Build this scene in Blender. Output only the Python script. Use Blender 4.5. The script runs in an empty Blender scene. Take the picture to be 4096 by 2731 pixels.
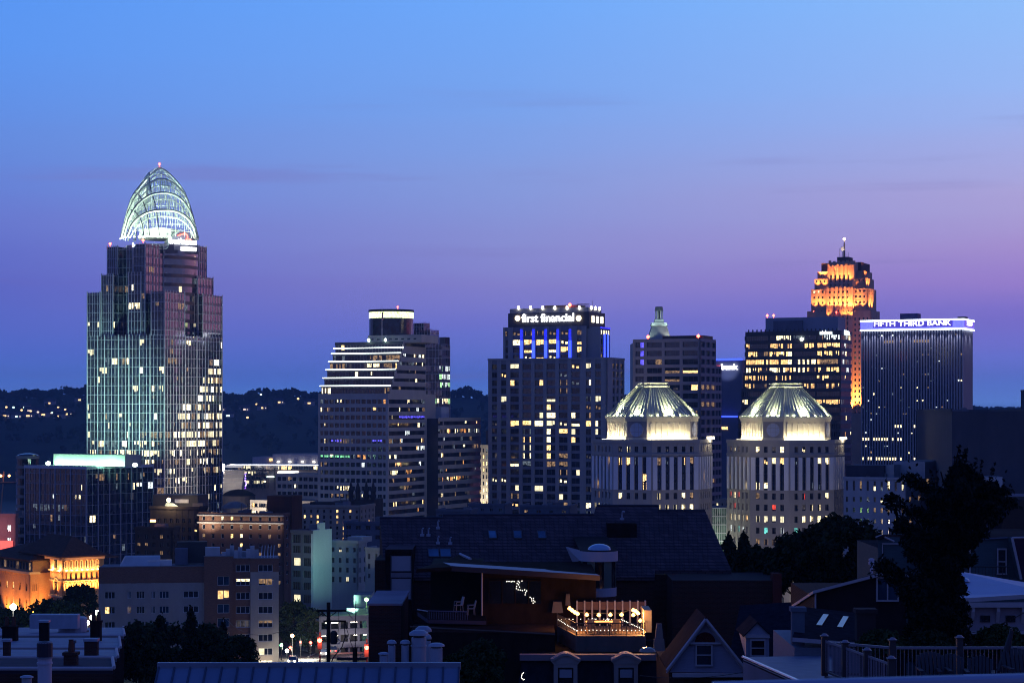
import bpy, math, random
from mathutils import Vector, Matrix, noise as mnoise
R = random.Random(7)
F = 7964.0; CX = 2048.0; HY = 1646.0; CH = 95.0     # long lens 95 m above the downtown streets
def X(px, Y): return (px - CX) * Y / F
def Z(py, Y): return CH - (py - HY) * Y / F
scene = bpy.context.scene
COL = scene.collection

# ---------------------------------------------------------------- materials
def srgb(r, g, b):
    def c(v):
        v /= 255.0
        return v / 12.92 if v <= .04045 else ((v + .055) / 1.055) ** 2.4
    return (c(r), c(g), c(b), 1)
_M = {}
def mat(name, col, rough=.8, var=.25, scale=.25, metal=0., ior=1.45, bump=0., stretch=None):
    """painted / stone / metal surface with uneven tone"""
    if name in _M: return _M[name]
    m = bpy.data.materials.new(name); m.use_nodes = True; _M[name] = m
    nt = m.node_tree; b = nt.nodes['Principled BSDF']
    b.inputs['Roughness'].default_value = rough
    b.inputs['Metallic'].default_value = metal
    if rough >= .8: b.inputs['Specular IOR Level'].default_value = .08
    b.inputs['IOR'].default_value = ior
    tc = nt.nodes.new('ShaderNodeTexCoord'); mp = nt.nodes.new('ShaderNodeMapping')
    nt.links.new(tc.outputs['Object'], mp.inputs[0])
    mp.inputs['Scale'].default_value = stretch or (1, 1, .35)
    n = nt.nodes.new('ShaderNodeTexNoise'); n.inputs['Scale'].default_value = scale
    n.inputs['Detail'].default_value = 6; n.inputs['Roughness'].default_value = .65
    nt.links.new(mp.outputs[0], n.inputs['Vector'])
    r = nt.nodes.new('ShaderNodeValToRGB')
    a = [c * (1 - var) for c in col[:3]] + [1]; z = [min(1, c * (1 + var)) for c in col[:3]] + [1]
    r.color_ramp.elements[0].position = .3; r.color_ramp.elements[1].position = .7
    r.color_ramp.elements[0].color = a; r.color_ramp.elements[1].color = z
    nt.links.new(n.outputs[0], r.inputs[0]); nt.links.new(r.outputs[0], b.inputs['Base Color'])
    if bump:
        bp = nt.nodes.new('ShaderNodeBump'); bp.inputs['Strength'].default_value = bump
        n2 = nt.nodes.new('ShaderNodeTexNoise'); n2.inputs['Scale'].default_value = scale * 12
        nt.links.new(tc.outputs['Object'], n2.inputs['Vector'])
        nt.links.new(n2.outputs[0], bp.inputs['Height']); nt.links.new(bp.outputs[0], b.inputs['Normal'])
    return m
def brick(name, c1, c2, mort, scale=1.):
    if name in _M: return _M[name]
    m = bpy.data.materials.new(name); m.use_nodes = True; _M[name] = m
    nt = m.node_tree; b = nt.nodes['Principled BSDF']; b.inputs['Roughness'].default_value = .85; b.inputs['Specular IOR Level'].default_value = .08
    tc = nt.nodes.new('ShaderNodeTexCoord')
    sp = nt.nodes.new('ShaderNodeSeparateXYZ'); cb = nt.nodes.new('ShaderNodeCombineXYZ'); ad = nt.nodes.new('ShaderNodeMath')
    nt.links.new(tc.outputs['Object'], sp.inputs[0]); nt.links.new(sp.outputs[0], ad.inputs[0]); nt.links.new(sp.outputs[1], ad.inputs[1])
    nt.links.new(ad.outputs[0], cb.inputs[0]); nt.links.new(sp.outputs[2], cb.inputs[1])
    t = nt.nodes.new('ShaderNodeTexBrick'); nt.links.new(cb.outputs[0], t.inputs['Vector'])
    t.inputs['Color1'].default_value = c1; t.inputs['Color2'].default_value = c2; t.inputs['Mortar'].default_value = mort
    t.inputs['Scale'].default_value = scale; t.inputs['Brick Width'].default_value = .22; t.inputs['Row Height'].default_value = .075
    t.inputs['Mortar Size'].default_value = .008
    nt.links.new(t.outputs[0], b.inputs['Base Color'])
    return m
def glass(name, col, rough=.06, ior=2.0, spec_var=.3):
    """window glass seen from outside: dark interior, mirror-like skin"""
    if name in _M: return _M[name]
    m = bpy.data.materials.new(name); m.use_nodes = True; _M[name] = m
    nt = m.node_tree; b = nt.nodes['Principled BSDF']
    tc = nt.nodes.new('ShaderNodeTexCoord'); n = nt.nodes.new('ShaderNodeTexNoise'); n.inputs['Scale'].default_value = .45
    nt.links.new(tc.outputs['Object'], n.inputs['Vector'])
    r = nt.nodes.new('ShaderNodeValToRGB')
    r.color_ramp.elements[0].position = .35; r.color_ramp.elements[1].position = .7
    r.color_ramp.elements[0].color = [c * .5 for c in col[:3]] + [1]; r.color_ramp.elements[1].color = [c * 1.7 for c in col[:3]] + [1]
    nt.links.new(n.outputs[0], r.inputs[0]); nt.links.new(r.outputs[0], b.inputs['Base Color'])
    bp = nt.nodes.new('ShaderNodeBump'); bp.inputs['Strength'].default_value = .03; bp.inputs['Distance'].default_value = .3
    n2 = nt.nodes.new('ShaderNodeTexNoise'); n2.inputs['Scale'].default_value = .35
    nt.links.new(tc.outputs['Object'], n2.inputs['Vector']); nt.links.new(n2.outputs[0], bp.inputs['Height']); nt.links.new(bp.outputs[0], b.inputs['Normal'])
    b.inputs['Roughness'].default_value = rough; b.inputs['IOR'].default_value = ior
    return m
def emit(name, col, s, var=0., sample=False, scale=1.2):
    """something that gives off light: lamp, LED, lit room behind glass"""
    if name in _M: return _M[name]
    m = bpy.data.materials.new(name); m.use_nodes = True; _M[name] = m
    nt = m.node_tree; b = nt.nodes['Principled BSDF']
    b.inputs['Base Color'].default_value = (.04, .04, .04, 1); b.inputs['Roughness'].default_value = .2
    b.inputs['Emission Color'].default_value = (*col[:3], 1); b.inputs['Emission Strength'].default_value = s
    if var:
        tc = nt.nodes.new('ShaderNodeTexCoord'); n = nt.nodes.new('ShaderNodeTexNoise'); n.inputs['Scale'].default_value = scale
        n.inputs['Detail'].default_value = 3
        oi = nt.nodes.new('ShaderNodeObjectInfo'); va = nt.nodes.new('ShaderNodeVectorMath'); va.operation = 'MULTIPLY_ADD'
        nt.links.new(oi.outputs['Random'], va.inputs[0]); va.inputs[1].default_value = (37, 53, 71); nt.links.new(tc.outputs['Object'], va.inputs[2])
        nt.links.new(va.outputs[0], n.inputs['Vector'])
        mr = nt.nodes.new('ShaderNodeMapRange'); mr.inputs[1].default_value = .35; mr.inputs[2].default_value = .65
        mr.inputs[3].default_value = s * (1 - var); mr.inputs[4].default_value = s * (1 + var)
        nt.links.new(n.outputs[0], mr.inputs[0]); nt.links.new(mr.outputs[0], b.inputs['Emission Strength'])
    m.cycles.emission_sampling = 'AUTO' if sample else 'NONE'
    return m
# lit rooms; some also paint a reflected glow on the crowned tower
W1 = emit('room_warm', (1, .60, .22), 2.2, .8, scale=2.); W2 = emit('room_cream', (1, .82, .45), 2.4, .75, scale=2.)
W3 = emit('room_white', (.85, .95, .95), 1.5, .6); W4 = emit('room_orange', (1, .42, .12), .9, .7)
W5 = emit('room_dim_warm', (1, .6, .3), .28, .8); W6 = emit('room_dim_cool', (.6, .75, .9), .16, .8)
W7 = emit('room_faint', (.7, .6, .6), .07, .8)
WB = emit('room_blue', (.12, .1, 1), 1.6, .5); WG = emit('room_green', (.3, 1, .5), 1.2, .5); WR = emit('room_red', (1, .08, .05), 1.0, .5)
WBR = emit('room_or_reflection_blazing', (1, .9, .66), 3.0, .35)
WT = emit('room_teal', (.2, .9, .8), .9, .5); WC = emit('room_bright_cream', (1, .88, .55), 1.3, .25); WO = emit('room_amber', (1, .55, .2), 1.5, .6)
G1 = glass('glass_dark', (.012, .016, .03)); G2 = glass('glass_navy', (.01, .02, .05), .1)
G3 = glass('glass_office', (.02, .022, .03), .12, 1.8); GM = glass('glass_mirror', (.05, .045, .07), .05, 3.4)
GN = glass('glass_near', (.02, .05, .09), .08, 1.6)
LWHITE = emit('led_white', (.85, 1, .95), 6, sample=True); LBLUE = emit('led_blue', (.03, .06, 1), 3.5, sample=True)
LRED = emit('beacon_red', (1, .08, .05), 14); LWARM = emit('lamp_warm', (1, .72, .38), 25); LSIGN = emit('sign_white', (1, 1, 1), 4)
WARMSET = [(W1, 4), (W2, 4), (W5, 6), (W6, 3), (W4, 2), (W7, 4), (W3, 1)]
COOLSET = [(W2, 3), (W3, 3), (W5, 3), (W6, 5), (W7, 4)]
def pick(ws, rnd):
    t = sum(w for _, w in ws); v = rnd.random() * t
    for m, w in ws:
        v -= w
        if v <= 0: return m
    return ws[-1][0]

# ---------------------------------------------------------------- mesh builder
class MB:
    def __init__(s): s.v = []; s.f = []; s.m = []; s.mats = []; s.ix = {}
    def mi(s, m):
        k = m.name
        if k not in s.ix: s.ix[k] = len(s.mats); s.mats.append(m)
        return s.ix[k]
    def face(s, pts, m):
        b = len(s.v); s.v.extend(tuple(p) for p in pts); s.f.append(tuple(range(b, b + len(pts)))); s.m.append(s.mi(m))
    def hexa(s, p, m, mt=None):
        b = len(s.v); s.v.extend(tuple(q) for q in p); i = s.mi(m); j = s.mi(mt) if mt else i
        for k, q in enumerate(((0, 3, 2, 1), (4, 5, 6, 7), (0, 1, 5, 4), (1, 2, 6, 5), (2, 3, 7, 6), (3, 0, 4, 7))):
            s.f.append(tuple(b + t for t in q)); s.m.append(j if k == 1 else i)
    def box(s, x0, x1, y0, y1, z0, z1, m, mt=None):
        s.hexa([(x0, y0, z0), (x1, y0, z0), (x1, y1, z0), (x0, y1, z0), (x0, y0, z1), (x1, y0, z1), (x1, y1, z1), (x0, y1, z1)], m, mt)
    def pbox(s, pl, a0, a1, z0, z1, d0, d1, m):
        P = pl.pt
        s.hexa([P(a0, z0, d1), P(a1, z0, d1), P(a1, z0, d0), P(a0, z0, d0), P(a0, z1, d1), P(a1, z1, d1), P(a1, z1, d0), P(a0, z1, d0)], m)
    def pq(s, pl, a0, a1, z0, z1, d, m):
        P = pl.pt; s.face([P(a0, z0, d), P(a1, z0, d), P(a1, z1, d), P(a0, z1, d)], m)
    def prism(s, poly, z0, z1, m, mt=None):
        n = len(poly)
        for i in range(n):
            (x0, y0), (x1, y1) = poly[i], poly[(i + 1) % n]
            s.face([(x0, y0, z0), (x1, y1, z0), (x1, y1, z1), (x0, y0, z1)], m)
        s.face([(x, y, z1) for x, y in poly], mt or m); s.face([(x, y, z0) for x, y in poly][::-1], m)
    def loft(s, A, B, m):
        n = len(A)
        for i in range(n):
            j = (i + 1) % n; s.face([A[i], A[j], B[j], B[i]], m)
    def tube(s, p, q, r, m, n=6, r2=None):
        p = Vector(p); q = Vector(q); d = q - p
        if d.length < 1e-6: return
        d.normalize(); u = d.orthogonal().normalized(); w = d.cross(u); r2 = r if r2 is None else r2
        A = [p + (u * math.cos(t) + w * math.sin(t)) * r for t in [2 * math.pi * i / n for i in range(n)]]
        B = [q + (u * math.cos(t) + w * math.sin(t)) * r2 for t in [2 * math.pi * i / n for i in range(n)]]
        s.loft(A, B, m); s.face(A[::-1], m); s.face(B, m)
    def path(s, pts, r, m, n=5):
        for a, b in zip(pts[:-1], pts[1:]): s.tube(a, b, r, m, n)
    def lathe(s, prof, cx, cy, m, n=20, z=0.):
        rings = [[(cx + r * math.cos(2 * math.pi * i / n), cy + r * math.sin(2 * math.pi * i / n), z + h) for i in range(n)] for r, h in prof]
        for A, B in zip(rings[:-1], rings[1:]): s.loft(A, B, m)
        s.face(rings[0][::-1], m); s.face(rings[-1], m)
    def mesh(s, name):
        me = bpy.data.meshes.new(name); me.from_pydata(s.v, [], s.f)
        for m in s.mats: me.materials.append(m)
        me.polygons.foreach_set('material_index', s.m); me.update(); return me
    def obj(s, name, parent=None, label=None, cat=None, group=None, kind=None, smooth=False, loc=None):
        if not s.f: return None
        me = s.mesh(name)
        if smooth: me.polygons.foreach_set('use_smooth', [True] * len(me.polygons))
        o = bpy.data.objects.new(name, me); COL.objects.link(o)
        if parent: o.parent = parent
        if loc: o.location = loc
        return tag(o, label, cat, group, kind)
def tag(o, label=None, cat=None, group=None, kind=None):
    if label: o['label'] = label
    if cat: o['category'] = cat
    if group: o['group'] = group
    if kind: o['kind'] = kind
    return o
def thing(name, label, cat, loc=(0, 0, 0), rz=0., group=None):
    o = bpy.data.objects.new(name, None); COL.objects.link(o); o.empty_display_size = .5
    o.location = loc; o.rotation_euler = (0, 0, rz); return tag(o, label, cat, group)
def copy_tree(o, parent=None):
    c = o.copy(); COL.objects.link(c); c.parent = parent
    for ch in list(o.children): copy_tree(ch, c)
    return c

# ---------------------------------------------------------------- frames and facade planes
class Fr:
    """a building's own axes: origin at its nearest corner, x along the front, y into depth; turned clockwise by rot"""
    def __init__(s, px, Y, rot=25., zb=0.):
        s.X0 = X(px, Y); s.Y0 = Y; s.c = math.cos(math.radians(rot)); s.s = math.sin(math.radians(rot)); s.zb = zb; s.rz = -math.radians(rot)
    def w(s, x, y): return s.X0 + x * s.c + y * s.s, s.Y0 - x * s.s + y * s.c
    def W(s, x, y, z): a, b = s.w(x, y); return (a, b, z + s.zb)
    def root(s, name, label, cat, group=None): return thing(name, label, cat, (s.X0, s.Y0, s.zb), s.rz, group)
    def lx(s, px, y=0.): return s.pl(0, y, 1, 0).a(px)
    def ly(s, px, x=0.): return s.pl(x, 0, 0, 1).a(px)
    def z(s, py, x=0., y=0.): return CH - (py - HY) * s.w(x, y)[1] / F - s.zb
    def pl(s, ox, oy, ux, uy): return Pl(s, ox, oy, ux, uy)
class Pl:
    def __init__(s, fr, ox, oy, ux, uy):
        l = math.hypot(ux, uy); s.fr = fr; s.ox, s.oy, s.ux, s.uy = ox, oy, ux / l, uy / l; s.nx, s.ny = s.uy, -s.ux
        s.ang = math.atan2(s.uy, s.ux)
    def pt(s, a, z, d=0.): return (s.ox + s.ux * a + s.nx * d, s.oy + s.uy * a + s.ny * d, z)
    def a(s, px):
        x0, y0 = s.fr.w(s.ox, s.oy); x1, y1 = s.fr.w(s.ox + s.ux, s.oy + s.uy); k = (px - CX) / F
        return (k * y0 - x0) / ((x1 - x0) - k * (y1 - y0))
    def z(s, py, a=0.):
        return s.fr.z(py, s.ox + s.ux * a, s.oy + s.uy * a)

# ---------------------------------------------------------------- windows
_WM = {}
FRAME = mat('window_frame_grey', (.12, .12, .13), .5)
FRAMEW = mat('window_frame_white', (.6, .6, .62), .5)
VARS = {'full': [(0, 1, 0, 1)], 'full1': [(0, 1, .22, 1)], 'full2': [(.02, .47, 0, 1), (.54, 1, .15, 1)], 'full3': [(0, .62, .1, 1), (.7, .86, .3, 1)], 'left': [(0, .42, 0, 1)], 'right': [(.55, 1, 0, 1)], 'low': [(0, 1, 0, .45)], 'high': [(0, 1, .6, 1)],
        'bits': [(.08, .3, .2, .7), (.55, .85, .1, .5)], 'blind': [(0, .48, .3, 1), (.52, 1, .15, 1)], 'slit': [(.1, .2, 0, 1), (.8, .92, 0, 1)]}
def win_mesh(w, h, var, lit, dark, mull, frame=None):
    key = (round(w, 2), round(h, 2), var, lit.name if lit else '', dark.name, mull, frame.name if frame else '')
    if key in _WM: return _WM[key]
    b = MB(); b.face([(0, 0, 0), (w, 0, 0), (w, 0, h), (0, 0, h)], dark)
    if lit:
        for x0, x1, z0, z1 in VARS[var]:
            b.face([(x0 * w, -.02, z0 * h), (x1 * w, -.02, z0 * h), (x1 * w, -.02, z1 * h), (x0 * w, -.02, z1 * h)], lit)
    fm = frame or FRAME
    for i in range(1, mull): b.box(w * i / mull - .05, w * i / mull + .05, -.1, -.03, 0, h, fm)
    if frame:
        t = max(.06, w * .035)
        b.box(0, w, -.12, -.04, 0, t, fm); b.box(0, w, -.12, -.04, h - t, h, fm)
        b.box(0, t, -.125, -.045, t, h - t, fm); b.box(w - t, w, -.125, -.045, t, h - t, fm)
    _WM[key] = b.mesh('window'); return _WM[key]
class Wins:
    """windows of one building: up to 100 individual parts, any more as one"""
    def __init__(s, root, limit=100, name='window'): s.root = root; s.req = []; s.limit = limit; s.name = name
    def add(s, pl, a0, a1, z0, z1, d, var='full', lit=None, dark=G1, mull=2, frame=None, pri=0):
        if var == 'full' and lit and s.limit > 60: var = ('full', 'full1', 'full2', 'full3')[(len(s.req) * 7 + 3) % 4]
        s.req.append((pri + (1 if lit else 0), len(s.req), pl, a0, a1, z0, z1, d, var, lit, dark, mull, frame))
    def done(s):
        s.req.sort(key=lambda r: (-r[0], r[1])); rest = MB()
        for k, (_, _, pl, a0, a1, z0, z1, d, var, lit, dark, mull, frame) in enumerate(s.req):
            w, h = a1 - a0, z1 - z0
            if k < s.limit:
                o = bpy.data.objects.new(s.name, win_mesh(w, h, var, lit, dark, mull, frame)); COL.objects.link(o)
                o.parent = s.root; o.location = pl.pt(a0, z0, d); o.rotation_euler = (0, 0, pl.ang)
            else:
                rest.pq(pl, a0, a1, z0, z1, d, dark)
                if lit:
                    for x0, x1, y0, y1 in VARS[var]: rest.pq(pl, a0 + w * x0, a0 + w * x1, z0 + h * y0, z0 + h * y1, d + .02, lit)
                for i in range(1, mull): rest.pbox(pl, a0 + w * i / mull - .05, a0 + w * i / mull + .05, z0, z1, d + .03, d + .1, FRAME)
        if rest.f: rest.obj(s.name, s.root, kind='stuff')
def facade(b, pl, a0, a1, z0, z1, cols, rows, m, msp=None, rec=.5, sp=.06):
    """piers and spandrels round a grid of openings"""
    rows = sorted(rows); cols = sorted(cols)
    e = a0
    for c0, c1 in list(cols) + [(a1, a1)]:
        if c0 - e > .01: b.pbox(pl, e, c0, z0, z1, -rec - .1, 0, m)
        e = c1
    for c0, c1 in cols:
        e = z0
        for r0, r1 in list(rows) + [(z1, z1)]:
            if r0 - e > .01: b.pbox(pl, c0, c1, e, r0, -rec - .1, -sp, msp or m)
            e = r1
def band(b, pl, a0, a1, z0, z1, d, pw, p, rnd, ws=WARMSET, darks=(G1, G3), fn=None, run=.55, split=False):
    """one storey's strip of panes, some of them lit"""
    n = max(1, int(round((a1 - a0) / pw))); w = (a1 - a0) / n; cur = None
    for i in range(n):
        q = fn((i + .5) * w + a0, (z0 + z1) / 2) if fn else p
        if cur is None or rnd.random() > run: cur = pick(ws, rnd) if rnd.random() < q else False
        x0 = a0 + i * w
        if cur and rnd.random() < .85:
            t = rnd.random(); zl = z0 + (z1 - z0) * (.4 if t < .3 else .15 if t < .5 else 0); xa, xb = (x0, x0 + w) if rnd.random() < .5 else ((x0 + w * .1, x0 + w * .45) if rnd.random() < .5 else (x0 + w * .35, x0 + w * .95))
            if q > .9: xa, xb, zl = x0, x0 + w, z0
            b.pq(pl, xa, xb, zl, z1, d + .02, cur); b.pq(pl, x0, x0 + w, z0, z1, d, darks[0])
        else: b.pq(pl, x0, x0 + w, z0, z1, d, darks[rnd.randrange(len(darks))])
        if i: b.pbox(pl, x0 - .05, x0 + .05, z0, z1, d + .01, d + .1, FRAME)

def text_mesh(name, s, w, h, m, extrude=.15, bold=.02, shear=0., parent=None, pl=None, a=0, z=0, d=.3, label=None, spacing=1.):
    """raised lettering fitted to w x h"""
    cu = bpy.data.curves.new('t', 'FONT'); cu.body = s; cu.offset = bold; cu.extrude = .01; cu.shear = shear; cu.space_character = spacing
    cu.resolution_u = 3
    to = bpy.data.objects.new('t', cu); COL.objects.link(to)
    me = bpy.data.meshes.new_from_object(to); bpy.data.objects.remove(to); bpy.data.curves.remove(cu)
    xs = [v.co.x for v in me.vertices]; ys = [v.co.y for v in me.vertices]
    x0, x1, y0, y1 = min(xs), max(xs), min(ys), max(ys)
    for v in me.vertices:
        v.co = ((v.co.x - x0) / (x1 - x0) * w, -extrude if v.co.z > 0 else 0, (v.co.y - y0) / (y1 - y0) * h)
    me.materials.clear(); me.materials.append(m); me.name = name
    o = bpy.data.objects.new(name, me); COL.objects.link(o); o.parent = parent
    if pl: o.location = pl.pt(a, z, d); o.rotation_euler = (0, 0, pl.ang)
    if label: o['label'] = label
    return o
def lamp(kind, loc, energy, col, target=None, angle=60, blend=.6, size=.3, sx=None):
    l = bpy.data.lights.new(kind.lower() + '_light', kind); l.energy = energy; l.color = col[:3]
    if kind == 'SPOT': l.spot_size = math.radians(angle); l.spot_blend = blend; l.shadow_soft_size = size
    elif kind == 'POINT': l.shadow_soft_size = size
    elif kind == 'AREA':
        l.shape = 'RECTANGLE'; l.size = sx or size; l.size_y = size
    o = bpy.data.objects.new(l.name, l); COL.objects.link(o); o.location = loc
    if target is not None: o.rotation_euler = (Vector(target) - Vector(loc)).to_track_quat('-Z', 'Y').to_euler()
    return o
def beacon(root, loc, r=.5, name='beacon_light'):
    b = MB(); b.lathe([(.05, -1.2), (.12, -r * .8), (r * .8, -r * .5), (r, 0), (r * .7, r * .6), (.05, r)], *loc[:2], LRED, 8, loc[2] + 1.2)
    return b.obj(name, root)

# ---------------------------------------------------------------- common surfaces
CONC = mat('concrete_warm', (.30, .26, .24), .85, .15)
CONCD = mat('concrete_dark', (.16, .14, .15), .85, .15)
STONE = mat('granite_grey', (.22, .21, .24), .8, .12)
LIME = mat('limestone', (.42, .40, .37), .85, .1)
WHITE = mat('white_metal', (.62, .63, .66), .4, .08)
DARK = mat('dark_metal', (.03, .03, .035), .6, .3)
ROOFG = mat('roof_membrane_grey', (.16, .17, .19), .9, .25)
ROOFD = mat('roof_tar', (.03, .03, .034), .95, .3, ior=1.2)
# ================================================================ sky, camera, render
w = bpy.data.worlds.new('World'); scene.world = w; w.use_nodes = True; nt = w.node_tree
bg = nt.nodes['Background']
def N(t, **k):
    n = nt.nodes.new(t)
    for a, v in k.items(): setattr(n, a, v)
    return n
def M_(op, a, b=None, c=None):
    n = N('ShaderNodeMath', operation=op)
    for i, v in enumerate((a, b, c)):
        if v is None: continue
        if isinstance(v, (int, float)): n.inputs[i].default_value = v
        else: nt.links.new(v, n.inputs[i])
    return n.outputs[0]
tc = N('ShaderNodeTexCoord'); sp = N('ShaderNodeSeparateXYZ'); nt.links.new(tc.outputs['Generated'], sp.inputs[0])
x_, y_, z_ = sp.outputs
hyp = M_('SQRT', M_('ADD', M_('MULTIPLY', x_, x_), M_('MULTIPLY', y_, y_)))
el = M_('DIVIDE', z_, M_('MAXIMUM', hyp, .001))
# thin dusk streaks bend the gradient a little
mp = N('ShaderNodeMapping'); mp.inputs['Scale'].default_value = (2.2, 2.2, 34); mp.inputs['Rotation'].default_value = (0, .03, 0)
nt.links.new(tc.outputs['Generated'], mp.inputs[0])
nz = N('ShaderNodeTexNoise'); nz.inputs['Scale'].default_value = 1.6; nz.inputs['Detail'].default_value = 5
nt.links.new(mp.outputs[0], nz.inputs['Vector'])
el = M_('ADD', el, M_('MULTIPLY', M_('SUBTRACT', nz.outputs[0], .5), .016))
elp = M_('POWER', M_('MAXIMUM', el, 0.), .5)      # stretch the low sky
def ramp(stops):
    r = N('ShaderNodeValToRGB'); cr = r.color_ramp; cr.interpolation = 'LINEAR'
    while len(cr.elements) < len(stops): cr.elements.new(.5)
    for e, (y, c) in zip(cr.elements, stops): e.position = y; e.color = srgb(*c)
    nt.links.new(elp, r.inputs[0]); return r.outputs[0]
_srgb = srgb
def srgb(r, g, b):      # dusk light is a touch greyer than the bare ramp
    m_ = .3 * r + .5 * g + .2 * b; k_ = .09; return _srgb(r + (m_ - r) * k_, g + (m_ - g) * k_, b + (m_ - b) * k_)
def E(y): return math.sqrt(max(0, (HY - y) / F))
left = ramp([(0, (30, 60, 150)), (E(1600), (90, 140, 236)), (E(1540), (84, 128, 232)), (E(1400), (86, 114, 222)), (E(1150), (96, 106, 208)), (E(900), (104, 122, 216)), (E(600), (98, 140, 230)), (E(250), (88, 150, 248)), (E(0), (84, 150, 250)), (.75, (30, 70, 170)), (1, (16, 40, 120))])
mid = ramp([(0, (36, 70, 156)), (E(1600), (90, 140, 238)), (E(1540), (88, 130, 234)), (E(1430), (98, 122, 226)), (E(1300), (116, 120, 220)), (E(1150), (134, 130, 212)), (E(980), (138, 144, 218)), (E(700), (132, 156, 228)), (E(400), (116, 164, 244)), (E(0), (106, 168, 255)), (.75, (34, 76, 175)), (1, (18, 42, 122))])
right = ramp([(0, (54, 84, 172)), (E(1600), (102, 148, 242)), (E(1540), (102, 136, 238)), (E(1430), (114, 124, 232)), (E(1300), (126, 114, 216)), (E(1150), (156, 128, 214)), (E(1000), (168, 144, 214)), (E(800), (172, 164, 222)), (E(400), (148, 182, 248)), (E(0), (136, 188, 255)), (.75, (50, 90, 185)), (1, (18, 42, 122))])
glow = ramp([(0, (120, 80, 120)), (.08, (190, 108, 165)), (.2, (215, 135, 185)), (.36, (205, 155, 205)), (.55, (150, 150, 220)), (.75, (60, 90, 180)), (1, (18, 42, 122))])
back = ramp([(0, (112, 96, 118)), (.2, (100, 98, 148)), (.5, (72, 96, 180)), (1, (40, 80, 170))])
az = N('ShaderNodeMath', operation='ARCTAN2'); nt.links.new(x_, az.inputs[0]); nt.links.new(y_, az.inputs[1]); az = az.outputs[0]
def mix(f, a, b):
    m = N('ShaderNodeMix', data_type='RGBA'); nt.links.new(f, m.inputs[0]); nt.links.new(a, m.inputs[6]); nt.links.new(b, m.inputs[7]); return m.outputs[2]
def fac(a, b):
    m = N('ShaderNodeMapRange', interpolation_type='LINEAR'); nt.links.new(az, m.inputs[0]); m.inputs[1].default_value = a; m.inputs[2].default_value = b; return m.outputs[0]
c = mix(fac(-.25, 0), left, mid); c = mix(fac(0, .25), c, right); c = mix(fac(.32, .75), c, glow); c = mix(fac(1.1, 1.9), c, back)
c = mix(fac(-.5, -1.5), c, back)
# a few faint mauve cloud streaks low in the sky
m2 = N('ShaderNodeMapping'); m2.inputs['Scale'].default_value = (3, 3, 55); m2.inputs['Rotation'].default_value = (.0, .035, 0); nt.links.new(tc.outputs['Generated'], m2.inputs[0])
n2 = N('ShaderNodeTexNoise'); n2.inputs['Scale'].default_value = 1.3; n2.inputs['Detail'].default_value = 6; n2.inputs['Roughness'].default_value = .55; nt.links.new(m2.outputs[0], n2.inputs['Vector'])
sm = N('ShaderNodeMapRange', interpolation_type='SMOOTHSTEP'); nt.links.new(n2.outputs[0], sm.inputs[0]); sm.inputs[1].default_value = .56; sm.inputs[2].default_value = .76; sm.inputs[3].default_value = 0; sm.inputs[4].default_value = .35
lo = N('ShaderNodeMapRange', interpolation_type='SMOOTHSTEP'); nt.links.new(el, lo.inputs[0]); lo.inputs[1].default_value = .19; lo.inputs[2].default_value = .12
cl = N('ShaderNodeRGB'); cl.outputs[0].default_value = srgb(122, 112, 190); c = mix(M_('MULTIPLY', sm.outputs[0], lo.outputs[0]), c, cl.outputs[0])
nt.links.new(c, bg.inputs[0]); bg.inputs[1].default_value = 1.06
w.cycles.sampling_method = 'MANUAL'; w.cycles.sample_map_resolution = 512

cam = bpy.data.cameras.new('camera'); co = bpy.data.objects.new('camera', cam); COL.objects.link(co); scene.camera = co
co.location = (0, 0, CH); co.rotation_euler = (math.pi / 2, 0, 0)
cam.lens = 70; cam.sensor_width = 36; cam.shift_y = (HY - 2731 / 2) / 4096; cam.clip_end = 30000; cam.clip_start = .5
cam.dof.use_dof = True; cam.dof.focus_distance = 700; cam.dof.aperture_fstop = 9
vs = scene.view_settings; vs.view_transform = 'Standard'; vs.look = 'None'; vs.exposure = 0; vs.gamma = 1
cy = scene.cycles; cy.use_denoising = True; cy.max_bounces = 4; cy.diffuse_bounces = 2; cy.glossy_bounces = 3; cy.transmission_bounces = 2
cy.transparent_max_bounces = 6; cy.sample_clamp_indirect = 3; cy.caustics_reflective = False; cy.caustics_refractive = False; cy.use_light_tree = True; cy.pixel_filter_type = 'BLACKMAN_HARRIS'; cy.filter_width = 1.05

# ================================================================ ground, river, hills
PROF = [(-30, 90), (0, 89), (40, 84), (60, 80), (100, 74), (130, 68), (200, 58), (300, 50), (420, 42), (500, 36), (600, 18), (700, 3), (800, 0), (1500, 0), (1560, -6)]
def ground_z(Y):
    for (a, za), (b, zb) in zip(PROF[:-1], PROF[1:]):
        if Y <= b: return za + (zb - za) * max(0, (Y - a)) / (b - a)
    return -6
GROUND = mat('ground_dark_earth', (.03, .035, .03), .95, .4, .08)
b = MB()
xs = [-900 + 60 * i for i in range(31)]
for (a, za), (c_, zc) in zip(PROF[:-1], PROF[1:]):
    for x0, x1 in zip(xs[:-1], xs[1:]): b.face([(x0, a, za), (x1, a, za), (x1, c_, zc), (x0, c_, zc)], GROUND)
b.obj('ground', kind='structure')
WATER = mat('river_water', (.01, .02, .035), .12, .2, .02, ior=1.33, bump=.2)
b = MB(); b.face([(-2500, 1560, -6), (2500, 1560, -6), (2500, 2250, -6), (-2500, 2250, -6)], WATER); b.obj('river', kind='structure')
HILL = mat('wooded_hillside', (.018, .03, .02), .95, .5, .01)
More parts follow.
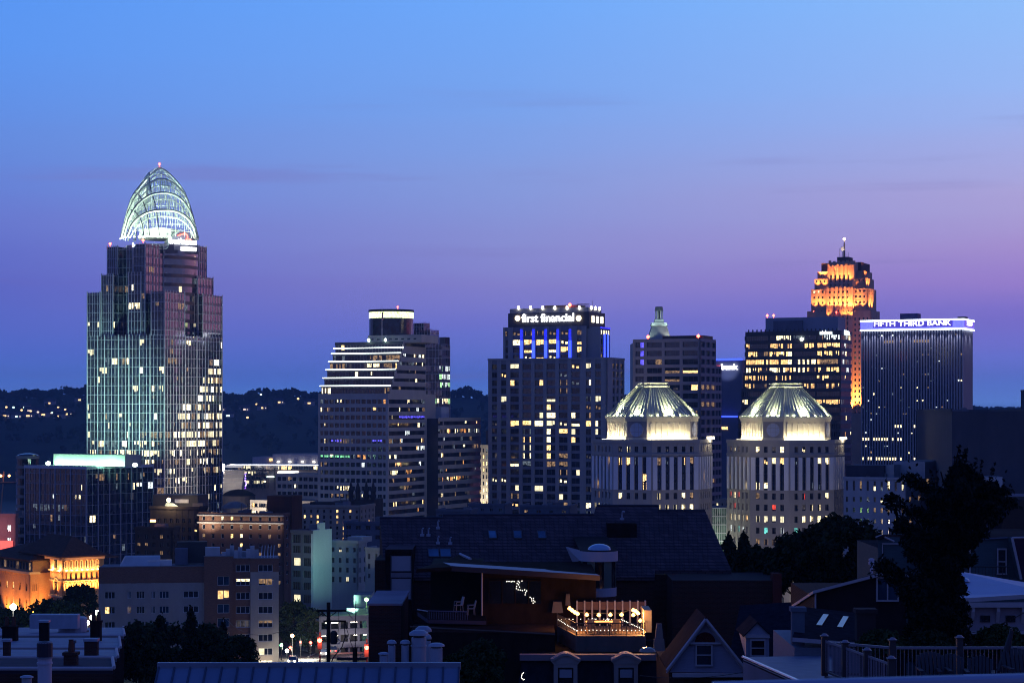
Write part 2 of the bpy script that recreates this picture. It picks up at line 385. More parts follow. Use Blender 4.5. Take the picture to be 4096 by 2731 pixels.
def hill_top(px):   # pixel row of the bare ridge, before its trees
    pts = [(-900, 1600), (0, 1590), (60, 1588), (170, 1592), (260, 1575), (350, 1580), (880, 1606), (1060, 1590), (1180, 1580), (1270, 1600), (1500, 1606), (1800, 1592), (1860, 1586), (1950, 1604), (2500, 1612), (3300, 1632), (4096, 1645), (5200, 1650)]
    for (a, p), (c_, q) in zip(pts[:-1], pts[1:]):
        if px <= c_: return p + (q - p) * (px - a) / (c_ - a)
    return 1650
YH = 3300.
cols_ = [-900 + 50 * i for i in range(122)]
def hz(px, t):       # t 0 foot .. 1 ridge
    Y = 2250 + (YH - 2250) * t
    zt = Z(hill_top(px), YH); n = mnoise.noise(Vector((px * .006, t * 4, 0))) * 8 * t * (1 - t) * 2
    return (X(px, YH) * (.8 + .2 * t), Y, -6 + (zt + 6) * (t ** .8) + n)
b = MB()
for i in range(len(cols_) - 1):
    for j in range(10): b.face([hz(cols_[i], j / 10), hz(cols_[i + 1], j / 10), hz(cols_[i + 1], (j + 1) / 10), hz(cols_[i], (j + 1) / 10)], HILL)
    b.face([hz(cols_[i], 1), hz(cols_[i + 1], 1), (X(cols_[i + 1], YH), YH + 900, 30), (X(cols_[i], YH), YH + 900, 30)], HILL)
b.obj('hills', kind='structure', smooth=True)
b = MB(); b.face([(-9000, 3000, -8), (9000, 3000, -8), (9000, 6500, -8), (-9000, 6500, -8)], HILL)
for i in range(90):
    px0 = -600 + i * 60; px1 = px0 + 60; Yf = 6300
    def ft(px): return Z(1632 + 5 * mnoise.noise(Vector((px * .004, 3, 1))) + 3 * mnoise.noise(Vector((px * .03, 7, 1))), Yf)
    b.face([(X(px0, Yf), Yf - 2000, -8), (X(px1, Yf), Yf - 2000, -8), (X(px1, Yf), Yf, ft(px1)), (X(px0, Yf), Yf, ft(px0))], HILL)
b.obj('far_hills', kind='structure', smooth=True)
# the wood that covers the ridge: nobody could count it
LEAFH = mat('far_foliage', (.02, .035, .022), .9, .5, .02)
b = MB(); rnd = random.Random(11)
for i in range(2200):
    px = rnd.uniform(-500, 4700); t = 1 if i < 1100 else rnd.uniform(.3, .98)
    bx, by, bz = hz(px, t); big = mnoise.noise(Vector((px * .012, 5, 2)))
    h = (8 + 12 * max(0, big + .25) + rnd.uniform(-3, 3)) if t == 1 else rnd.uniform(7, 13); r = h * rnd.uniform(.4, .7)
    if px > 3000: h *= .5; r *= .6
    for k in range(26 if t == 1 else 12):
        th = rnd.uniform(0, 6.283); u = rnd.uniform(-1, 1); q = rnd.uniform(.5, 1)
        cx_, cy_, cz_ = bx + r * q * math.cos(th) * math.sqrt(1 - u * u), by + r * q * math.sin(th), bz + h * .5 + h * .52 * u * q
        s = rnd.uniform(1.2, 3.2); a1 = Vector((rnd.uniform(-1, 1), rnd.uniform(-.3, .3), rnd.uniform(-1, 1))).normalized() * s
        a2 = a1.cross(Vector((rnd.uniform(-.5, .5), 1, rnd.uniform(-.5, .5)))).normalized() * s; c3 = Vector((cx_, cy_, cz_))
        b.face([c3 - a1, c3 - a2, c3 + a1 * .8, c3 + a2], LEAFH)
b.obj('hillside_woods', kind='stuff', label='dark wooded hillside across the river')
# houses and lamps on the far hillside
HW = mat('far_house_wall', (.3, .28, .3), .8); HR = mat('far_house_roof', (.06, .05, .06), .8)
LA = emit('far_lamp_amber', (1, .62, .25), 3); LC = emit('far_lamp_cool', (.7, 1, .85), 2.8); LPK = emit('far_lamp_dim', (1, .75, .6), 1.5)
def hill_at(px, py):
    for k in range(60):
        t = 1 - k / 60.; x, y, z = hz(px, t)
        if (HY - (z - CH) / y * F) >= py: return x, y, z, t
    return x, y, z, t
spots = [(18, 1645, 1), (70, 1650, 2), (92, 1650, 0), (148, 1634, 1), (107, 1665, 0), (160, 1659, 0), (152, 1667, 1), (196, 1667, 0), (204, 1667, 0), (224, 1652, 0), (238, 1615, 0), (240, 1668, 2), (287, 1648, 1), (288, 1653, 1), (301, 1652, 0), (259, 1660, 0), (322, 1668, 0), (336, 1658, 0), (347, 1658, 0), (345, 1604, 0),
         (1050, 1598, 1), (909, 1639, 1), (1006, 1640, 2), (1054, 1634, 0), (1077, 1634, 0), (1135, 1611, 0), (1208, 1615, 0), (1249, 1614, 0), (954, 1663, 1), (1044, 1691, 0), (45, 1648, 2), (180, 1645, 2), (120, 1650, 1), (323, 1650, 2), (275, 1652, 2), (20, 1838, 0), (46, 1849, 0), (95, 1852, 1)]
for i, (px, py, kind) in enumerate(spots):
    x, y, z, t = hill_at(px, py)
    if py > 1800: z = Z(py, y)
    L = (LA, LC, LPK)[kind]
    if i % 3 != 2:
        tone = ('amber', 'cool white', 'dim pink')[kind]
        side = 'left of the crowned tower' if px < 600 else 'between the crowned tower and the stepped tower'
        h = thing('hillside_house', 'small hillside house with %s lit windows %s' % (tone, side), 'house', (x, y - 6, z), 0, 'houses on the far hillside')
        m = MB(); m.box(-8, 8, -5, 5, -6, 5, HW); m.obj('wall', h)
        m = MB(); m.hexa([(-9, -6, 5), (9, -6, 5), (9, 6, 5), (-9, 6, 5), (-9, -.1, 9), (9, -.1, 9), (9, .1, 9), (-9, .1, 9)], HR); m.obj('roof', h)
        m = MB(); wd = rnd.uniform(1.2, 3.0); m.box(-wd, wd, -5.2, -5.02, 1, 3.2, L); m.obj('window', h)
        if rnd.random() < .5:
            m = MB(); m.box(4.6, 6, -5.2, -5.02, 1.2, 2.8, LPK); m.obj('window', h)
    else:
        h = thing('street_lamp', 'tiny far street lamp glowing on the dark hillside', 'street lamp', (x, y - 6, z), 0, 'lamps on the far hillside')
        m = MB(); m.tube((0, 0, -4), (0, 0, 7), .3, DARK); m.obj('post', h)
        m = MB(); m.lathe([(.2, -1.5), (1.6, -.8), (1.9, 0), (1.2, 1.1), (.2, 1.5)], 0, 0, L, 8, 8.5); m.obj('lamp_head', h)
# ================================================================ towers
def proj(fr, x, y, z):
    a, b_ = fr.w(x, y); return CX + F * a / b_, HY - (z + fr.zb - CH) * F / b_
FIN = mat('curtain_wall_fin', (.55, .56, .62), .4, .1)
SPG = glass('spandrel_glass', (.035, .04, .06), .15, 1.9)
class Curtain:
    fm = FIN
    """glass skin: one window band per storey, fins and rails as one part"""
    def __init__(s, root, fr, sh, seed): s.root = root; s.fr = fr; s.sh = sh; s.st = {}; s.fin = MB(); s.rnd = random.Random(seed)
    def wall(s, pl, a0, a1, z0, z1, pw, fins, fn, ws=WARMSET, darks=(G2, G3), finw=.2, out=.14, band_h=.66, run=.5):
        k = int(math.floor(z0 / s.sh))
        while k * s.sh < z1:
            lo, hi = max(z0, k * s.sh), min(z1, (k + 1) * s.sh); mid_ = min(hi, k * s.sh + s.sh * (1 - band_h))
            b = s.st.setdefault(k, MB())
            if mid_ > lo: b.pq(pl, a0, a1, lo, mid_, 0, SPG)
            if hi > mid_ + .1:
                lo2 = max(lo, mid_)
                band(b, pl, a0, a1, lo2, hi, 0, pw, 0, s.rnd, ws, darks, fn=lambda a, z: fn(*proj(s.fr, *pl.pt(a, z))), run=run)
            s.fin.pbox(pl, a0, a1, lo - .07, lo + .07, .0, .12, s.fm); k += 1
        for i, a in enumerate(fins):
            wv = finw * (2.4 if (isinstance(a, tuple)) else 1); aa = a[0] if isinstance(a, tuple) else a
            s.fin.pbox(pl, aa - wv / 2, aa + wv / 2, z0, z1 + .6, .02, out + (.1 if isinstance(a, tuple) else 0), s.fm)
    def done(s):
        for k in sorted(s.st): s.st[k].obj('window_band', s.root)
        s.fin.obj('fins', s.root)
def fins(a0, a1, n, thick=()):
    return [((a0 + (a1 - a0) * i / n),) if i in thick else a0 + (a1 - a0) * i / n for i in range(n + 1)]

# ---- the crowned glass tower
fr = Fr(658, 880, 25)
t = fr.root('office_tower', 'tallest glass tower with a glowing white lattice crown', 'office tower')
cw = Curtain(t, fr, 4.1, 3)
body = MB(); BODY = mat('tower_core', (.05, .05, .07), .6)
Wd = -fr.lx(350); Dp = fr.ly(888); zt = lambda py, x=0, y=0: fr.z(py, x, y)
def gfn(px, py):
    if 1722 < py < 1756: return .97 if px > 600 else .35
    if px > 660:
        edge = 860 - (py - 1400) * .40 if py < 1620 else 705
        if 1420 < py < 1800 and px > max(edge, 700): return .96  # stepped patch of glowing panes standing in for a reflected lit building
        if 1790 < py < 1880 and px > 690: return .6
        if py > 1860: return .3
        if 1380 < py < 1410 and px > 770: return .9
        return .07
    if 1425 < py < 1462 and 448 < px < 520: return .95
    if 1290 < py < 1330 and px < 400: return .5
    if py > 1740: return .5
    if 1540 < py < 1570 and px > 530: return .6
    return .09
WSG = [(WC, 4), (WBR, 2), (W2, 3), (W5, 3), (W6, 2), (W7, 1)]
z0t = zt(1340)
PF, PR = fr.pl(-Wd, 0, 1, 0), fr.pl(0, 0, 0, 1)
# lower shaft
body.box(-Wd + .05, -.05, .05, Dp - .05, 0, z0t, BODY, ROOFD)
nf = 22; th = (0, 3, 5, 9, 12, 15, 18, 22)
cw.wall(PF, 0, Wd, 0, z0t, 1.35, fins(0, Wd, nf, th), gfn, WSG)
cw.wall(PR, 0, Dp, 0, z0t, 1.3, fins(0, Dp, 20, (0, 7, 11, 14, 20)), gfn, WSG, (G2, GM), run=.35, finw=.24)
def block(x0, x1, y0, y1, z0, z1, n1, n2, left=False):
    body.box(x0 + .05, x1 - .05, y0 + .05, y1 - .05, z0, z1, BODY, ROOFD)
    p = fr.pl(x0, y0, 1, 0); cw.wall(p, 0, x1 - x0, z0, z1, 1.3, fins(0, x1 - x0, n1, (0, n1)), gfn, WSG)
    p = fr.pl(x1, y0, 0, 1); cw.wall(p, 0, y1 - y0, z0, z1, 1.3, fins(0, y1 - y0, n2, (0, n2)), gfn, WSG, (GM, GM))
zA, zB, zC = zt(1165), zt(1092, -15, 2), zt(978, -14, 4)
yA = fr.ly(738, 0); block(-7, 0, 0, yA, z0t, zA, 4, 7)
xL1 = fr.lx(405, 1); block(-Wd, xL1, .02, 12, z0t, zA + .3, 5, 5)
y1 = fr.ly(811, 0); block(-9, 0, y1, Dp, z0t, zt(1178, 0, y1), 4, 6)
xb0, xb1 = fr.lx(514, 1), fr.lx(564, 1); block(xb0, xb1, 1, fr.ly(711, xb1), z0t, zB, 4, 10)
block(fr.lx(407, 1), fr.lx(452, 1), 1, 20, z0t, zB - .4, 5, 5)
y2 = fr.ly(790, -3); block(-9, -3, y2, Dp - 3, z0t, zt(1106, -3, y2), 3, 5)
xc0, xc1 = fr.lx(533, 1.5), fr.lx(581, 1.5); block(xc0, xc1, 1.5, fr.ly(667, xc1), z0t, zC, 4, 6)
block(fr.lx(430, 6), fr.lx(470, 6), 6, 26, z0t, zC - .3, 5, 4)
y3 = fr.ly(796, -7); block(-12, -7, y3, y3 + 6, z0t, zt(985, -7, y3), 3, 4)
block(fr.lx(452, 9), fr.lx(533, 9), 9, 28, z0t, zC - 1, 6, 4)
# curved bow between the corner blocks
BOW = glass('bow_glass', (.06, .05, .07), .06, 3.0); BOWS = mat('bow_spandrel', (.12, .08, .09), .4)
bx, by, br = -21., 29., 16.5; zbow = zt(1000, -8, 20)
k = int(z0t / 4.1)
while k * 4.1 < zbow:
    m = MB(); z = max(k * 4.1, z0t); zz = min(zbow, (k + 1) * 4.1); prev = None
    for i in range(31):
        a = math.radians(-100 + i * 5.4); P0 = (bx + br * math.cos(a), by + br * math.sin(a))
        if prev:
            lit = BOW if R.random() > .07 else pick(WSG, R)
            m.face([(*prev, z), (*P0, z), (*P0, z + 1.5), (*prev, z + 1.5)], BOWS)
            m.face([(*prev, z + 1.5), (*P0, z + 1.5), (*P0, zz), (*prev, zz)], lit)
        prev = P0
    m.obj('window_band', t); k += 1
m = MB(); m.lathe([(br - .3, 0), (br - .3, zbow - z0t), (br + .3, zbow - z0t), (br + .3, zbow - z0t + 2.6), (br - 2, zbow - z0t + 2.7)], bx, by, mat('crown_base_grey', (.28, .28, .34), .6), 48, z0t)
m.obj('crown_base', t)
body.obj('tower_body', t); cw.done()
# lattice crown
CR = mat('crown_steel_white', (.68, .8, .70), .45, .05)
cxx, cyy = -19.5, 24.; dc = fr.w(cxx, cyy)[1]; zb_ = fr.z(958, cxx, cyy); H = fr.z(667, cxx, cyy) - zb_; RR = 305 / 2 * dc / F
PRF = [(0, 1), (.1, .965), (.2, .92), (.32, .86), (.45, .785), (.57, .72), (.675, .62), (.79, .47), (.88, .335), (.94, .235), (.98, .12), (1, .02)]
def rad(h):
    for (a, p), (c_, q) in zip(PRF[:-1], PRF[1:]):
        if h <= c_: return p + (q - p) * (h - a) / (c_ - a)
    return .02
def cp(phi, h, k=1.): r = RR * rad(h) * k; return (cxx + r * math.cos(phi), cyy + r * .92 * math.sin(phi), zb_ + H * h)
m = MB()
for i in range(22):
    ph = 2 * math.pi * i / 22; top = 1 if i % 2 == 0 else .8
    m.path([cp(ph + .3 * j / 14, j / 14 * top) for j in range(15)], .10, CR, 4)
for j in range(1, 12):
    h = j / 12.; m.path([cp(2 * math.pi * i / 30, h) for i in range(31)], .07, CR, 4)
m.obj('lattice', t, kind='thing' and None)
m = MB(); vb = math.atan2(-math.cos(math.radians(25)), 0)
def arch(phi0, tp, wd, thick=.42, hatch=True, k=1.03):
    N_ = 26; out = []; inn = []
    for i in range(N_ + 1):
        s = -1 + 2 * i / N_; h = tp * math.sqrt(max(0, 1 - abs(s) ** 2.2)); out.append(cp(phi0 + s * wd, h, k)); inn.append(cp(phi0 + s * wd * .93, max(0, h - .085) , k - .03))
    a = MB(); a.path(out, thick, CR, 5); a.path(inn, thick * .7, CR, 4)
    a.path([cp(phi0 + s * wd * 1.03, min(.995, tp * math.sqrt(max(0, 1 - abs(s) ** 2.2)) + .012), k + .012) for s in [-1 + 2 * i / N_ for i in range(N_ + 1)]], thick * .75, DARK, 4)
    if hatch:
        for p, q in zip(out, inn): a.tube(p, q, .1, CR, 4)
        for i in range(2, N_ - 1): a.tube(out[i], (inn[i][0], inn[i][1], zb_ + max(0, inn[i][2] - zb_) * .55), .11, CR, 4)
    a.obj('crown_arch', t)
ph = math.radians(-48)
for tp, wd in ((.96, 1.75), (.80, 1.5), (.60, 1.3), (.36, 1.1)): arch(ph, tp, wd)
for tp, wd in ((.9, 1.2), (.62, .95), (.38, .8)): arch(math.radians(-128), tp, wd, .22, k=1.02)
m = MB(); m.lathe([(RR * .55, 0), (RR * .5, H * .13), (RR * .1, H * .16)], cxx, cyy, mat('crown_plant_room', (.5, .52, .5), .7), 20, zb_)
m.obj('plant_room', t)
lw = (.84, 1, .80)
for i in range(7):
    a = math.radians(-160 + i * 25); p = fr.W(cxx + RR * 1.12 * math.cos(a), cyy + RR * 1.12 * math.sin(a), zb_ - .5)
    p = fr.W(cxx + RR * 1.35 * math.cos(a), cyy + RR * 1.35 * math.sin(a), zb_ - 5)
    lamp('SPOT', p, 24000, lw, fr.W(cxx, cyy, zb_ + H * .62), 80, .7, .5)
lamp('POINT', fr.W(cxx, cyy, zb_ + H * .3), 9000, lw, size=1.5); lamp('POINT', fr.W(cxx, cyy, zb_ + H * .62), 12000, lw, size=1.5)
for i in range(12):
    m = MB(); a = math.radians(-140 + i * 9); m.box(cxx + RR * 1.0 * math.cos(a) - .35, cxx + RR * 1.04 * math.cos(a) + .35, cyy + RR * 1.0 * math.sin(a) - .35, cyy + RR * 1.0 * math.sin(a) + .35, zb_ - .3, zb_ + .1, emit('floodlight_face', (.85, 1, .9), 8)); m.obj('floodlight', t)
beacon(t, (cxx, cyy, zb_ + H), .5); beacon(t, (fr.lx(438, 6), 6.5, zC), .6); beacon(t, (xc0 + 5, 2, zC + .5), .6)
# sign on its dark curved board
sb = fr.pl(-12, 15, 8, 16.5); L0, L1 = sb.a(652), sb.a(782)
m = MB(); pts = []
for i in range(17):
    s = i / 16.; pts.append((L0 + (L1 - L0) * s, sb.z(1012, L0 + (L1 - L0) * s) + (sb.z(925, 0) - sb.z(1012, 0)) * (max(0, 1 - abs(2 * s - 1.1) ** 2.4) * .85 + .15)))
zlo = sb.z(1015, (L0 + L1) / 2)
for (a, p), (c_, q) in zip(pts[:-1], pts[1:]):
    m.face([sb.pt(a, zlo, 2.2), sb.pt(c_, zlo, 2.2), sb.pt(c_, q, 2.2), sb.pt(a, p, 2.2)], mat('sign_board_dark', (.05, .05, .09), .5))
    m.face([sb.pt(a, p, 2.2), sb.pt(c_, q, 2.2), sb.pt(c_, q, -3), sb.pt(a, p, -3)], CR)
m.obj('sign_board', t)
a0, a1 = sb.a(662), sb.a(775)
text_mesh('sign_lettering', 'GreatAmerican', a1 - a0, sb.z(948, a0) - sb.z(974, a0), LSIGN, .3, .035, parent=t, pl=sb, a=a0, z=sb.z(976, a0), d=2.5)
a2 = sb.a(712); text_mesh('sign_lettering', 'INSURANCE GROUP', a1 - a2, 1.9, LSIGN, .3, .03, parent=t, pl=sb, a=a2, z=sb.z(1004, a2), d=2.5)
m = MB(); sw = [(700, 944), (712, 940), (728, 936), (737, 942), (738, 952), (733, 960), (745, 958), (753, 963), (752, 970)]
m.path([sb.pt(sb.a(px), sb.z(py, sb.a(px)), 2.7) for px, py in sw], .28, emit('neon_red', (1, .06, .04), 9), 6); m.obj('sign_swoosh', t)

# ---- lower glass block with the glowing green-white rooftop screen
fr = Fr(346, 760, 32)
t = fr.root('office_block', 'low wide glass office block under a glowing pale green rooftop screen', 'office building')
cw = Curtain(t, fr, 3.95, 5); cw.fm = mat('curtain_wall_fin_dim', (.30, .30, .36), .4, .1); Wd = -fr.lx(100); Dp = fr.ly(612); zt = fr.z(1876)
m = MB(); m.box(-Wd + .05, -.05, .05, Dp - .05, 0, zt, BODY, ROOFG); m.box(-Wd - .3, .3, -.3, Dp, zt, zt + 1.1, FIN, ROOFG); m.obj('wall', t)
lowfn = lambda px, py: (.32 if 1885 < py < 1950 and px > 360 else .1)
PFd = fr.pl(-Wd, 0, 1, 0); cw.wall(PFd, 0, Wd, 0, zt, 1.5, fins(0, Wd, 12, (0, 3, 6, 9, 12)), lowfn, COOLSET, (G1, G2), finw=.22)
cw.wall(fr.pl(0, 0, 0, 1), 0, Dp, 0, zt, 1.6, fins(0, Dp, 12, (0, 2, 4, 6, 8, 10, 12)), lowfn, COOLSET, (G2, GM), finw=.22); cw.done()
m = MB(); ys = 7.; x0, x1 = fr.lx(214, ys), fr.lx(500, ys); zs0, zs1 = zt + 1.0, fr.z(1816, -15, ys)
m.box(x0, x1, ys, ys + 9, zs0, zs1, LIME, ROOFG); m.obj('rooftop_screen', t)
gw = (.38, 1, .68)
for i in range(4):
    xa = x0 + (x1 - x0) * (i + .5) / 4; lamp('AREA', fr.W(xa, ys - 2.2, zs0 + .2), 1900, gw, fr.W(xa, ys + .4, zs0 + (zs1 - zs0) * .62), size=.5, sx=(x1 - x0) / 4)
for dx in (-12, 0, 12): lamp('SPOT', (-172 + dx, 838, 74), 90000, (.5, 1, .78), (-174 + dx * .7, 893, 102), 66, .9, 1)
lamp('SPOT', (-100, 858, 30), 150000, (1, .9, .7), (-143, 900, 78), 80, .9, 1); lamp('SPOT', (-112, 845, 60), 60000, (1, .92, .8), (-145, 898, 120), 70, .9, 1)  # unseen warm spots added to brighten the crowned tower's right face
for i in range(11): m = MB(); xa = x0 + (x1 - x0) * i / 10; m.box(xa - .5, xa + .5, ys - 2.6, ys - 2.2, zs0 + .3, zs0 + .8, emit('floodlight_green', (.6, 1, .7), 5)); m.obj('floodlight', t)
for px in (193, 540):
    m = MB(); xx = fr.lx(px, 2); m.lathe([(.2, 0), (.9, .5), (.9, 1.2), (.2, 1.6)], xx, 2, emit('floodlight_spark', (.7, 1, .75), 14), 8, zt + 1.1); m.obj('floodlight', t)
# rounded banded stair tower behind its left corner
fr = Fr(111, 800, 0)
t = fr.root('stair_tower', 'round dark banded tower behind left corner of the low glass block', 'tower')
m = MB(); zt = fr.z(1822); r_ = 4.4
m.lathe([(r_, 0), (r_, zt), (r_ - 1, zt + .6), (.2, zt + 1.2)], 0, 0, G3, 24); m.obj('wall', t, smooth=False)
m = MB()
for i in range(22):
    z = zt - i * 3.9; m.lathe([(r_ + .05, 0), (r_ + .25, 0), (r_ + .25, 1.2), (r_ + .05, 1.2)], 0, 0, CONC, 24, z - 1.2)
m.obj('cornice', t)

# ---- stepped banded tower with white light strips
def zrow(fr, py, px=0): return fr.z(py)
fr = Fr(1551, 820, 25)
t = fr.root('office_tower', 'stepped pale concrete tower whose six terraces carry white light strips', 'office tower')
Wd = -fr.lx(1273); Dp = fr.ly(1704); wall = MB(); rnd = random.Random(21)
CA = mat('atrium_concrete', (.50, .44, .40), .8, .1); zs = fr.z(1573); sh = (fr.z(1604.5) - fr.z(1906)) / 9.5
PFd, PRt = fr.pl(-Wd, 0, 1, 0), fr.pl(0, 0, 0, 1)
rows = []; z = zs - 2.5
while z > 0: rows.append(z); z -= sh
wall.box(-Wd + .4, -.4, .4, Dp, 0, zs, BODY, ROOFG)
def afn(pl):
    def f(a, z):
        px, py = proj(fr, *pl.pt(a, z))
        if 1745 < py < 1775: return .5
        if 1655 < py < 1672 and pl is PRt: return .2
        if 1270 < py < 1300: return .4
        if 2000 < py < 2030: return .45
        if py > 1700 and 1640 > py: return .3
        return .17
    return f
wh = 1.75
for pl, L in ((PFd, Wd), (PRt, Dp)):
    e = 0
    for z in sorted(rows):
        wall.pbox(pl, 0, L, e, z - wh, -.5, 0, CA); e = z
    wall.pbox(pl, 0, L, e, zs, -.5, 0, CA)
    wall.pbox(pl, 0, 1.0, 0, zs, -.45, .03, CA); wall.pbox(pl, L - 1., L, 0, zs, -.45, .03, CA)
for ri, z in enumerate(rows):
    m = MB()
    for pl, L, pw in ((PFd, Wd, 1.55), (PRt, Dp, 1.05)):
        band(m, pl, .9, L - .9, z - wh, z, -.35, pw, .2, rnd, WARMSET, fn=afn(pl))
        if pl is PFd:
            n = 13
            for i in range(1, n): wall.pbox(pl, L * i / n - .3, L * i / n + .3, z - wh, z, -.4, -.12, CA)
    m.obj('window_band', t)
# blue and green lit strips seen in three rows
for py, px0, px1, pl, mt in ((1662, 1598, 1702, PRt, WB), (1756, 1322, 1376, PFd, WB), (1822, 1281, 1408, PFd, WG), (1758, 1485, 1540, PFd, WB)):
    m = MB(); a0, a1 = pl.a(px0), pl.a(px1); zc = min(rows, key=lambda z: abs(z - wh / 2 - pl.z(py, (a0 + a1) / 2)))
    for i in range(int((a1 - a0) / 1.3)): m.pq(pl, a0 + i * 1.3 + .1, a0 + i * 1.3 + 1.1, zc - wh + .5 + rnd.random() * .3, zc - .3, -.3, mt)
    m.obj('lit_ceiling', t)
# terraces
bot = zs
for k in range(6):
    py1 = [1541, 1509, 1476, 1443.5, 1411.5, 1369][k]; back = 2.25 * (k + 1)
    zt2 = fr.z(py1, -back, back); x0, x1 = fr.lx([1285, 1296, 1307.5, 1318.5, 1330, 1340][k], back), 0.
    zl = zt2 - (0 if k < 5 else fr.z(1369) - fr.z(1391)); 
    m = MB(); p = fr.pl(x0, back, 1, 0); L = x1 - x0
    wall.box(x0 + .3, x1 - .3, back + .4, Dp, bot - .2, zt2 - .2, BODY, ROOFG)
    gl = G1 if k in (0, 3, 5) else G3
    band(m, p, 0, L, bot, zt2 - 1.0, -.3, 1.5, [.3, .06, .3, .7, .7, .04][k], rnd, WARMSET, (G1, gl))
    wall.pbox(p, 0, L, zt2 - 1.0, zt2 + .2, -.6, .1, mat('terrace_fascia_dark', (.08, .08, .1), .5))
    m.obj('window_band', t)
    m = MB(); zf = bot + .35 if k < 5 else zl
    m.pbox(p, -.5, L + .2, zl - .22, zl + .12, .12, .4, LWHITE)
    m.obj('light_strip', t)
    # right hand side of the same storey
    m = MB(); p2 = fr.pl(0, back, 0, 1); L2 = Dp - back
    wall.pbox(p2, -.0, L2, bot, zt2 + .2 - 1.9, -.5, 0, CA); wall.pbox(p2, 0, L2, zt2 - .35, zt2 + .2, -.5, 0, CA); wall.pbox(p2, 0, 1, bot, zt2 + .2, -.45, .03, CA)
    wall.box(x1 - 1, -.3, back + .5, Dp - .5, bot, zt2 + .1, BODY, ROOFG)
    band(m, p2, .8, L2 - .2, zt2 - 1.7, zt2 - .35, -.3, 1.05, [.25, .35, .12, .8, .85, .05][k], rnd, COOLSET); m.obj('window_band', t)
    bot = zt2
zp = bot
wall.box(-Wd, -.5, Dp - 6, Dp + 10, 0, zs, CA, ROOFG)
# penthouse with square windows
yb = 20.; x0, x1 = fr.lx(1472, yb), fr.lx(1684, yb); ztp = fr.z(1338, x1, yb); p = fr.pl(x0, yb, 1, 0)
n = 8; cols_w = [(1.2 + (x1 - x0 - 2) * i / n, 1.2 + (x1 - x0 - 2) * (i + .5) / n) for i in range(n)]
facade(wall, p, 0, x1 - x0, zp, ztp, cols_w, [(zp + 1.2, ztp - 1.4)], CA); wall.box(x0 + .5, x1, yb + .5, yb + 16, zp, ztp - .05, CA, ROOFG)
wn = Wins(t)
for c0, c1 in cols_w: wn.add(p, c0, c1, zp + 1.2, ztp - 1.4, -.4)
wn.done(); wall.obj('wall', t)
# flagpole
m = MB(); xx = fr.lx(1495.5, 3); zz = fr.z(1362, xx, 3); m.tube((xx, 10, zp), (xx, 10, fr.z(1220, xx, 10)), .16, WHITE, 6, .08); m.obj('flagpole', t)
m = MB(); zf = fr.z(1248, xx, 10); m.box(xx + .1, xx + .6, 9.9, 9.98, zf - 3.4, zf, mat('flag_red_white', (.5, .25, .25), .8)); m.obj('flag', t)
for px in (1477, 1544):
    m = MB(); xx = fr.lx(px, 13); m.lathe([(.1, 0), (.55, .3), (.55, 1), (.1, 1.4)], xx, 12.5, emit('floodlight_spark', (.7, 1, .75), 14), 8, zp + .2); m.obj('floodlight', t)
lamp('SPOT', fr.W(fr.lx(1495.5, 3) - .5, 8.5, zp + 1), 1500, (1, .95, .85), fr.W(fr.lx(1495.5, 3), 10, zp + 16), 30)

# dark cylinder tower with a lit ring, behind the stepped tower
fr = Fr(1565, 905, 25)
t = fr.root('office_tower', 'dark round glass tower top ringed by a glowing yellow-white band', 'office tower')
r_ = (1654 - 1476.5) / 2 * 905 / F; zt = fr.z(1243)
m = MB(); m.lathe([(r_, 60), (r_, zt - 3.6)], 0, 0, glass('cylinder_glass', (.01, .03, .045), .12, 1.7), 40); m.lathe([(r_ + .05, zt - .7), (r_ + .25, zt - .7), (r_ + .25, zt + .3), (r_ - 1, zt + .3)], 0, 0, DARK, 40); m.obj('wall', t)
m = MB(); RING = emit('ring_light', (.85, 1, .45), 2.2, .35)
for i in range(40):
    a0, a1 = 2 * math.pi * (i + .04) / 40, 2 * math.pi * (i + .96) / 40
    if i % 5 == 0: a0 += .03
    m.face([(r_ * math.cos(a0), r_ * math.sin(a0), zt - 3.5), (r_ * math.cos(a1), r_ * math.sin(a1), zt - 3.5), (r_ * math.cos(a1), r_ * math.sin(a1), zt - .8), (r_ * math.cos(a0), r_ * math.sin(a0), zt - .8)], RING)
m.obj('window_band', t)
beacon(t, (r_ * .6, -r_ * .5, zt + .2), .4)

# pink mirrored tower stepping down to the right
fr = Fr(1768, 960, 25)
t = fr.root('office_tower', 'pink reflecting glass tower stepping down behind the stepped concrete tower', 'office tower')
cw = Curtain(t, fr, 3.9, 8); PK = glass('mirror_pink', (.12, .06, .08), .08, 3.0); GRN = glass('mirror_green', (.01, .05, .05), .12, 1.8)
m = MB()
def pfn(px, py):
    if 1590 < py < 1612: return .9
    if px > 1745 and 1470 < py < 1560: return .75
    return .03
WSP = [(W2, 3), (W3, 3), (emit('room_lime', (.5, 1, .45), 1.2, .6), 4)]
for (pl_, pc, pr, pt_, yb) in ((1690, 1768, 1800, 1378, 0), (1655, 1721, 1755, 1319, 8), (1640, 1695, 1718, 1292, 13)):
    x0, x1 = fr.lx(pl_, yb), fr.lx(pc, yb); y1 = fr.ly(pr, x1); z1 = fr.z(pt_, x1, yb)
    m.box(x0, x1 - .05, yb + .05, y1, 0, z1, BODY, ROOFD)
    cw.wall(fr.pl(x0, yb, 1, 0), 0, x1 - x0, 60, z1, 1.5, fins(0, x1 - x0, 6), pfn, WSP, (PK, G2), finw=.12, out=.1)
    cw.wall(fr.pl(x1, yb, 0, 1), 0, y1 - yb, 60, z1, 1.5, fins(0, y1 - yb, 7), pfn, WSP, (PK, PK), finw=.12, out=.1)
x0 = fr.lx(1757, 6); x1 = fr.lx(1781, 6); y1 = fr.ly(1799, x1); z1 = fr.z(1348, x1, 6)
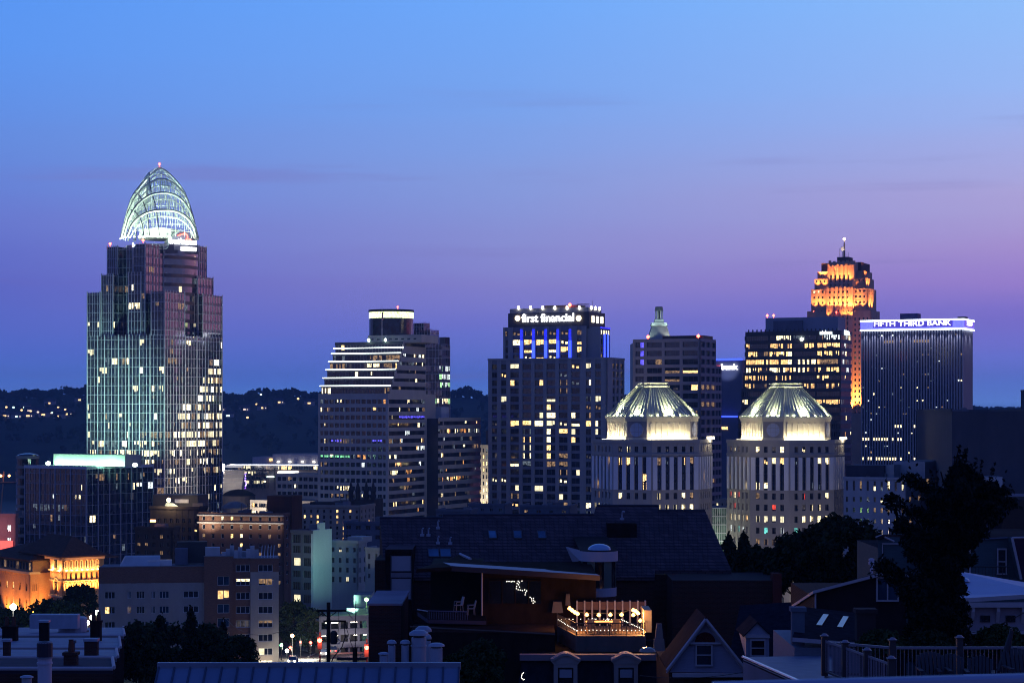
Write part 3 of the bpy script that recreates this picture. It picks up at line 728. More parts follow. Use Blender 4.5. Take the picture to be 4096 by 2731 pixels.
m.box(x0, x1, 6, y1, 0, z1, CONCD, ROOFD)
facade(m, fr.pl(x1, 6, 0, 1), 0, y1 - 6, 60, z1, [(1.2 + i * 3.2, 2.6 + i * 3.2) for i in range(int((y1 - 8) / 3.2))], [(z1 - 4 - i * 3.9, z1 - 2 - i * 3.9) for i in range(14)], CONC)
m.obj('wall', t)
x0, x1 = fr.lx(1757, 0), fr.lx(1768, 0); cw.wall(fr.pl(0.02, 0, 0, 1), 0, fr.ly(1798, 0), 60, fr.z(1378), 1.5, [], pfn, WSP, (GRN, G2)); cw.done()

# right annex of the same style as the stepped tower
fr = Fr(1756, 850, 25)
t = fr.root('office_block', 'long banded office block right of the stepped tower', 'office building')
Dp = fr.ly(1924); zt = fr.z(1673); wall = MB(); sh = 3.42
pr = fr.pl(0, 0, 0, 1); x0 = fr.lx(1704, 4); pf = fr.pl(x0, 4, 1, 0)
wall.box(x0, -.4, .4, Dp, 0, zt - .02, BODY, ROOFG); wall.pbox(pr, 0, Dp, zt - 1.2, zt + .3, -.5, 0, CA)
fronts = MB(); wn = Wins(t, 60)
facade(wall, pf, 0, -x0, 0, zt - 1, [(.6, 2.3), (2.8, 4.4)], [(zt - 4 - i * sh, zt - 2 - i * sh) for i in range(27)], CA)
for i in range(27):
    for c0, c1 in ((.6, 2.3), (2.8, 4.4)):
        lit = pick(WARMSET, rnd) if rnd.random() < .45 else None
        wn.add(pf, c0, c1, zt - 4 - i * sh, zt - 2 - i * sh, -.45, 'full', lit, G1, 1)
e = zt - 1.2
for i in range(28):
    z = zt - 1.2 - i * sh
    if z < 2: break
    wall.pbox(pr, 0, Dp, z - sh, z - 1.7, -.5, 0, CA); m = MB()
    band(m, pr, .1, Dp - .1, z - 1.7, z, -.3, 1.1, {1: .75, 7: .4, 9: .35}.get(i, .16), rnd, WARMSET, run=.4); m.obj('window_band', t)
wn.done(); wall.obj('wall', t)
m = MB(); x1 = fr.lx(1764, 10); m.box(fr.lx(1724, 10), x1, 10, 18, zt - .5, fr.z(1627, x1, 10), mat('pale_panel', (.45, .46, .52), .7), ROOFG); m.obj('penthouse', t)
# pale block with small windows peeping beyond it
fr = Fr(1953, 935, 25)
t = fr.root('apartment_block', 'narrow pale block of small lit windows between banded block and sign tower', 'building')
wall = MB(); wn = Wins(t); x0 = fr.lx(1915); zt = fr.z(1778); p = fr.pl(x0, 0, 1, 0); L = -x0; n = 3
cc = [(L * (i + .25) / n, L * (i + .72) / n) for i in range(n)]; rr = [(zt - 3.6 - i * 3.1, zt - 1.8 - i * 3.1) for i in range(24)]
facade(wall, p, 0, L, 0, zt, cc, rr, LIME)
for r0, r1 in rr:
    for c0, c1 in cc: wn.add(p, c0, c1, r0, r1, -.4, 'full', pick(WARMSET, rnd) if rnd.random() < .6 else None, G1, 1)
wall.box(x0 + .5, -.05, .5, 15, 0, zt - .05, LIME, ROOFD); wall.box(x0 + .8, 3, 6, 15, 0, fr.z(1722), CONCD, ROOFD); wall.obj('wall', t); wn.done()
lamp('SPOT', fr.W(x0 + 2, -20, fr.z(2100)), 60000, (1, .85, .6), fr.W(x0 + 4, 0, fr.z(1950)), 60)
# ---- dark stone tower with the big white sign and blue light columns
fr = Fr(2428, 850, 25)
t = fr.root('office_tower', 'broad grey tower lettered first financial above glowing blue light columns', 'office tower')
wall = MB(); wn = Wins(t); rnd = random.Random(33); ST = mat('sign_tower_stone', (.27, .28, .34), .8, .12); STL = mat('sign_tower_spandrel', (.19, .20, .26), .8, .12)
Q = lambda zx: 1920 + zx / 1.781
Wd = -fr.lx(1952.5); Dp = fr.ly(2498); pf = fr.pl(-Wd, 0, 1, 0); pr = fr.pl(0, 0, 0, 1); zt = fr.z(1436)
ys = [502, 562, 620, 680, 738, 797, 855, 914, 970, 1028, 1085, 1143, 1200, 1258, 1317, 1386, 1441, 1500, 1558, 1616, 1673, 1731]
sh = (fr.z(1180 + 502 / 1.781) - fr.z(1180 + 1500 / 1.781)) / 17.
rows = [(fr.z(1180 + 502 / 1.781) - i * sh - 1.25, fr.z(1180 + 502 / 1.781) - i * sh + 1.05) for i in range(28)]
rows = [r for r in rows if r[0] > 1]
cpx = [(83, 120), (148, 187), (214, 276), (301, 363), (387, 449), (473, 536), (561, 623), (649, 710), (753, 790), (820, 860)]
cols_w = [(pf.a(Q(a)), pf.a(Q(b_))) for a, b_ in cpx]
facade(wall, pf, 0, Wd, 0, zt, cols_w, rows, ST, STL, .7, .25)
cr = [(pr.a(Q(a)), pr.a(Q(b_))) for a, b_ in ((945, 965), (972, 992), (1002, 1024))]
facade(wall, pr, 0, Dp, 0, zt, cr, rows, ST, STL, .6, .2)
wall.box(-Wd + .7, -.7, .7, Dp, 0, zt - .05, BODY, ROOFG)
wall.pbox(pf, -.2, Wd + .2, zt, zt + .8, -.8, .15, ST); wall.pbox(pr, -.2, Dp, zt, zt + .8, -.8, .2, ST)
litmap = {(7, 2): 'full', (7, 3): 'full', (7, 4): 'full', (7, 5): 'full', (7, 6): 'bits', (7, 7): 'low', (7, 8): 'full', (7, 9): 'left', (0, 2): 'full', (4, 1): 'full', (4, 5): 'low', (4, 9): 'full', (2, 2): 'left', (2, 4): 'right', (6, 5): 'full', (6, 7): 'left', (6, 4): 'right', (5, 5): 'left', (8, 6): 'full', (8, 5): 'left', (8, 7): 'left', (9, 5): 'left', (10, 5): 'left', (11, 5): 'left', (9, 7): 'left', (12, 2): 'low', (12, 5): 'full', (15, 4): 'full', (15, 2): 'right', (14, 6): 'bits', (13, 7): 'right', (16, 6): 'left', (9, 3): 'slit', (10, 3): 'slit', (11, 3): 'slit', (8, 9): 'left', (2, 8): 'right', (0, 8): 'full', (1, 1): 'bits', (14, 0): 'bits', (14, 1): 'bits', (17, 8): 'full', (17, 1): 'low', (2, 6): 'slit', (0, 7): 'bits'}
for ri, (r0, r1) in enumerate(rows):
    for ci, (c0, c1) in enumerate(cols_w):
        v = litmap.get((ri, ci)); lit = (W5 if (ri, ci) in ((12, 5), (2, 6)) else rnd.choice([W2, WC, W1])) if v else None
        if not v and rnd.random() < .22: v = rnd.choice(['bits', 'slit', 'right', 'blind']); lit = rnd.choice([W5, W5, W6, W7, W1])
        wn.add(pf, c0, c1, r0, r1, -.6, v or 'full', lit, rnd.choice([G1, G2, G3]), 2, pri=2 if ri < 14 else 0)
    for c0, c1 in cr: wn.add(pr, c0, c1, r0, r1, -.5, 'full', rnd.choice([W5, W1]) if rnd.random() < .15 else None, G2, 1)
# upper block
yb = 2.; x0, x1 = fr.lx(2012.5, yb), fr.lx(Q(755), yb); zu = fr.z(1303, x1, yb)
pu = fr.pl(x0, yb, 1, 0); rows2 = [(fr.z(1180 + y / 1.781, 0, yb) - h / 2, fr.z(1180 + y / 1.781, 0, yb) + h / 2) for y, h in ((502, 2.2), (437, 2.3), (383, 2.3), (328, 2.3), (262, 1.9))]
cpx2 = [(178, 200), (232, 287), (312, 370), (398, 452), (488, 542), (573, 630), (690, 722)]
cu = [(pu.a(Q(a)), pu.a(Q(b_))) for a, b_ in cpx2]
facade(wall, pu, 0, x1 - x0, zt, zu, cu, rows2[1:], ST, STL, .7, .25); wall.box(x0 + .7, x1 - .1, yb + .7, 22, zt, zu - .05, BODY, ROOFG)
xr = fr.lx(Q(828), 0); yr0 = fr.ly(Q(828), x1 + 6); xs2 = x1 + 6.
pr2 = fr.pl(xs2, 3.2, 0, 1); Lr = pr2.a(2440); zu2 = fr.z(1306, xs2, 3)
wall.box(x1 - .2, xs2 - .3, 3.5, 3.2 + Lr, zt, zu2, ST, ROOFG); 
cr2 = [(Lr * a, Lr * b_) for a, b_ in ((.10, .26), (.34, .50), (.58, .72), (.80, .94))]
facade(wall, pr2, 0, Lr, zt, zu2, cr2, rows2[1:], ST, STL, .3, .1)
for ri, (r0, r1) in enumerate(rows2[1:]):
    for ci, (c0, c1) in enumerate(cu):
        v = [['', '', 'bits', 'low', 'bits', '', ''], ['', '', 'low', '', 'low', 'full', 'full'], ['', 'full', 'full', 'full', 'full', 'bits', 'low'], ['left', 'bits', 'slit', 'slit', 'bits', 'bits', 'full']][ri][ci]
        wn.add(pu, c0, c1, r0, r1, -.6, v or 'full', (rnd.choice([W1, W2]) if ri < 3 else W5) if v else None, G1, 2, pri=3)
    for c0, c1 in cr2: wn.add(pr2, c0, c1, r0, r1, -.2, 'full', W2 if ri == 3 else None, G1, 1)
wn.done()
# sign storey and cap
yb2 = 3.; x0s, x1s = fr.lx(Q(200), yb2), fr.lx(Q(777), yb2); zs1 = fr.z(1180 + 118 / 1.781, x1s, yb2)
D2 = fr.ly(Q(890), x1s); wall.box(x0s, x1s, yb2, D2, zu - 1, zs1, mat('sign_band_dark', (.06, .06, .08), .7), ROOFG)
zc1 = fr.z(1228, x1s, 5); x0c, x1c = fr.lx(Q(212), 5), fr.lx(Q(770), 5); wall.box(x0c, x1c, 5, D2 - 1, zs1, zc1, ST, ROOFG)
wall.box(x1c - 22, x1c - 6, 8, 16, zc1, zc1 + 1.3, CONCD, ROOFD); wall.obj('wall', t)
ps = fr.pl(x0s, yb2, 1, 0); a0, a1 = ps.a(Q(300)), ps.a(Q(417)); b0, b1 = ps.a(Q(435)), ps.a(Q(672)); zb0, zb1 = ps.z(1180 + 195 / 1.781, a0), ps.z(1180 + 136 / 1.781, a0)
for s_, p0, p1 in (('first', a0, a1), ('financial', b0, b1)): text_mesh('sign_lettering', s_, p1 - p0, zb1 - zb0, LSIGN, .3, .012, parent=t, pl=ps, a=p0, z=zb0, d=.35)
lg = emit('logo_glow', (1, .8, .5), 6)
for cxl in (270, 705):
    m = MB(); ac = ps.a(Q(cxl)); zc_ = ps.z(1180 + 165 / 1.781, ac)
    for i in range(6):
        th = math.pi * i / 6; d_ = Vector((math.cos(th), 0, math.sin(th))) * 1.15
        m.tube(ps.pt(ac - d_.x, zc_ - d_.z, .4), ps.pt(ac + d_.x, zc_ + d_.z, .4), .28, lg, 6)
    m.obj('sign_logo', t)
prs = fr.pl(x1s, yb2, 0, 1); Ls = D2 - yb2
for f in (.22, .5, .78):
    m = MB(); m.pbox(prs, Ls * f - 1.1, Ls * f + 1.3, prs.z(1288, 0), prs.z(1262, 0), .05, .3, emit('sign_flank_glow', (1, .9, .65), 4)); m.obj('sign_panel', t)
for zx in (274, 360, 446, 533, 620, 708): beac = MB(); xx = fr.lx(Q(zx), 4.6); beac.lathe([(.2, 0), (.5, .3), (.55, 1.2), (.2, 1.6)], xx, 4.6, emit('parapet_lamp', (1, .9, .65), 9), 8, fr.z(1238, xx, 4.6)); beac.obj('parapet_lamp', t)
for f in (.2, .5, .8): beac = MB(); beac.lathe([(.2, 0), (.5, .3), (.55, 1.2), (.2, 1.6)], x1c + .4, 5 + (D2 - 6) * f, emit('parapet_lamp', (1, .9, .65), 9), 8, fr.z(1238, x1c, 8)); beac.obj('parapet_lamp', t)
BLU = emit('blue_glow', (.02, .03, 1), 1.3, .4)
for zx in (297, 382, 470, 556, 643):
    a = pu.a(Q(zx)); zb = pu.z(1180 + 504 / 1.781, a); zt_ = pu.z(1180 + 235 / 1.781, a)
    m = MB(); m.pbox(pu, a - .38, a + .38, zb, zt_, .05, .3, mat('column_cover_pale', (.35, .36, .45), .5)); m.obj('pilaster', t)
    m = MB(); m.pbox(pu, a - .65, a + .65, zb, zb + 11.0, .31, .45, LBLUE); m.pbox(pu, a - .6, a + .6, zb + 11, zt_ - .5, .31, .4, BLU); m.obj('light_column', t)
    lamp('SPOT', fr.W(*pu.pt(a, zb - .3, 1.6)), 15000, (.05, .08, 1), fr.W(*pu.pt(a, zb + 11, 0)), 70, .8)
for f in (.42, .76):
    m = MB(); a = Lr * f; m.pbox(pr2, a - .5, a + .5, zt + .8, zu2 - 3, .05, .4, LBLUE); m.obj('light_column', t)
m = MB(); m.pbox(pr2, .3, Lr - .3, zu2 - .7, zu2 - .1, .05, .3, BLU); m.obj('light_strip', t)
beacon(t, (fr.lx(Q(640), 6), 6, zc1), .8)
m = MB()
for i in range(12): xx = x1c - 6 + i * .5; m.tube((xx, 7, zc1), (xx, 7, zc1 + 1.6), .08, DARK, 4)
m.tube((x1c - 6, 7, zc1 + 1.6), (x1c, 7, zc1 + 1.6), .1, DARK, 4); m.tube((fr.lx(Q(808), 6) - 1, 7, zc1), (fr.lx(Q(808), 6) - 1, 7, zc1 + 2.8), .1, DARK, 4); m.obj('roof_rail', t)

# ---- banded tower with big dark bays (red beacons)
fr = Fr(2802, 980, 25)
t = fr.root('office_tower', 'pale gridded tower with wide dark window bays and two red roof beacons', 'office tower')
wall = MB(); wn = Wins(t); P = lambda zx: 2360 + zx / 1.5375; Wd = -fr.lx(2531); Dp = fr.ly(2864); zt = fr.z(1353); sh = 34.5 * 980 / F
CB = mat('grid_concrete', (.33, .29, .32), .8, .1); pf = fr.pl(-Wd, 0, 1, 0); pr = fr.pl(0, 0, 0, 1)
cols_w = [(pf.a(P(a)), pf.a(P(b_))) for a, b_ in ((279, 331), (350, 441), (458, 551), (569, 663))]
rows = [(zt - 1.6 - i * sh - 2.6, zt - 1.6 - i * sh) for i in range(27)]; rows = [r for r in rows if r[0] > 0]
facade(wall, pf, 0, Wd, 0, zt, cols_w, rows, CB, CB, .9, .0 + .04)
n = 3; cr = [(Dp * (i + .12) / n, Dp * (i + .92) / n) for i in range(n)]
facade(wall, pr, 0, Dp, 0, zt, cr, rows, CB, CB, .9, .04); wall.box(-Wd + .9, -.9, .9, Dp, 0, zt - .05, BODY, ROOFD)
yl = Dp; Dl = fr.ly(2886, 0); zl = fr.z(1462, 0, Dp)
pl2 = fr.pl(0.05, Dp, 0, 1); rl = [r for r in rows if r[1] < zl - 1]
facade(wall, pl2, 0, Dl - Dp, 0, zl, [(.3, (Dl - Dp) / 2 - .2), ((Dl - Dp) / 2 + .2, Dl - Dp - .3)], rl, CB, CB, .8, .04); wall.box(-14, -.85, Dp + .1, Dl, 0, zl - .05, BODY, ROOFD)
for ri, (r0, r1) in enumerate(rows):
    for ci, (c0, c1) in enumerate(cols_w):
        v = None; lit = None
        if rnd.random() < .3: v = rnd.choice(['bits', 'right', 'slit', 'low']); lit = rnd.choice([W5, W1, W7, W5])
        if ci == 0 and ri in (0, 1, 2): v = 'right'; lit = WB
        wn.add(pf, c0, c1, r0, r1, -.8, v or 'full', lit, G1, 3, pri=1)
    for c0, c1 in cr:
        wn.add(pr, c0, c1, r0, r1, -.8, 'blind' if ri in (5, 7) else 'full', W5 if ri in (5, 7, 16) else None, G2, 2)
wall.box(-Wd * .62, -1, 6, Dp - 2, zt, zt + 1.7, DARK, DARK); wall.obj('wall', t)
for r0, r1 in rl: wn.add(pl2, .3, Dl - Dp - .3, r0, r1, -.7, 'full', None, G2, 2)
wn.done()
beacon(t, (fr.lx(2592, 2), 2, zt), .9); beacon(t, (fr.lx(2793, 2), 2, zt), .9)
# ---- old tower top with a lantern behind it
fr = Fr(2636, 1230, 0)
t = fr.root('lantern_tower', 'old stone tower top with a floodlit columned lantern', 'tower')
V = lambda zy: fr.z(1180 + zy / 1.5375); U = lambda zx: (2360 + zx / 1.5375 - 2636) * 1230 / F
ST2 = mat('old_stone', (.35, .38, .38), .85, .15); m = MB()
w2 = U(452) - U(397)
def sq(r0, r1, z0, z1, mm, mat_): 
    cx0 = U(424); mm.loft([(cx0 - r0, -r0, z0), (cx0 + r0, -r0, z0), (cx0 + r0, r0, z0), (cx0 - r0, r0, z0)], [(cx0 - r1, -r1, z1), (cx0 + r1, -r1, z1), (cx0 + r1, r1, z1), (cx0 - r1, r1, z1)], mat_)
    mm.face([(cx0 - r1, -r1, z1), (cx0 + r1, -r1, z1), (cx0 + r1, r1, z1), (cx0 - r1, r1, z1)], mat_)
sq(7.6, 6.6, V(320), V(252), m, ST2); sq(6.3, 4.5, V(252), V(190), m, ST2); sq(5.2, 5.2, V(190), V(183), m, ST2); sq(4.7, 4.7, V(183), V(172), m, ST2); sq(2.9, 2.8, V(172), V(150), m, ST2)
m.box(-17, 17, -10, 14, 0, V(300), ST2); m.obj('wall', t)
m = MB(); cx0 = U(424)
for i in range(8): a = math.radians(22.5 + 45 * i); m.tube((cx0 + 2.1 * math.cos(a), 2.1 * math.sin(a), V(150)), (cx0 + 2.1 * math.cos(a), 2.1 * math.sin(a), V(98)), .36, ST2, 8)
m.lathe([(1.1, V(150)), (1.1, V(98))], cx0, 0, DARK, 8); m.obj('lantern_column', t)
m = MB(); m.lathe([(2.7, V(98)), (2.7, V(92)), (2.4, V(90)), (2.4, V(76)), (2, V(72))], cx0, 0, mat('lantern_cap', (.12, .13, .14), .7), 8); m.obj('cap', t)
for dx in (-6, 6): lamp('SPOT', fr.W(cx0 + dx, -9, V(186)), 2600, (.75, 1, .85), fr.W(cx0, 0, V(140)), 70)
lamp('SPOT', fr.W(cx0 + 8, -13, V(262)), 3600, (1, .95, .75), fr.W(cx0 + 5, -4, V(205)), 70); lamp('SPOT', fr.W(cx0 - 9, -13, V(262)), 2200, (.8, 1, .8), fr.W(cx0 - 5, -4, V(205)), 70)

# ---- plain slab with blue roof line and lit name
fr = Fr(2968, 1130, 25)
t = fr.root('office_tower', 'plain windowless blue-grey slab with blue roofline and lit usbank sign', 'office tower')
m = MB(); SL = mat('slab_panel_blue', (.10, .11, .19), .6, .1); x0 = fr.lx(2855); zt = fr.z(1440); m.box(x0, 0, 0, 20, 0, zt, SL, ROOFD); x1 = fr.lx(2953, -3); m.box(x0 - 5, x1, -3, 0, 0, fr.z(1668, x1, -3), SL, ROOFD); m.obj('wall', t)
p = fr.pl(x0, 0, 1, 0); m = MB(); m.pbox(p, 0, -x0 + .2, zt - .1, zt + 1.0, .05, .5, LBLUE); m.obj('light_strip', t)
p3 = fr.pl(x0 - 5, -3, 1, 0); m = MB(); m.pbox(p3, 0, x1 - x0 + 5, p3.z(1668), p3.z(1662), .05, .5, LBLUE); m.obj('light_strip', t)
m = MB(); m.pbox(p3, p3.a(2885), p3.a(2911), p3.z(1717), p3.z(1706), .05, .3, W1); m.obj('window', t)
a0, a1, a2 = p.a(2865), p.a(2882), p.a(2954); zz = p.z(1479, a0); hh = p.z(1456, a0) - zz
text_mesh('sign_lettering', 'us', a1 - a0, hh * .75, emit('sign_red', (1, .12, .15), 4), .4, .03, parent=t, pl=p, a=a0, z=zz, d=.3)
text_mesh('sign_lettering', 'bank', a2 - a1 - .5, hh, LSIGN, .4, .04, parent=t, pl=p, a=a1 + .5, z=zz, d=.3)
lamp('SPOT', fr.W(*p.pt((a0 + a2) / 2, zz - 3, 9)), 2500, (.5, .6, 1), fr.W(*p.pt((a0 + a2) / 2, zz, 0)), 90)

# ---- dark banded tower with warm lit storeys
fr = Fr(3363, 905, 25)
t = fr.root('office_tower', 'dark tower with horizontal bands of amber lit windows and small white names', 'office tower')
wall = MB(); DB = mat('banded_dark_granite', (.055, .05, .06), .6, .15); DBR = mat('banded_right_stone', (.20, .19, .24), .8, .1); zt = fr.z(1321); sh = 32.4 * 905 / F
Qx = lambda zx: 2880 + zx / 1.48
Dp = fr.ly(3407); steps = [(2981, 0, zt, fr.z(1480)), (2973, .0, fr.z(1480), fr.z(1560)), (2966, 0, fr.z(1560), fr.z(1640)), (2953, 0, fr.z(1640), 0)]
pr = fr.pl(0, 0, 0, 1); litp = [.75, .75, .55, .95, .9, .6, .5, .05, .25, .25, .05, .1, .05, .05, .1, .1, .05]
for px, _, z1, z0 in steps:
    x0 = fr.lx(px); wall.box(x0 + .5, -.5, .5, Dp, z0, z1, BODY, ROOFD)
wallr = []
nst = int(zt / sh)
for i in range(nst):
    z = zt - 2.0 - i * sh; x0 = [fr.lx(px) for px, _, z1, z0 in steps if z0 <= z <= z1][0]; pf = fr.pl(x0, 0, 1, 0); L = -x0
    top_ = zt if i == 0 else z + sh - 2.1
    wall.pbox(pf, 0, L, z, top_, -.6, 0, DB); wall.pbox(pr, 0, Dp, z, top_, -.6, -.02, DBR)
    m = MB(); pp = litp[min(i, len(litp) - 1)]; px_skip = 0
    nb = 4; wsx = [(W1, 3), (WO, 5), (W2, 3), (W5, 2)] if i else [(W5, 3), (W3, 3), (W2, 2), (W6, 3)]
    for k in range(nb):
        band(m, pf, L * k / nb + .35, L * (k + 1) / nb - .35, z - 2.1, z, -.4, 1.05, pp, rnd, wsx, (G1, G1), run=.82)
        wall.pbox(pf, L * k / nb - .35, L * k / nb + .35, z - 2.1, z, -.55, -.1, DB)
    wall.pbox(pf, L - .5, L, z - 2.1, z, -.55, -.0, DB)
    band(m, pr, .5, Dp, z - 2.1, z, -.4, 1.3, .5 if i < 5 else .12, rnd, COOLSET if i < 5 else WARMSET, (G2, G1)); m.obj('window_band', t)
for i in range(22): wall.lathe([(.3, 0), (.35, .8), (.1, 1.1)], fr.lx(2985) + 1 + i * 2., .6, DB, 6, zt)
wall.obj('wall', t)
m = MB(); y8 = 6.; xa, xb = fr.lx(3062, y8), fr.lx(3352, y8); m.box(xa, xb, y8, y8 + 12, zt, fr.z(1266, xb, y8), mat('penthouse_blue_grey', (.22, .25, .36), .7, .08), ROOFD); xa2, xb2 = fr.lx(3093, y8 - 1.5), fr.lx(3208, y8 - 1.5); m.box(xa2, xb2, y8 - 1.5, y8, zt, fr.z(1282, xb2, y8), mat('penthouse_louvre', (.09, .1, .17), .7), ROOFD); m.obj('penthouse', t)
beacon(t, (xa + .5, y8 + 1, fr.z(1266, xb, y8)), .6); beacon(t, (fr.lx(3089, y8), y8 + 2, fr.z(1266, xb, y8)), .6)
pf = fr.pl(fr.lx(2981), 0, 1, 0); a0, a1 = pf.a(3280), pf.a(3329); text_mesh('sign_lettering', 'nielsen', a1 - a0, 2.0, emit('sign_ice', (.7, .9, 1), 3), .3, .03, parent=t, pl=pf, a=a0, z=zt - 1.85, d=.1)
a0, a1 = pr.a(3376), pr.a(3397); text_mesh('sign_lettering', 'Deloitte.', a1 - a0, 2.2, emit('sign_ice', (.7, .9, 1), 3), .3, .03, parent=t, pl=pr, a=a0, z=zt - 1.85, d=.1)
m = MB(); m.lathe([(.1, 0), (.8, .4), (.8, 1.3), (.1, 1.7)], fr.lx(Qx(484)), -.2, emit('parapet_spark', (.9, 1, .8), 8), 8, zt - 4.6); m.obj('lamp_head', t)

# ---- art deco tower floodlit orange
fr = Fr(3470, 1200, 25)
t = fr.root('art_deco_tower', 'stepped art deco stone tower floodlit orange with a small spire', 'skyscraper')
Q = lambda zx: 3180 + zx / 4.237; T = lambda zy: 930 + zy / 4.237
DS = mat('deco_limestone', (.42, .32, .27), .85, .12); wall = MB(); wn = Wins(t)
tiers = [(205, 1290, 1392, 1312, 0), (273, 1230, 1330, 940, 3), (330, 1190, 1270, 765, 6), (380, 1160, 1218, 645, 9), (447, 1120, 1175, 500, 12)]
zprev = 0; geo = []
CAPD = mat('deco_dark_cap', (.10, .08, .09), .8, .2)
for k, (a, b_, c_, ty, yb) in enumerate(tiers):
    x0, x1 = fr.lx(Q(a), yb), fr.lx(Q(b_), yb); y1 = fr.ly(Q(c_), x1); z1 = fr.z(T(ty), x1, yb); geo.append((x0, x1, yb, y1, zprev, z1))
    pf, pr = fr.pl(x0, yb, 1, 0), fr.pl(x1, yb, 0, 1)
    mt = CAPD if k == 4 else DS
    wall.box(x0 + .4, x1 - .4, yb + .4, max(y1, yb + 22), zprev - (4 if k else 0), z1 - .05, mt, CAPD)
    if k == 1: rws = [(fr.z(T(y + 18), x0, yb), fr.z(T(y - 20), x0, yb)) for y in (1198, 1106, 1012)]; cl = [(310, 345), (385, 412), (450, 482), (1018, 1050), (1088, 1118), (1155, 1188)]
    elif k == 2: rws = [(fr.z(T(852), x0, yb), fr.z(T(812), x0, yb))]; cl = [(352, 376), (418, 446), (488, 512), (1008, 1034), (1075, 1100), (1145, 1170)]
    elif k == 3: rws = [(fr.z(T(755), x0, yb), fr.z(T(728), x0, yb))]; cl = [(436, 456), (478, 498)]
    elif k == 0: rws = [(z1 - 6 - i * 3.35, z1 - 4.4 - i * 3.35) for i in range(40)]; rws = [r for r in rws if r[0] > 2]; cl = [(225, 250), (290, 315), (350, 375), (420, 445), (480, 505), (1005, 1035), (1075, 1105), (1145, 1175), (1215, 1240)]
    else: rws = []; cl = []
    rws = sorted(rws); cc = [(pf.a(Q(p)), pf.a(Q(q))) for p, q in cl]
    facade(wall, pf, 0, x1 - x0, zprev, z1, cc, rws, mt, mt, .4, .12)
    n = 4; cr = [((y1 - yb) * (i + .3) / n, (y1 - yb) * (i + .6) / n) for i in range(n)] if rws else []
    facade(wall, pr, 0, y1 - yb, zprev, z1, cr, rws, mt, mt, .4, .12)
    for r0, r1 in rws:
        for ci, (c0, c1) in enumerate(cc):
            lit = W2 if (k == 1 and r1 > rws[-1][0] and ci < 2) else (W5 if rnd.random() < .06 else None)
            wn.add(pf, c0, c1, r0, r1, -.35, 'full', lit, G1, 1, pri=4 - k)
        for c0, c1 in cr: wn.add(pr, c0, c1, r0, r1, -.35, 'full', None, G1, 1)
    zprev = z1
# the fluted centre shaft rising through the tiers
yc = -1.; x0, x1 = fr.lx(Q(530), yc), fr.lx(Q(978), yc); zt0 = fr.z(T(1420), x1, yc)
for (ty0, ty1, yy) in ((1430, 950, -1.), (950, 570, 1.5), (575, 505, 4.)):
    p = fr.pl(x0, yy, 1, 0); z0, z1 = (p.z(T(ty0)) if ty0 < 1400 else 40), p.z(T(ty1)); L = x1 - x0; n = 6
    wall.box(x0 + .2, x1 - .2, yy + .8, 30, z0, z1 - .1, DS, CAPD)
    for i in range(n):
        c = L * (i + .5) / n; wall.pbox(p, c - L / n * .5 + (0 if i else 0), c - L / n * .5 + 1.5, z0, z1 + (.6 if i % 2 else 1.0), -.8, 0, DS)
    wall.pbox(p, L - 1.2, L, z0, z1 + .5, -.8, 0, DS)
    for i in range(n):
        c0, c1 = L * i / n + 1.55, L * (i + 1) / n - .02 if i < n - 1 else L - 1.25
        zz = z0
        sp_ = [(p.z(T(y + 18)), p.z(T(y - 20))) for y in (1198, 1106, 1012)] if ty0 > 1400 else ([(p.z(T(850)), p.z(T(720))), (p.z(T(930)), p.z(T(875)))] if ty0 == 950 else [])
        if ty0 > 1400: sp_ += [(p.z(T(1312)) - 6 - k * 3.35, p.z(T(1312)) - 4 - k * 3.35) for k in range(22)]
        for r0, r1 in sorted(sp_): 
            if r0 - zz > .05: wall.pbox(p, c0, c1, zz, r0, -.8, -.45, DS)
            wn.add(p, c0, c1, r0, r1, -.7, 'full', None, G1, 1, pri=3); zz = r1
        wall.pbox(p, c0, c1, zz, z1, -.8, -.45, DS)
wn.done()
x0c, x1c = fr.lx(Q(713), 10), fr.lx(Q(905), 10); zc0 = geo[-1][5]; zc1 = fr.z(T(412), x1c, 10); wall.box(x0c, x1c, 10, 20, zc0, zc1, CAPD, CAPD)
# low right wing whose top is the ledge of the lit strip
yw = -5.; xw0, xw1 = fr.lx(3360, yw), fr.lx(3456, yw); zw = fr.z(1652, xw1, yw); wall.box(xw0, xw1, yw, 20, 0, zw, DS, CAPD)
wall.obj('wall', t)
m = MB(); xs_ = fr.lx(Q(835), 14)
m.tube((xs_, 14, zc1), (xs_, 14, fr.z(T(180), xs_, 14)), .75, DS, 8, .45); m.tube((xs_, 14, fr.z(T(180), xs_, 14)), (xs_, 14, fr.z(T(105), xs_, 14)), .3, DS, 6, .2)
m.lathe([(.2, -.8), (.9, 0), (.2, .8)], xs_, 14, LWARM, 8, fr.z(T(112), xs_, 14)); m.obj('spire', t)
m = MB()
for zx, zy in ((752, 270), (905, 340), (780, 370), (880, 360)): xx = fr.lx(Q(zx), 14); m.tube((xx, 14, zc1), (xx, 14, fr.z(T(zy), xx, 14)), .12, WHITE, 4)
xx = fr.lx(Q(805), 13); m.lathe([(.3, 0), (1.1, .3), (1.1, 2.2), (.3, 2.5)], xx, 13, WHITE, 8, fr.z(T(310), xx, 13)); m.tube((xx, 13, zc1), (xx, 13, fr.z(T(300), xx, 13)), .2, WHITE, 4); m.obj('antenna', t)
OR = (1, .30, .05); FLH = emit('flood_face_orange', (1, .6, .25), 8)
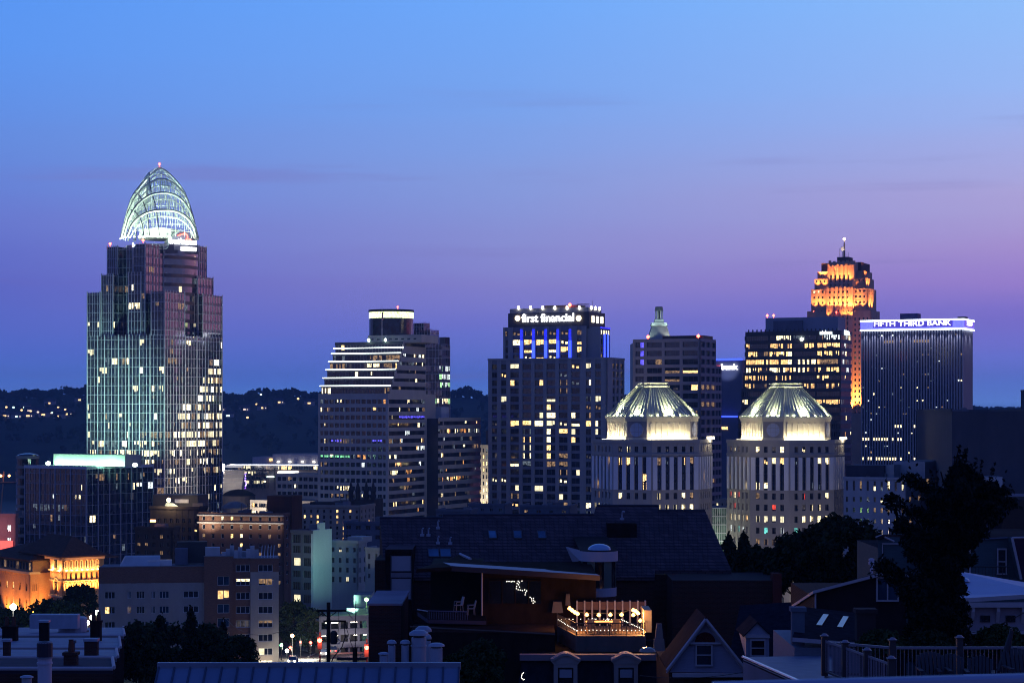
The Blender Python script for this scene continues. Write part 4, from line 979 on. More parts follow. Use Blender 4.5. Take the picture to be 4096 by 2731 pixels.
def flood(zx, zy, yb, e, up=14, d=2.2, dd=.5):
    e *= 5.5; up *= 1.5
    x = fr.lx(Q(zx), yb - d); z = fr.z(T(zy), x, yb - d) - .6
    lamp('SPOT', fr.W(x, yb - d, z), e, OR, fr.W(x, yb - .1, z + up), 75, .7, .4); fl = MB(); fl.box(x - .35, x + .35, yb - d - .3, yb - d + .3, z - .6, z - .1, DARK); fl.obj('floodlight', t)
for zx in (325, 450, 1010, 1130): flood(zx, 1300, 3, 7000)
for zx in (575, 660, 740, 825, 905, 960): flood(zx, 1300, -1, 6500, 16, 1.8)
for zx in (560, 800, 870, 940): flood(zx, 1428, -1, 1800, 5, 1.4)
for zx in (370, 490, 1020, 1140): flood(zx, 935, 6, 4500, 8)
for zx in (590, 715, 800, 890): flood(zx, 940, 1.5, 11000, 24, 1.6)
for zx in (600, 680, 760, 850, 920): flood(zx, 850, 1.5, 4500, 14, 2.0)
for zx in (435, 490, 1025): flood(zx, 762, 9, 9000, 10)
for zx in (590, 650, 735, 810, 890): flood(zx, 568, 4, 9000, 8, 1.6)
for k, (e) in ((1, 14000), (2, 8000), (3, 3500)):
    x0, x1, yb, y1, z0, z1 = geo[k]
    for f in (.3, .7): y = yb + (y1 - yb) * f; lamp('SPOT', fr.W(x1 + 2, y, z0 + .4), e * 2.5, OR, fr.W(x1, y, z0 + 16), 80, .7, .4)
lamp('SPOT', fr.W(xs_, 9, zc1 + .5), 3000, (1, .75, .45), fr.W(xs_, 14, zc1 + 12), 60)
for zz in (0,):
    x = (fr.lx(3408, 0) + fr.lx(3454, 0)) / 2
    for dx in (-2.4, 2.4): lamp('SPOT', fr.W(x + dx, -3.4, zw + .4), 170000, OR, fr.W(x + dx, 0, zw + 34), 70, .8, .4)
beacon(t, (geo[0][0] + 4, .5, fr.z(T(1375), geo[0][0], 0)), .5); beacon(t, (fr.lx(Q(700), -2), -2, fr.z(T(1370), 0, -2)), .5)

# ---- finned slab with the glowing white and blue bank sign
fr = Fr(3851, 1130, 25)
t = fr.root('office_tower', 'wide dark finned slab crowned by a glowing white and blue FIFTH THIRD BANK sign', 'office tower')
Wd = -fr.lx(3447); Dp = fr.ly(3891); zt = fr.z(1276); zs = fr.z(1315); rnd = random.Random(5)
pf, pr = fr.pl(-Wd, 0, 1, 0), fr.pl(0, 0, 0, 1); m = MB(); m.box(-Wd + .6, -.3, .6, Dp, 0, zs, BODY, ROOFD); m.pbox(pr, 0, Dp, 0, zs, -.3, 0, mat('finned_flank', (.2, .2, .24), .7, .1)); FN2 = mat('bank_fin', (.32, .32, .38), .6, .08)
n = 37
for i in range(n + 1): m.pbox(pf, Wd * i / n - .33, Wd * i / n + .33, 0, zs - .2, -.6, .25, FN2)
m.obj('wall', t); sh = 3.75; k = 0; z = zs - 3
while z > 2:
    m = MB(); py = HY - (z - CH) * F / 1130; q = .9 if abs(py - 1826) < 13.2 else .75 if abs(py - 1698) < 13.2 or abs(py - 1749) < 13.2 else .85 if abs(py - 1353) < 13.2 else .09
    m.pq(pf, 0, Wd, z - 1.4, z + sh - 1.4, -.5, G2)
    for i in range(n):
        if abs(py - 1353) < 13.2 and not 7 < i < 25: continue
        if q > .7 and (14 < i < 19 or i > 24 or (i < 9 and abs(py - 1698) < 13.2)): continue
        if rnd.random() < q:
            lit = W5 if abs(py - 1353) < 13.2 else rnd.choice([W2, W3, W5, W6]) if q < .3 else W2
            m.pq(pf, Wd * i / n + .35, Wd * (i + 1) / n - .35, z - .6 + rnd.random() * .4 * (q < .3), z + .9 - (.3 + rnd.random() * .7 if q < .3 else 0), -.45, lit)
    m.obj('window_band', t); z -= sh
WB2 = emit('sign_blue_white', (.15, .16, 1), 1.7, .15); m = MB()
m.box(-Wd - .6, .6, -.6, Dp + .6, zs, zt, WB2, ROOFD); m.obj('sign_band', t)
m = MB(); EDG = emit('sign_edge_white', (.75, .85, 1), 5)
m.pbox(pf, -.8, Wd + .8, zt - .5, zt + .35, .5, 1.0, EDG); m.pbox(pf, -.8, Wd + .8, zs - .4, zs + .5, .5, 1.0, EDG)
m.pbox(pr, -.8, Dp + .6, zt - .5, zt + .35, .5, 1.0, EDG); m.pbox(pr, -.8, Dp + .6, zs - .4, zs + .5, .5, 1.0, EDG)
m.obj('light_strip', t)
a0, a1 = pf.a(3340 + 282 / 1.782), pf.a(3340 + 828 / 1.782); zz = pf.z(1220 + 153 / 1.782, a0); hh = pf.z(1220 + 118 / 1.782, a0) - zz
DKB = emit('letter_face_white', (.95, .96, 1), 5)
m = MB(); m.pbox(pf, a0 - .8, a1 + 1, zz - .9, zz + hh + .9, .62, .8, emit('sign_backing_violet', (.12, .09, .9), .7)); m.pbox(pr, 1.2, Dp - 1, zz - .9, zz + hh + .9, .62, .8, emit('sign_backing_violet', (.12, .09, .9), .7)); m.obj('sign_backing', t)
text_mesh('sign_lettering', 'FIFTH THIRD BANK', a1 - a0, hh, DKB, .3, .0, parent=t, pl=pf, a=a0, z=zz, d=.85)
text_mesh('sign_lettering', '5/3', Dp * .45, hh, DKB, .3, .015, parent=t, pl=pr, a=Dp * .3, z=zz, d=.85)
for i in range(12): a = Wd * (i + .5) / 12; lamp('SPOT', fr.W(*pf.pt(a, zs - .8, 2.2)), 2800, (.72, .74, 1), fr.W(*pf.pt(a, zs - 22, 0)), 80, .9, .3)
for f in (.3, .7): lamp('SPOT', fr.W(*pr.pt(Dp * f, zs - .8, 2.2)), 2800, (.72, .74, 1), fr.W(*pr.pt(Dp * f, zs - 22, 0)), 80, .9, .3)
m = MB(); x0, x1 = fr.lx(3600, 8), fr.lx(3670, 8); m.box(x0, x1, 8, 16, zt, fr.z(1253, x1, 8), mat('bank_plant_room', (.05, .05, .2), .7), ROOFD); m.box(fr.lx(3830, 6), fr.lx(3862, 6), 6, 12, zt + .3, fr.z(1266, 0, 6), DARK); m.obj('penthouse', t)
# ---- the twin towers with lit pyramid roofs
def octa(L, c):
    h = L / 2; r = h + c / math.sqrt(2)
    return [(-h, -r), (h, -r), (r, -h), (r, h), (h, r), (-h, r), (-r, h), (-r, -h)]
TW = mat('twin_granite', (.38, .35, .33), .8, .1); TWL = mat('twin_marble_fin', (.74, .73, .78), .6, .08); TWR = mat('twin_roof_metal', (.66, .62, .46), .8, .18, 1.2)
CREAM = mat('drum_limestone', (.62, .56, .42), .8, .06)
def twin(px, Y, seed, label, ypk, lits):
    rnd = random.Random(seed); fr = Fr(px, Y, -21); t = fr.root('pyramid_tower', label, 'office tower', 'twin towers with lit pyramid roofs')
    B = octa(19, 15.2); D = octa(17.5, 8); rb = 9.5 + 15.2 / 1.414; rd = 8.75 + 8 / 1.414; wall = MB(); wn = Wins(t)
    Zf = lambda zy: fr.z(1180 + zy / 1.5375 + ypk, 0, -rb)
    ztop = Zf(893); wall.prism([(x * .945, y * .945) for x, y in B], 0, ztop - .1, BODY, ROOFG)
    small = [(Zf(965), Zf(930))]; z = Zf(1215); k = 0
    low = [(z - (i + 1) * 4.3 + 2, z - i * 4.3) for i in range(22)]; low = [r for r in low if r[0] > 0]
    fz0, fz1 = Zf(1197), Zf(995)
    sides = {7: (4, 0), 0: (5, 1), 1: (5, 2), 6: (5, 3)}
    for si, (n, _) in sides.items():
        (xa, ya), (xb, yb) = B[si], B[(si + 1) % 8]
        pl = fr.pl(xa, ya, xb - xa, yb - ya); L = math.hypot(xb - xa, yb - ya)
        edge = 1.3; w = (L - 2 * edge) / n; cc = [(edge + w * i + w * .27, edge + w * i + w * .73) for i in range(n)]
        rws = sorted(low) + [(fz0, fz1)] + small
        facade(wall, pl, 0, L, 0, ztop, cc, rws, TW, TW, .7, .08)
        wall.pbox(pl, -.1, L + .1, ztop - 1, ztop + .25, -.6, .3, TW); wall.pbox(pl, -.1, L + .1, fz1 + .5, fz1 + 1.2, -.5, .22, TW)
        e = edge * .3
        for c0, c1 in cc + [(L - .2, L)]: wall.pbox(pl, e, c0 - .1, fz0, fz1, -.3, .3, TWL); e = c1 + .1
        for ri, (r0, r1) in enumerate(sorted(low, reverse=True)):
            for ci, (c0, c1) in enumerate(cc):
                q, ws = lits.get(ri, (.12, [(W5, 2), (W7, 2), (W2, 1)])); lit = pick(ws, rnd) if (rnd.random() < q and si != 1) else None
                wn.add(pl, c0, c1, r0, r1, -.6, rnd.choice(['full', 'full', 'slit', 'blind']) if q < .9 else rnd.choice(['full', 'slit', 'full']), lit, G3, 2, pri=1 if si != 1 else 0)
        for c0, c1 in cc:
            r0, r1 = small[0]; wn.add(pl, c0, c1, r0, r1, -.6, rnd.choice(['slit', 'bits', 'full']), rnd.choice([W5, W7, W2]) if rnd.random() < .6 else None, G3, 2, pri=1)
            hh = (fz1 - fz0) / 4
            for j in range(4):
                q = {0: .3, 1: .12, 2: .1, 3: .55}[j]; lit = rnd.choice([W5, W2, W6, W1]) if rnd.random() < q else None
                wn.add(pl, c0, c1, fz0 + hh * j + .15, fz0 + hh * (j + 1) - .25, -.55, rnd.choice(['full', 'slit', 'bits', 'blind']), lit, G2, 2, pri=1)
    wn.done()
    for si in (2, 3, 4, 5): wall.face([(*B[si], 0), (*B[(si + 1) % 8], 0), (*B[(si + 1) % 8], ztop), (*B[si], ztop)], TW)
    wall.face([(x, y, ztop - .02) for x, y in B], ROOFG); wall.obj('wall', t)
    # drum
    zd = fr.z(1180 + 760 / 1.5375 + ypk, 0, -rd); m = MB(); m.prism(D, ztop, zd, CREAM, ROOFG); m2 = MB()
    for si in range(8):
        (xa, ya), (xb, yb) = D[si], D[(si + 1) % 8]; pl = fr.pl(xa, ya, xb - xa, yb - ya); L = math.hypot(xb - xa, yb - ya)
        m.pbox(pl, -.2, L + .2, zd - .9, zd, 0, .4, CREAM); m.pbox(pl, 0, L, ztop, ztop + 1.0, 0, .25, CREAM)
        if si % 2 == 0:
            for i in range(7): m.pbox(pl, 1.2 + (L - 3.4) * i / 6, 2.2 + (L - 3.4) * i / 6, ztop + 1.2, zd - 1.6, 0, .35, CREAM)
        else: m.pbox(pl, .1, L - .1, ztop + 1, zd - 1, .02, .15, mat('drum_corner_stone', (.26, .24, .25), .8, .1))
    m.obj('drum', t)
    for si in (7, 1):
        (xa, ya), (xb, yb) = D[si], D[(si + 1) % 8]; pl = fr.pl(xa, ya, xb - xa, yb - ya); L = math.hypot(xb - xa, yb - ya); c = L / 2; zc_ = (ztop + zd) / 2 - .1
        m = MB(); N_ = 28; ring = [pl.pt(c + 2.55 * math.cos(2 * math.pi * i / N_), zc_ + 2.55 * math.sin(2 * math.pi * i / N_), .28) for i in range(N_)]
        m.face(ring, mat('round_window_pale', (.50, .52, .60), .4, .08))
        rg = [pl.pt(c + 2.6 * math.cos(2 * math.pi * i / N_), zc_ + 2.6 * math.sin(2 * math.pi * i / N_), .25) for i in range(N_ + 1)]; m.path(rg, .14, TW, 5)
        for dx in (-.85, .85): m.pbox(pl, c + dx - .06, c + dx + .06, zc_ - 2.4, zc_ + 2.4, .29, .36, TW); m.pbox(pl, c - 2.4, c + 2.4, zc_ + dx - .06, zc_ + dx + .06, .29, .37, TW)
        m.obj('round_window', t)
    # roof
    ze = fr.z(1180 + 748 / 1.5375 + ypk, 0, -rd); zr = fr.z(1180 + 565 / 1.5375 + ypk); zk = fr.z(1180 + 541 / 1.5375 + ypk); m = MB(); k1, k2 = 1.05, .345
    Ee = [(x * k1, y * k1) for x, y in D]; Tt = [(x * k2, y * k2) for x, y in D]; m.prism(Ee, zd, ze + .1, TWR)
    for i in range(8):
        j = (i + 1) % 8; m.face([(*Ee[i], ze), (*Ee[j], ze), (*Tt[j], zr), (*Tt[i], zr)], TWR)
        ns = 11 if i % 2 == 0 else 6
        for s in range(ns + 1):
            f = s / ns; A_ = (Ee[i][0] + (Ee[j][0] - Ee[i][0]) * f, Ee[i][1] + (Ee[j][1] - Ee[i][1]) * f, ze + .1); B_ = (Tt[i][0] + (Tt[j][0] - Tt[i][0]) * f, Tt[i][1] + (Tt[j][1] - Tt[i][1]) * f, zr + .1)
            m.tube(A_, B_, .17 if s % ns else .3, mat('roof_rib_dark', (.28, .27, .21), .7) if s % ns else TWR, 4)
    m.obj('roof', t)
    m = MB(); m.prism([(x * 1.12, y * 1.12) for x, y in Tt], zr - .2, zr + .35, CREAM); m.prism([(x * .98, y * .98) for x, y in Tt], zr + .35, zk - .3, CREAM); m.prism([(x * 1.1, y * 1.1) for x, y in Tt], zk - .3, zk, CREAM); m.obj('roof_cap', t)
    cr = (1, .88, .6); gr = (.88, 1, .66); fx = MB(); GF = emit('eave_lamp_face', (.75, 1, .7), 10)
    for si in (6, 7, 0, 1):
        (xa, ya), (xb, yb) = D[si], D[(si + 1) % 8]; pl = fr.pl(xa, ya, xb - xa, yb - ya); L = math.hypot(xb - xa, yb - ya)
        if si % 2 == 0:
            lamp('AREA', fr.W(*pl.pt(L / 2, ztop + .25, 1.7)), 2400, cr, fr.W(*pl.pt(L / 2, ztop + 5.5, 0)), size=.4, sx=L * .95)
            m = MB(); m.pbox(pl, 0, L, ztop + .02, ztop + .3, 1.9, 2.2, emit('ledge_light', (1, .9, .6), 3)); m.obj('light_strip', t)
        n = 6 if si % 2 == 0 else 2
        for i in range(n):
            a = L * (i + .5) / n; p = pl.pt(a, ze + .55, -.15 + .5); lamp('POINT', fr.W(*p), 260, gr, size=.25); fx = MB(); fx.pbox(pl, a - .18, a + .18, ze + .12, ze + .35, .25, .5, GF); fx.obj('floodlight', t)
        lamp('SPOT', fr.W(*pl.pt(L / 2, ze + .7, 1.2)), 26000 if si % 2 == 0 else 13000, gr, fr.W(*pl.pt(L / 2, zr + 2, -rd * .62)), 110, .9, .5)
    m = MB(); c = B[2]; m.box(c[0] - 3.2, c[0] - .4, c[1] - 2.6, c[1] - 2.2, ztop + .3, ztop + 1.2, emit('corner_flood', (1, .88, .6), 18)); m.obj('floodlight', t); lamp('POINT', fr.W(c[0] - 1.5, c[1] - 3.2, ztop + 1.), 1500, cr, size=.4)
    lamp('AREA', fr.W(-4, -52, 12), 4500, (1, .88, .74), fr.W(0, -rb, 52), size=4, sx=30)  # unseen warm area light added in front to lift the shaft
    return t
twin(2608, 745, 41, 'left twin tower with lit pyramid roof, in front of gridded tower', 0, {0: (.4, [(W2, 1), (W5, 2)]), 1: (.75, [(W2, 2), (WC, 2), (W5, 1)]), 2: (.8, [(WC, 2), (W2, 2)])})
twin(3142, 765, 43, 'right twin tower with lit pyramid roof, in front of amber banded tower', 1.5, {0: (.35, [(W2, 1), (WR, 1), (W5, 2)]), 1: (.45, [(WR, 2), (W2, 2), (W7, 3)]), 2: (.92, [(WC, 2), (W2, 2), (W1, 1)]), 3: (.6, [(WT, 2), (W3, 1), (W7, 1)]), 4: (.5, [(W2, 1), (W5, 1)]), 5: (.5, [(W2, 1), (W5, 1)])})
# glass link between the twins
fr = Fr(2905, 770, 10); t = fr.root('glass_atrium', 'greenish glass atrium block between the twin towers', 'building'); m = MB(); wn = Wins(t)
x0 = fr.lx(2835); zt = fr.z(2030); GL = glass('atrium_glass', (.1, .16, .13), .2, 1.6); m.box(x0, 0, 0, 20, 0, zt, GL, ROOFG)
p = fr.pl(x0, 0, 1, 0)
for i in range(9): m.pbox(p, -x0 * i / 8 - .1, -x0 * i / 8 + .1, 0, zt, .02, .2, FIN)
for i in range(12): m.pbox(p, 0, -x0, zt - .3 - i * 3.2, zt - i * 3.2, .02, .15, FIN)
m.obj('wall', t)
lamp('AREA', fr.W(x0 / 2, -6, zt - 30), 9000, (.9, 1, .75), fr.W(x0 / 2, 0, zt - 12), size=3, sx=8)
fr = Fr(2960, 790, 25); t = fr.root('office_block', 'low stone office block behind the glass atrium with lit slot windows', 'office building'); m = MB(); wn = Wins(t); x0 = fr.lx(2860); zt = fr.z(1995); p = fr.pl(x0, 0, 1, 0); L = -x0
cc = [(L * (i + .3) / 5, L * (i + .62) / 5) for i in range(5)]; rr = sorted((zt - 4 - i * 4.6, zt - 1.8 - i * 4.6) for i in range(12)); facade(m, p, 0, L, 0, zt, cc, rr, TW); m.box(x0 + .5, -.05, .5, 20, 0, zt - .1, TW, ROOFG); m.obj('wall', t)
for r0, r1 in rr:
    for c0, c1 in cc: wn.add(p, c0, c1, r0, r1, -.4, 'full', R.choice([W2, WC]) if R.random() < .5 else None, G3, 2)
wn.done()

# ---- generic midtown block
def block_building(name, label, cat, px0, pxc, pxr, py, Y, rot, wallm, nc, rows, nr=0, lit=.2, ws=WARMSET, roofm=ROOFD, ww=.5, seed=1, frame=None, dark=G1, py0=0, mull=2, cornice=True, zb=0., parap=.7, varl=('full', 'full', 'low', 'blind'), depth=None, rec=.35, group=None):
    """rows: list of (top_py, bottom_py) window rows on the front"""
    fr = Fr(pxc, Y, rot, zb); t = fr.root(name, label, cat, group); m = MB(); wn = Wins(t); rnd = random.Random(seed)
    x0 = fr.lx(px0); L = -x0; D_ = depth or (fr.ly(pxr) if pxr else 14); zt = fr.z(py); p = fr.pl(x0, 0, 1, 0); pr = fr.pl(0, 0, 0, 1)
    cc = [(L * (i + .5 - ww / 2) / nc, L * (i + .5 + ww / 2) / nc) for i in range(nc)]
    rr = sorted((max(.2, fr.z(b)), fr.z(a)) for a, b in rows); rr = [r for r in rr if r[1] > r[0] + .3]
    facade(m, p, 0, L, 0, zt, cc, rr, wallm, wallm, rec, .05)
    if nr and pxr:
        cr = [(D_ * (i + .5 - ww / 2) / nr, D_ * (i + .5 + ww / 2) / nr) for i in range(nr)]
        facade(m, pr, 0, D_, 0, zt, cr, rr, wallm, wallm, rec, .05)
    else: cr = []; m.pbox(pr, 0, D_, 0, zt, -.3, -.01, wallm)
    m.box(x0 + rec, -rec, rec, D_, 0, zt - .1, wallm, roofm)
    m.pbox(p, -.15, L + .15, zt - .1, zt + parap, -.45, .22 if cornice else .03, wallm); m.pbox(pr, 0, D_, zt - .1, zt + parap, -.4, .2 if cornice else .03, wallm)
    m.pbox(fr.pl(x0, D_, 0, -1), 0, D_, zt - .1, zt + parap, -.4, .02, wallm)
    m.obj('wall', t)
    for r0, r1 in rr:
        for c0, c1 in cc: wn.add(p, c0, c1, r0, r1, -rec + .05, rnd.choice(varl), pick(ws, rnd) if rnd.random() < lit else None, dark, mull, frame, pri=1)
        for c0, c1 in cr: wn.add(pr, c0, c1, r0, r1, -rec + .05, 'full', pick(ws, rnd) if rnd.random() < lit * .6 else None, dark, mull, frame)
    wn.done()
    for q in range(3 if L > 14 else 1):      # rooftop plant
        a = L * rnd.uniform(.12, .8); w_ = rnd.uniform(1.2, 3.2); y_ = rnd.uniform(1.5, 5); m = MB(); m.box(x0 + a, x0 + a + w_, y_, y_ + 2, zt - .1, zt + rnd.uniform(.9, 2.0), [ROOFG, CONCD, STONE][q]); m.tube((x0 + a + w_ / 2, y_ + 1, zt), (x0 + a + w_ / 2, y_ + 1, zt + 3), .09, DARK, 5); m.obj('roof_unit', t)
    return fr, t, x0, L, D_, zt
def rowsof(y0, step, h, n): return [(y0 + i * step, y0 + i * step + h) for i in range(n)]
def roofbox(fr, t, x0, x1, y0, y1, z0, z1, m_, name='plant_box'):
    m = MB(); m.box(x0, x1, y0, y1, z0, z1, m_); m.obj(name, t)
MET = mat('plant_metal', (.4, .42, .46), .6, .15)
BRK = mat('brick_dark_red', (.10, .045, .035), .9, .25); BRB = mat('brick_brown', (.20, .11, .08), .9, .2); TAN = mat('tan_masonry', (.38, .31, .25), .9, .12); BLK = mat('soot_masonry', (.06, .05, .05), .9, .25)

# dark blocks on the right edge
fr, t, x0, L, D_, zt = block_building('office_block', 'dark blocky building behind conifer with scattered lit windows', 'office building', 3663, 3960, 4300, 1644, 900, 10, mat('dark_block', (.075, .075, .095), .8, .15), 9, rowsof(1712, 36, 14, 16), 0, .08, WARMSET, seed=3, ww=.35)
m = MB(); m.box(fr.lx(3785, -2), fr.lx(3875, -2), -2, 0, fr.z(1700), zt + .8, mat('dark_block_light_cap', (.14, .14, .18), .8)); m.box(fr.lx(3700, -1.5), fr.lx(3745, -1.5), -1.5, 0, 0, fr.z(1690), mat('dark_block_b', (.05, .05, .065), .8)); m.obj('bay', t)
fr, t, x0, L, D_, zt = block_building('office_block', 'dark building at right edge with a few bright windows', 'office building', 3962, 4230, 4400, 1660, 850, 5, mat('dark_block_c', (.06, .06, .08), .8, .15), 10, rowsof(1680, 34, 16, 18), 0, .14, WARMSET, seed=12, ww=.4)
fr, t, x0, L, D_, zt = block_building('tower_block', 'dark slab cut by right edge rising above its neighbours', 'tower', 4084, 4300, 4400, 1565, 950, 5, mat('dark_block_d', (.05, .05, .08), .8, .15), 8, rowsof(1640, 34, 16, 3), 0, .1, seed=12, ww=.4)
# pale low block right of the twins
fr, t, x0, L, D_, zt = block_building('office_block', 'pale low office block with tall slot windows under its roof', 'office building', 3374, 3625, 3760, 1918, 640, 25, mat('pale_block', (.48, .48, .52), .8, .1), 9, [(1926, 1964), (1990, 2010), (2034, 2052), (2078, 2096), (2122, 2140)], 4, .35, [(W2, 3), (WC, 2), (W5, 3), (W6, 2)], seed=9, ww=.3)
m = MB(); m.box(fr.lx(3382, 3), fr.lx(3536, 3), 3, 14, zt, fr.z(1862, 0, 3), mat('louvre_dark', (.05, .05, .07), .8), ROOFG); m.box(fr.lx(3536, 5), fr.lx(3575, 5), 5, 16, zt, fr.z(1860, 0, 5), MET, ROOFG); m.obj('penthouse', t)
m = MB(); m.box(fr.lx(3578, 14), fr.lx(3700, 14), 14, 40, zt, fr.z(1846, 0, 14), mat('pale_block_upper', (.42, .43, .47), .8, .08), ROOFG); m.obj('upper_block', t)
fr, t, x0, L, D_, zt = block_building('warehouse', 'wide pale plain wall behind conifer at right edge', 'building', 3880, 4300, 4400, 1985, 520, 6, mat('pale_violet_wall', (.30, .29, .36), .8, .1), 6, [(2120, 2130)], 0, .1, seed=9, ww=.2)
m = MB(); m.box(fr.lx(3900, 3), fr.lx(4010, 3), 3, 14, zt, fr.z(1908, 0, 3), mat('pale_block_upper', (.42, .43, .47), .8, .08), ROOFG); m.obj('penthouse', t)

# ---- ballpark and glass hall seen between the towers
fr = Fr(1275, 1250, 5); t = fr.root('glass_hall', 'riverside glass hall with bright white eave line and warm lit interior', 'building'); x0 = fr.lx(930); L = -x0; zt = fr.z(1858); p = fr.pl(x0, 0, 1, 0)
m = MB(); m.box(x0, 0, .5, 30, 0, zt, CONCD, ROOFG); m.pbox(p, -1, L, zt + .1, zt + .5, -1, 2.5, WHITE); m.obj('wall', t)
m = MB(); m.pbox(p, -1, L, zt - .5, zt + .1, 1.2, 2.6, emit('eave_white', (.85, .9, 1), 4)); m.obj('light_strip', t)
rnd = random.Random(2)
for r, (ya, yb) in enumerate(((1864, 1878), (1885, 1900), (1905, 1918), (1922, 1934), (1938, 1952))):
    m = MB(); z0, z1 = fr.z(yb), fr.z(ya); Lr = L if r < 1 else L * .42
    band(m, p, 0, Lr, z0, z1, .1, 1.6, [.75, .6, .35, .3, .2][r], rnd, [(W2, 5), (WC, 4), (W5, 2), (W1, 3)], (G1, G2), run=.8); m.obj('window_band', t)
m = MB()
for px in (930, 973, 1005, 1020, 1052, 1098): m.pbox(p, p.a(px) - .25, p.a(px) + .25, fr.z(1960), zt, .12, .5, DARK)
m.obj('column', t)
m = MB(); m.pbox(p, p.a(1112), p.a(1195), fr.z(1893), fr.z(1884), .6, 1, emit('hall_sign_white', (1, .93, .8), 3.5)); m.pbox(p, p.a(1068), p.a(1098), fr.z(1909), fr.z(1904), .6, 1, emit('hall_sign_pale', (.75, 1, .85), 3)); m.obj('sign_board', t)
PU = emit('led_violet', (.28, .1, 1), 3.2); m = MB()
for i in range(230):
    a = rnd.uniform(p.a(930), p.a(985)); z = rnd.uniform(fr.z(1956), fr.z(1890)); s = rnd.uniform(.18, .5); m.pbox(p, a, a + s, z, z + s * 1.3, .7, .8, PU if rnd.random() < .8 else LSIGN)
m.obj('led_screen', t)
fr2 = Fr(1285, 1320, 5); t = fr2.root('arena', 'pale arena wall with four small floodlit arches above glass hall', 'building'); x0 = fr2.lx(1090); p = fr2.pl(x0, 0, 1, 0); AR = mat('arena_wall', (.38, .38, .46), .8, .08)
m = MB(); m.box(x0, 0, 0, 40, 0, fr2.z(1816), AR, ROOFG); m.box(fr2.lx(1002), x0, 6, 40, 0, fr2.z(1829), AR, ROOFG); m.obj('wall', t)
m = MB()
for px in (1115, 1161, 1211, 1257):
    a = p.a(px); z = fr2.z(1849); m.pbox(p, a - .8, a + .8, z, z + .7, 1.2, 1.9, emit('wall_washer', (1, .9, .7), 10)); lamp('SPOT', fr2.W(*p.pt(a, z + .2, 1.6)), 4500, (1, .85, .6), fr2.W(*p.pt(a, z + 6, 0)), 90)
m.pbox(p, p.a(1072), p.a(1088), fr2.z(1844), fr2.z(1834), -5, -4, W1); m.obj('wall_light', t)
fr = Fr(905, 1200, 0); t = fr.root('floodlight_mast', 'white stadium mast with a dazzling lamp beside the glass tower', 'floodlight'); z = fr.z(1866); xx = (885 - 905) * 1200 / F
m = MB(); m.tube((xx, 0, z), (xx + 7, 0, fr.z(1950)), .5, WHITE, 6); m.tube((xx, 0, z), (xx + 9, 0, fr.z(1950)), .35, WHITE, 6); m.tube((xx, 0, z), (xx + 8, 0, fr.z(1856)), .35, WHITE, 6); m.obj('mast', t)
m = MB(); m.lathe([(.3, -2.2), (1.8, -1.5), (2.2, 0), (1.8, 1.5), (.3, 2.2)], xx, 0, emit('stadium_lamp', (1, .9, .8), 40), 10, z); m.obj('lamp_head', t); lamp('POINT', fr.W(xx, -3, z), 30000, (1, .85, .7), size=1)
fr = Fr(945, 1180, 0); t = fr.root('ballpark_stand', 'pale tiers of ballpark stands behind the floodlight mast', 'grandstand'); m = MB()
for i in range(6): m.box(-9, 3, i * 2.5, i * 2.5 + 2.5, 0, fr.z(1958 - i * 15), CONC, WHITE)
m.box(-9, 2, 12, 16, fr.z(1872), fr.z(1862), WHITE); m.obj('stand', t); lamp('AREA', fr.W(-4, -8, fr.z(1880)), 2500, (1, .95, .8), fr.W(-3, 4, fr.z(1930)), size=3, sx=10)
for px, py, wd, Y, lb in ((955, 1955, 130, 900, 'wide dark flat dome'), (940, 2004, 105, 860, 'small pale dome over drum')):
    fr = Fr(px, Y, 0); t = fr.root('domed_hall', lb + ' right of the glass tower foot', 'building'); r_ = wd / 2 * Y / F; z = fr.z(py + 26); m = MB(); m.lathe([(r_, 0), (r_, z)], 0, 0, CONCD, 24); m.obj('wall', t); m = MB(); m.lathe([(r_ + .3, 0), (r_ * .85, 1.2), (r_ * .5, 2.4), (.1, 2.9)], 0, 0, ROOFD if py < 1990 else ROOFG, 24, z); m.obj('roof', t, smooth=True)
# banded low wings of the stepped tower
for (px0, pxc, py, Y, lb, n) in ((1105, 1275, 1896, 880, 'pale banded block directly left of stepped tower', 9), (1000, 1262, 2004, 860, 'lower pale banded block left of stepped tower foot', 5)):
    fr = Fr(pxc, Y, 25); t = fr.root('office_block', lb, 'office building'); m = MB(); x0 = fr.lx(px0); p = fr.pl(x0, 0, 1, 0); zt = fr.z(py); L = -x0; m.box(x0 + .4, -.05, .5, 20, 0, zt - .1, BODY, ROOFG); m.pbox(p, 0, L, zt - 1.4, zt, -.5, 0, CA)
    for i in range(n):
        z = zt - 1.4 - i * 3.27; m.pbox(p, 0, L, z - 3.27, z - 1.75, -.5, 0, CA); q = MB(); band(q, p, .6, L - .6, z - 1.75, z, -.35, 1.55, .15, rnd, WARMSET)
        q.obj('window_band', t)
        for k in range(1, 8): m.pbox(p, L * k / 8 - .3, L * k / 8 + .3, z - 1.75, z, -.4, -.1, CA)
    m.pbox(p, 0, .6, 0, zt, -.45, .03, CA); m.pbox(p, L - .6, L, 0, zt, -.45, .03, CA); m.obj('wall', t)
    lamp('AREA', fr.W(x0 / 2, -25, 10), 26000, (1, .85, .6), fr.W(x0 / 2, 0, zt * .55), size=3, sx=20)

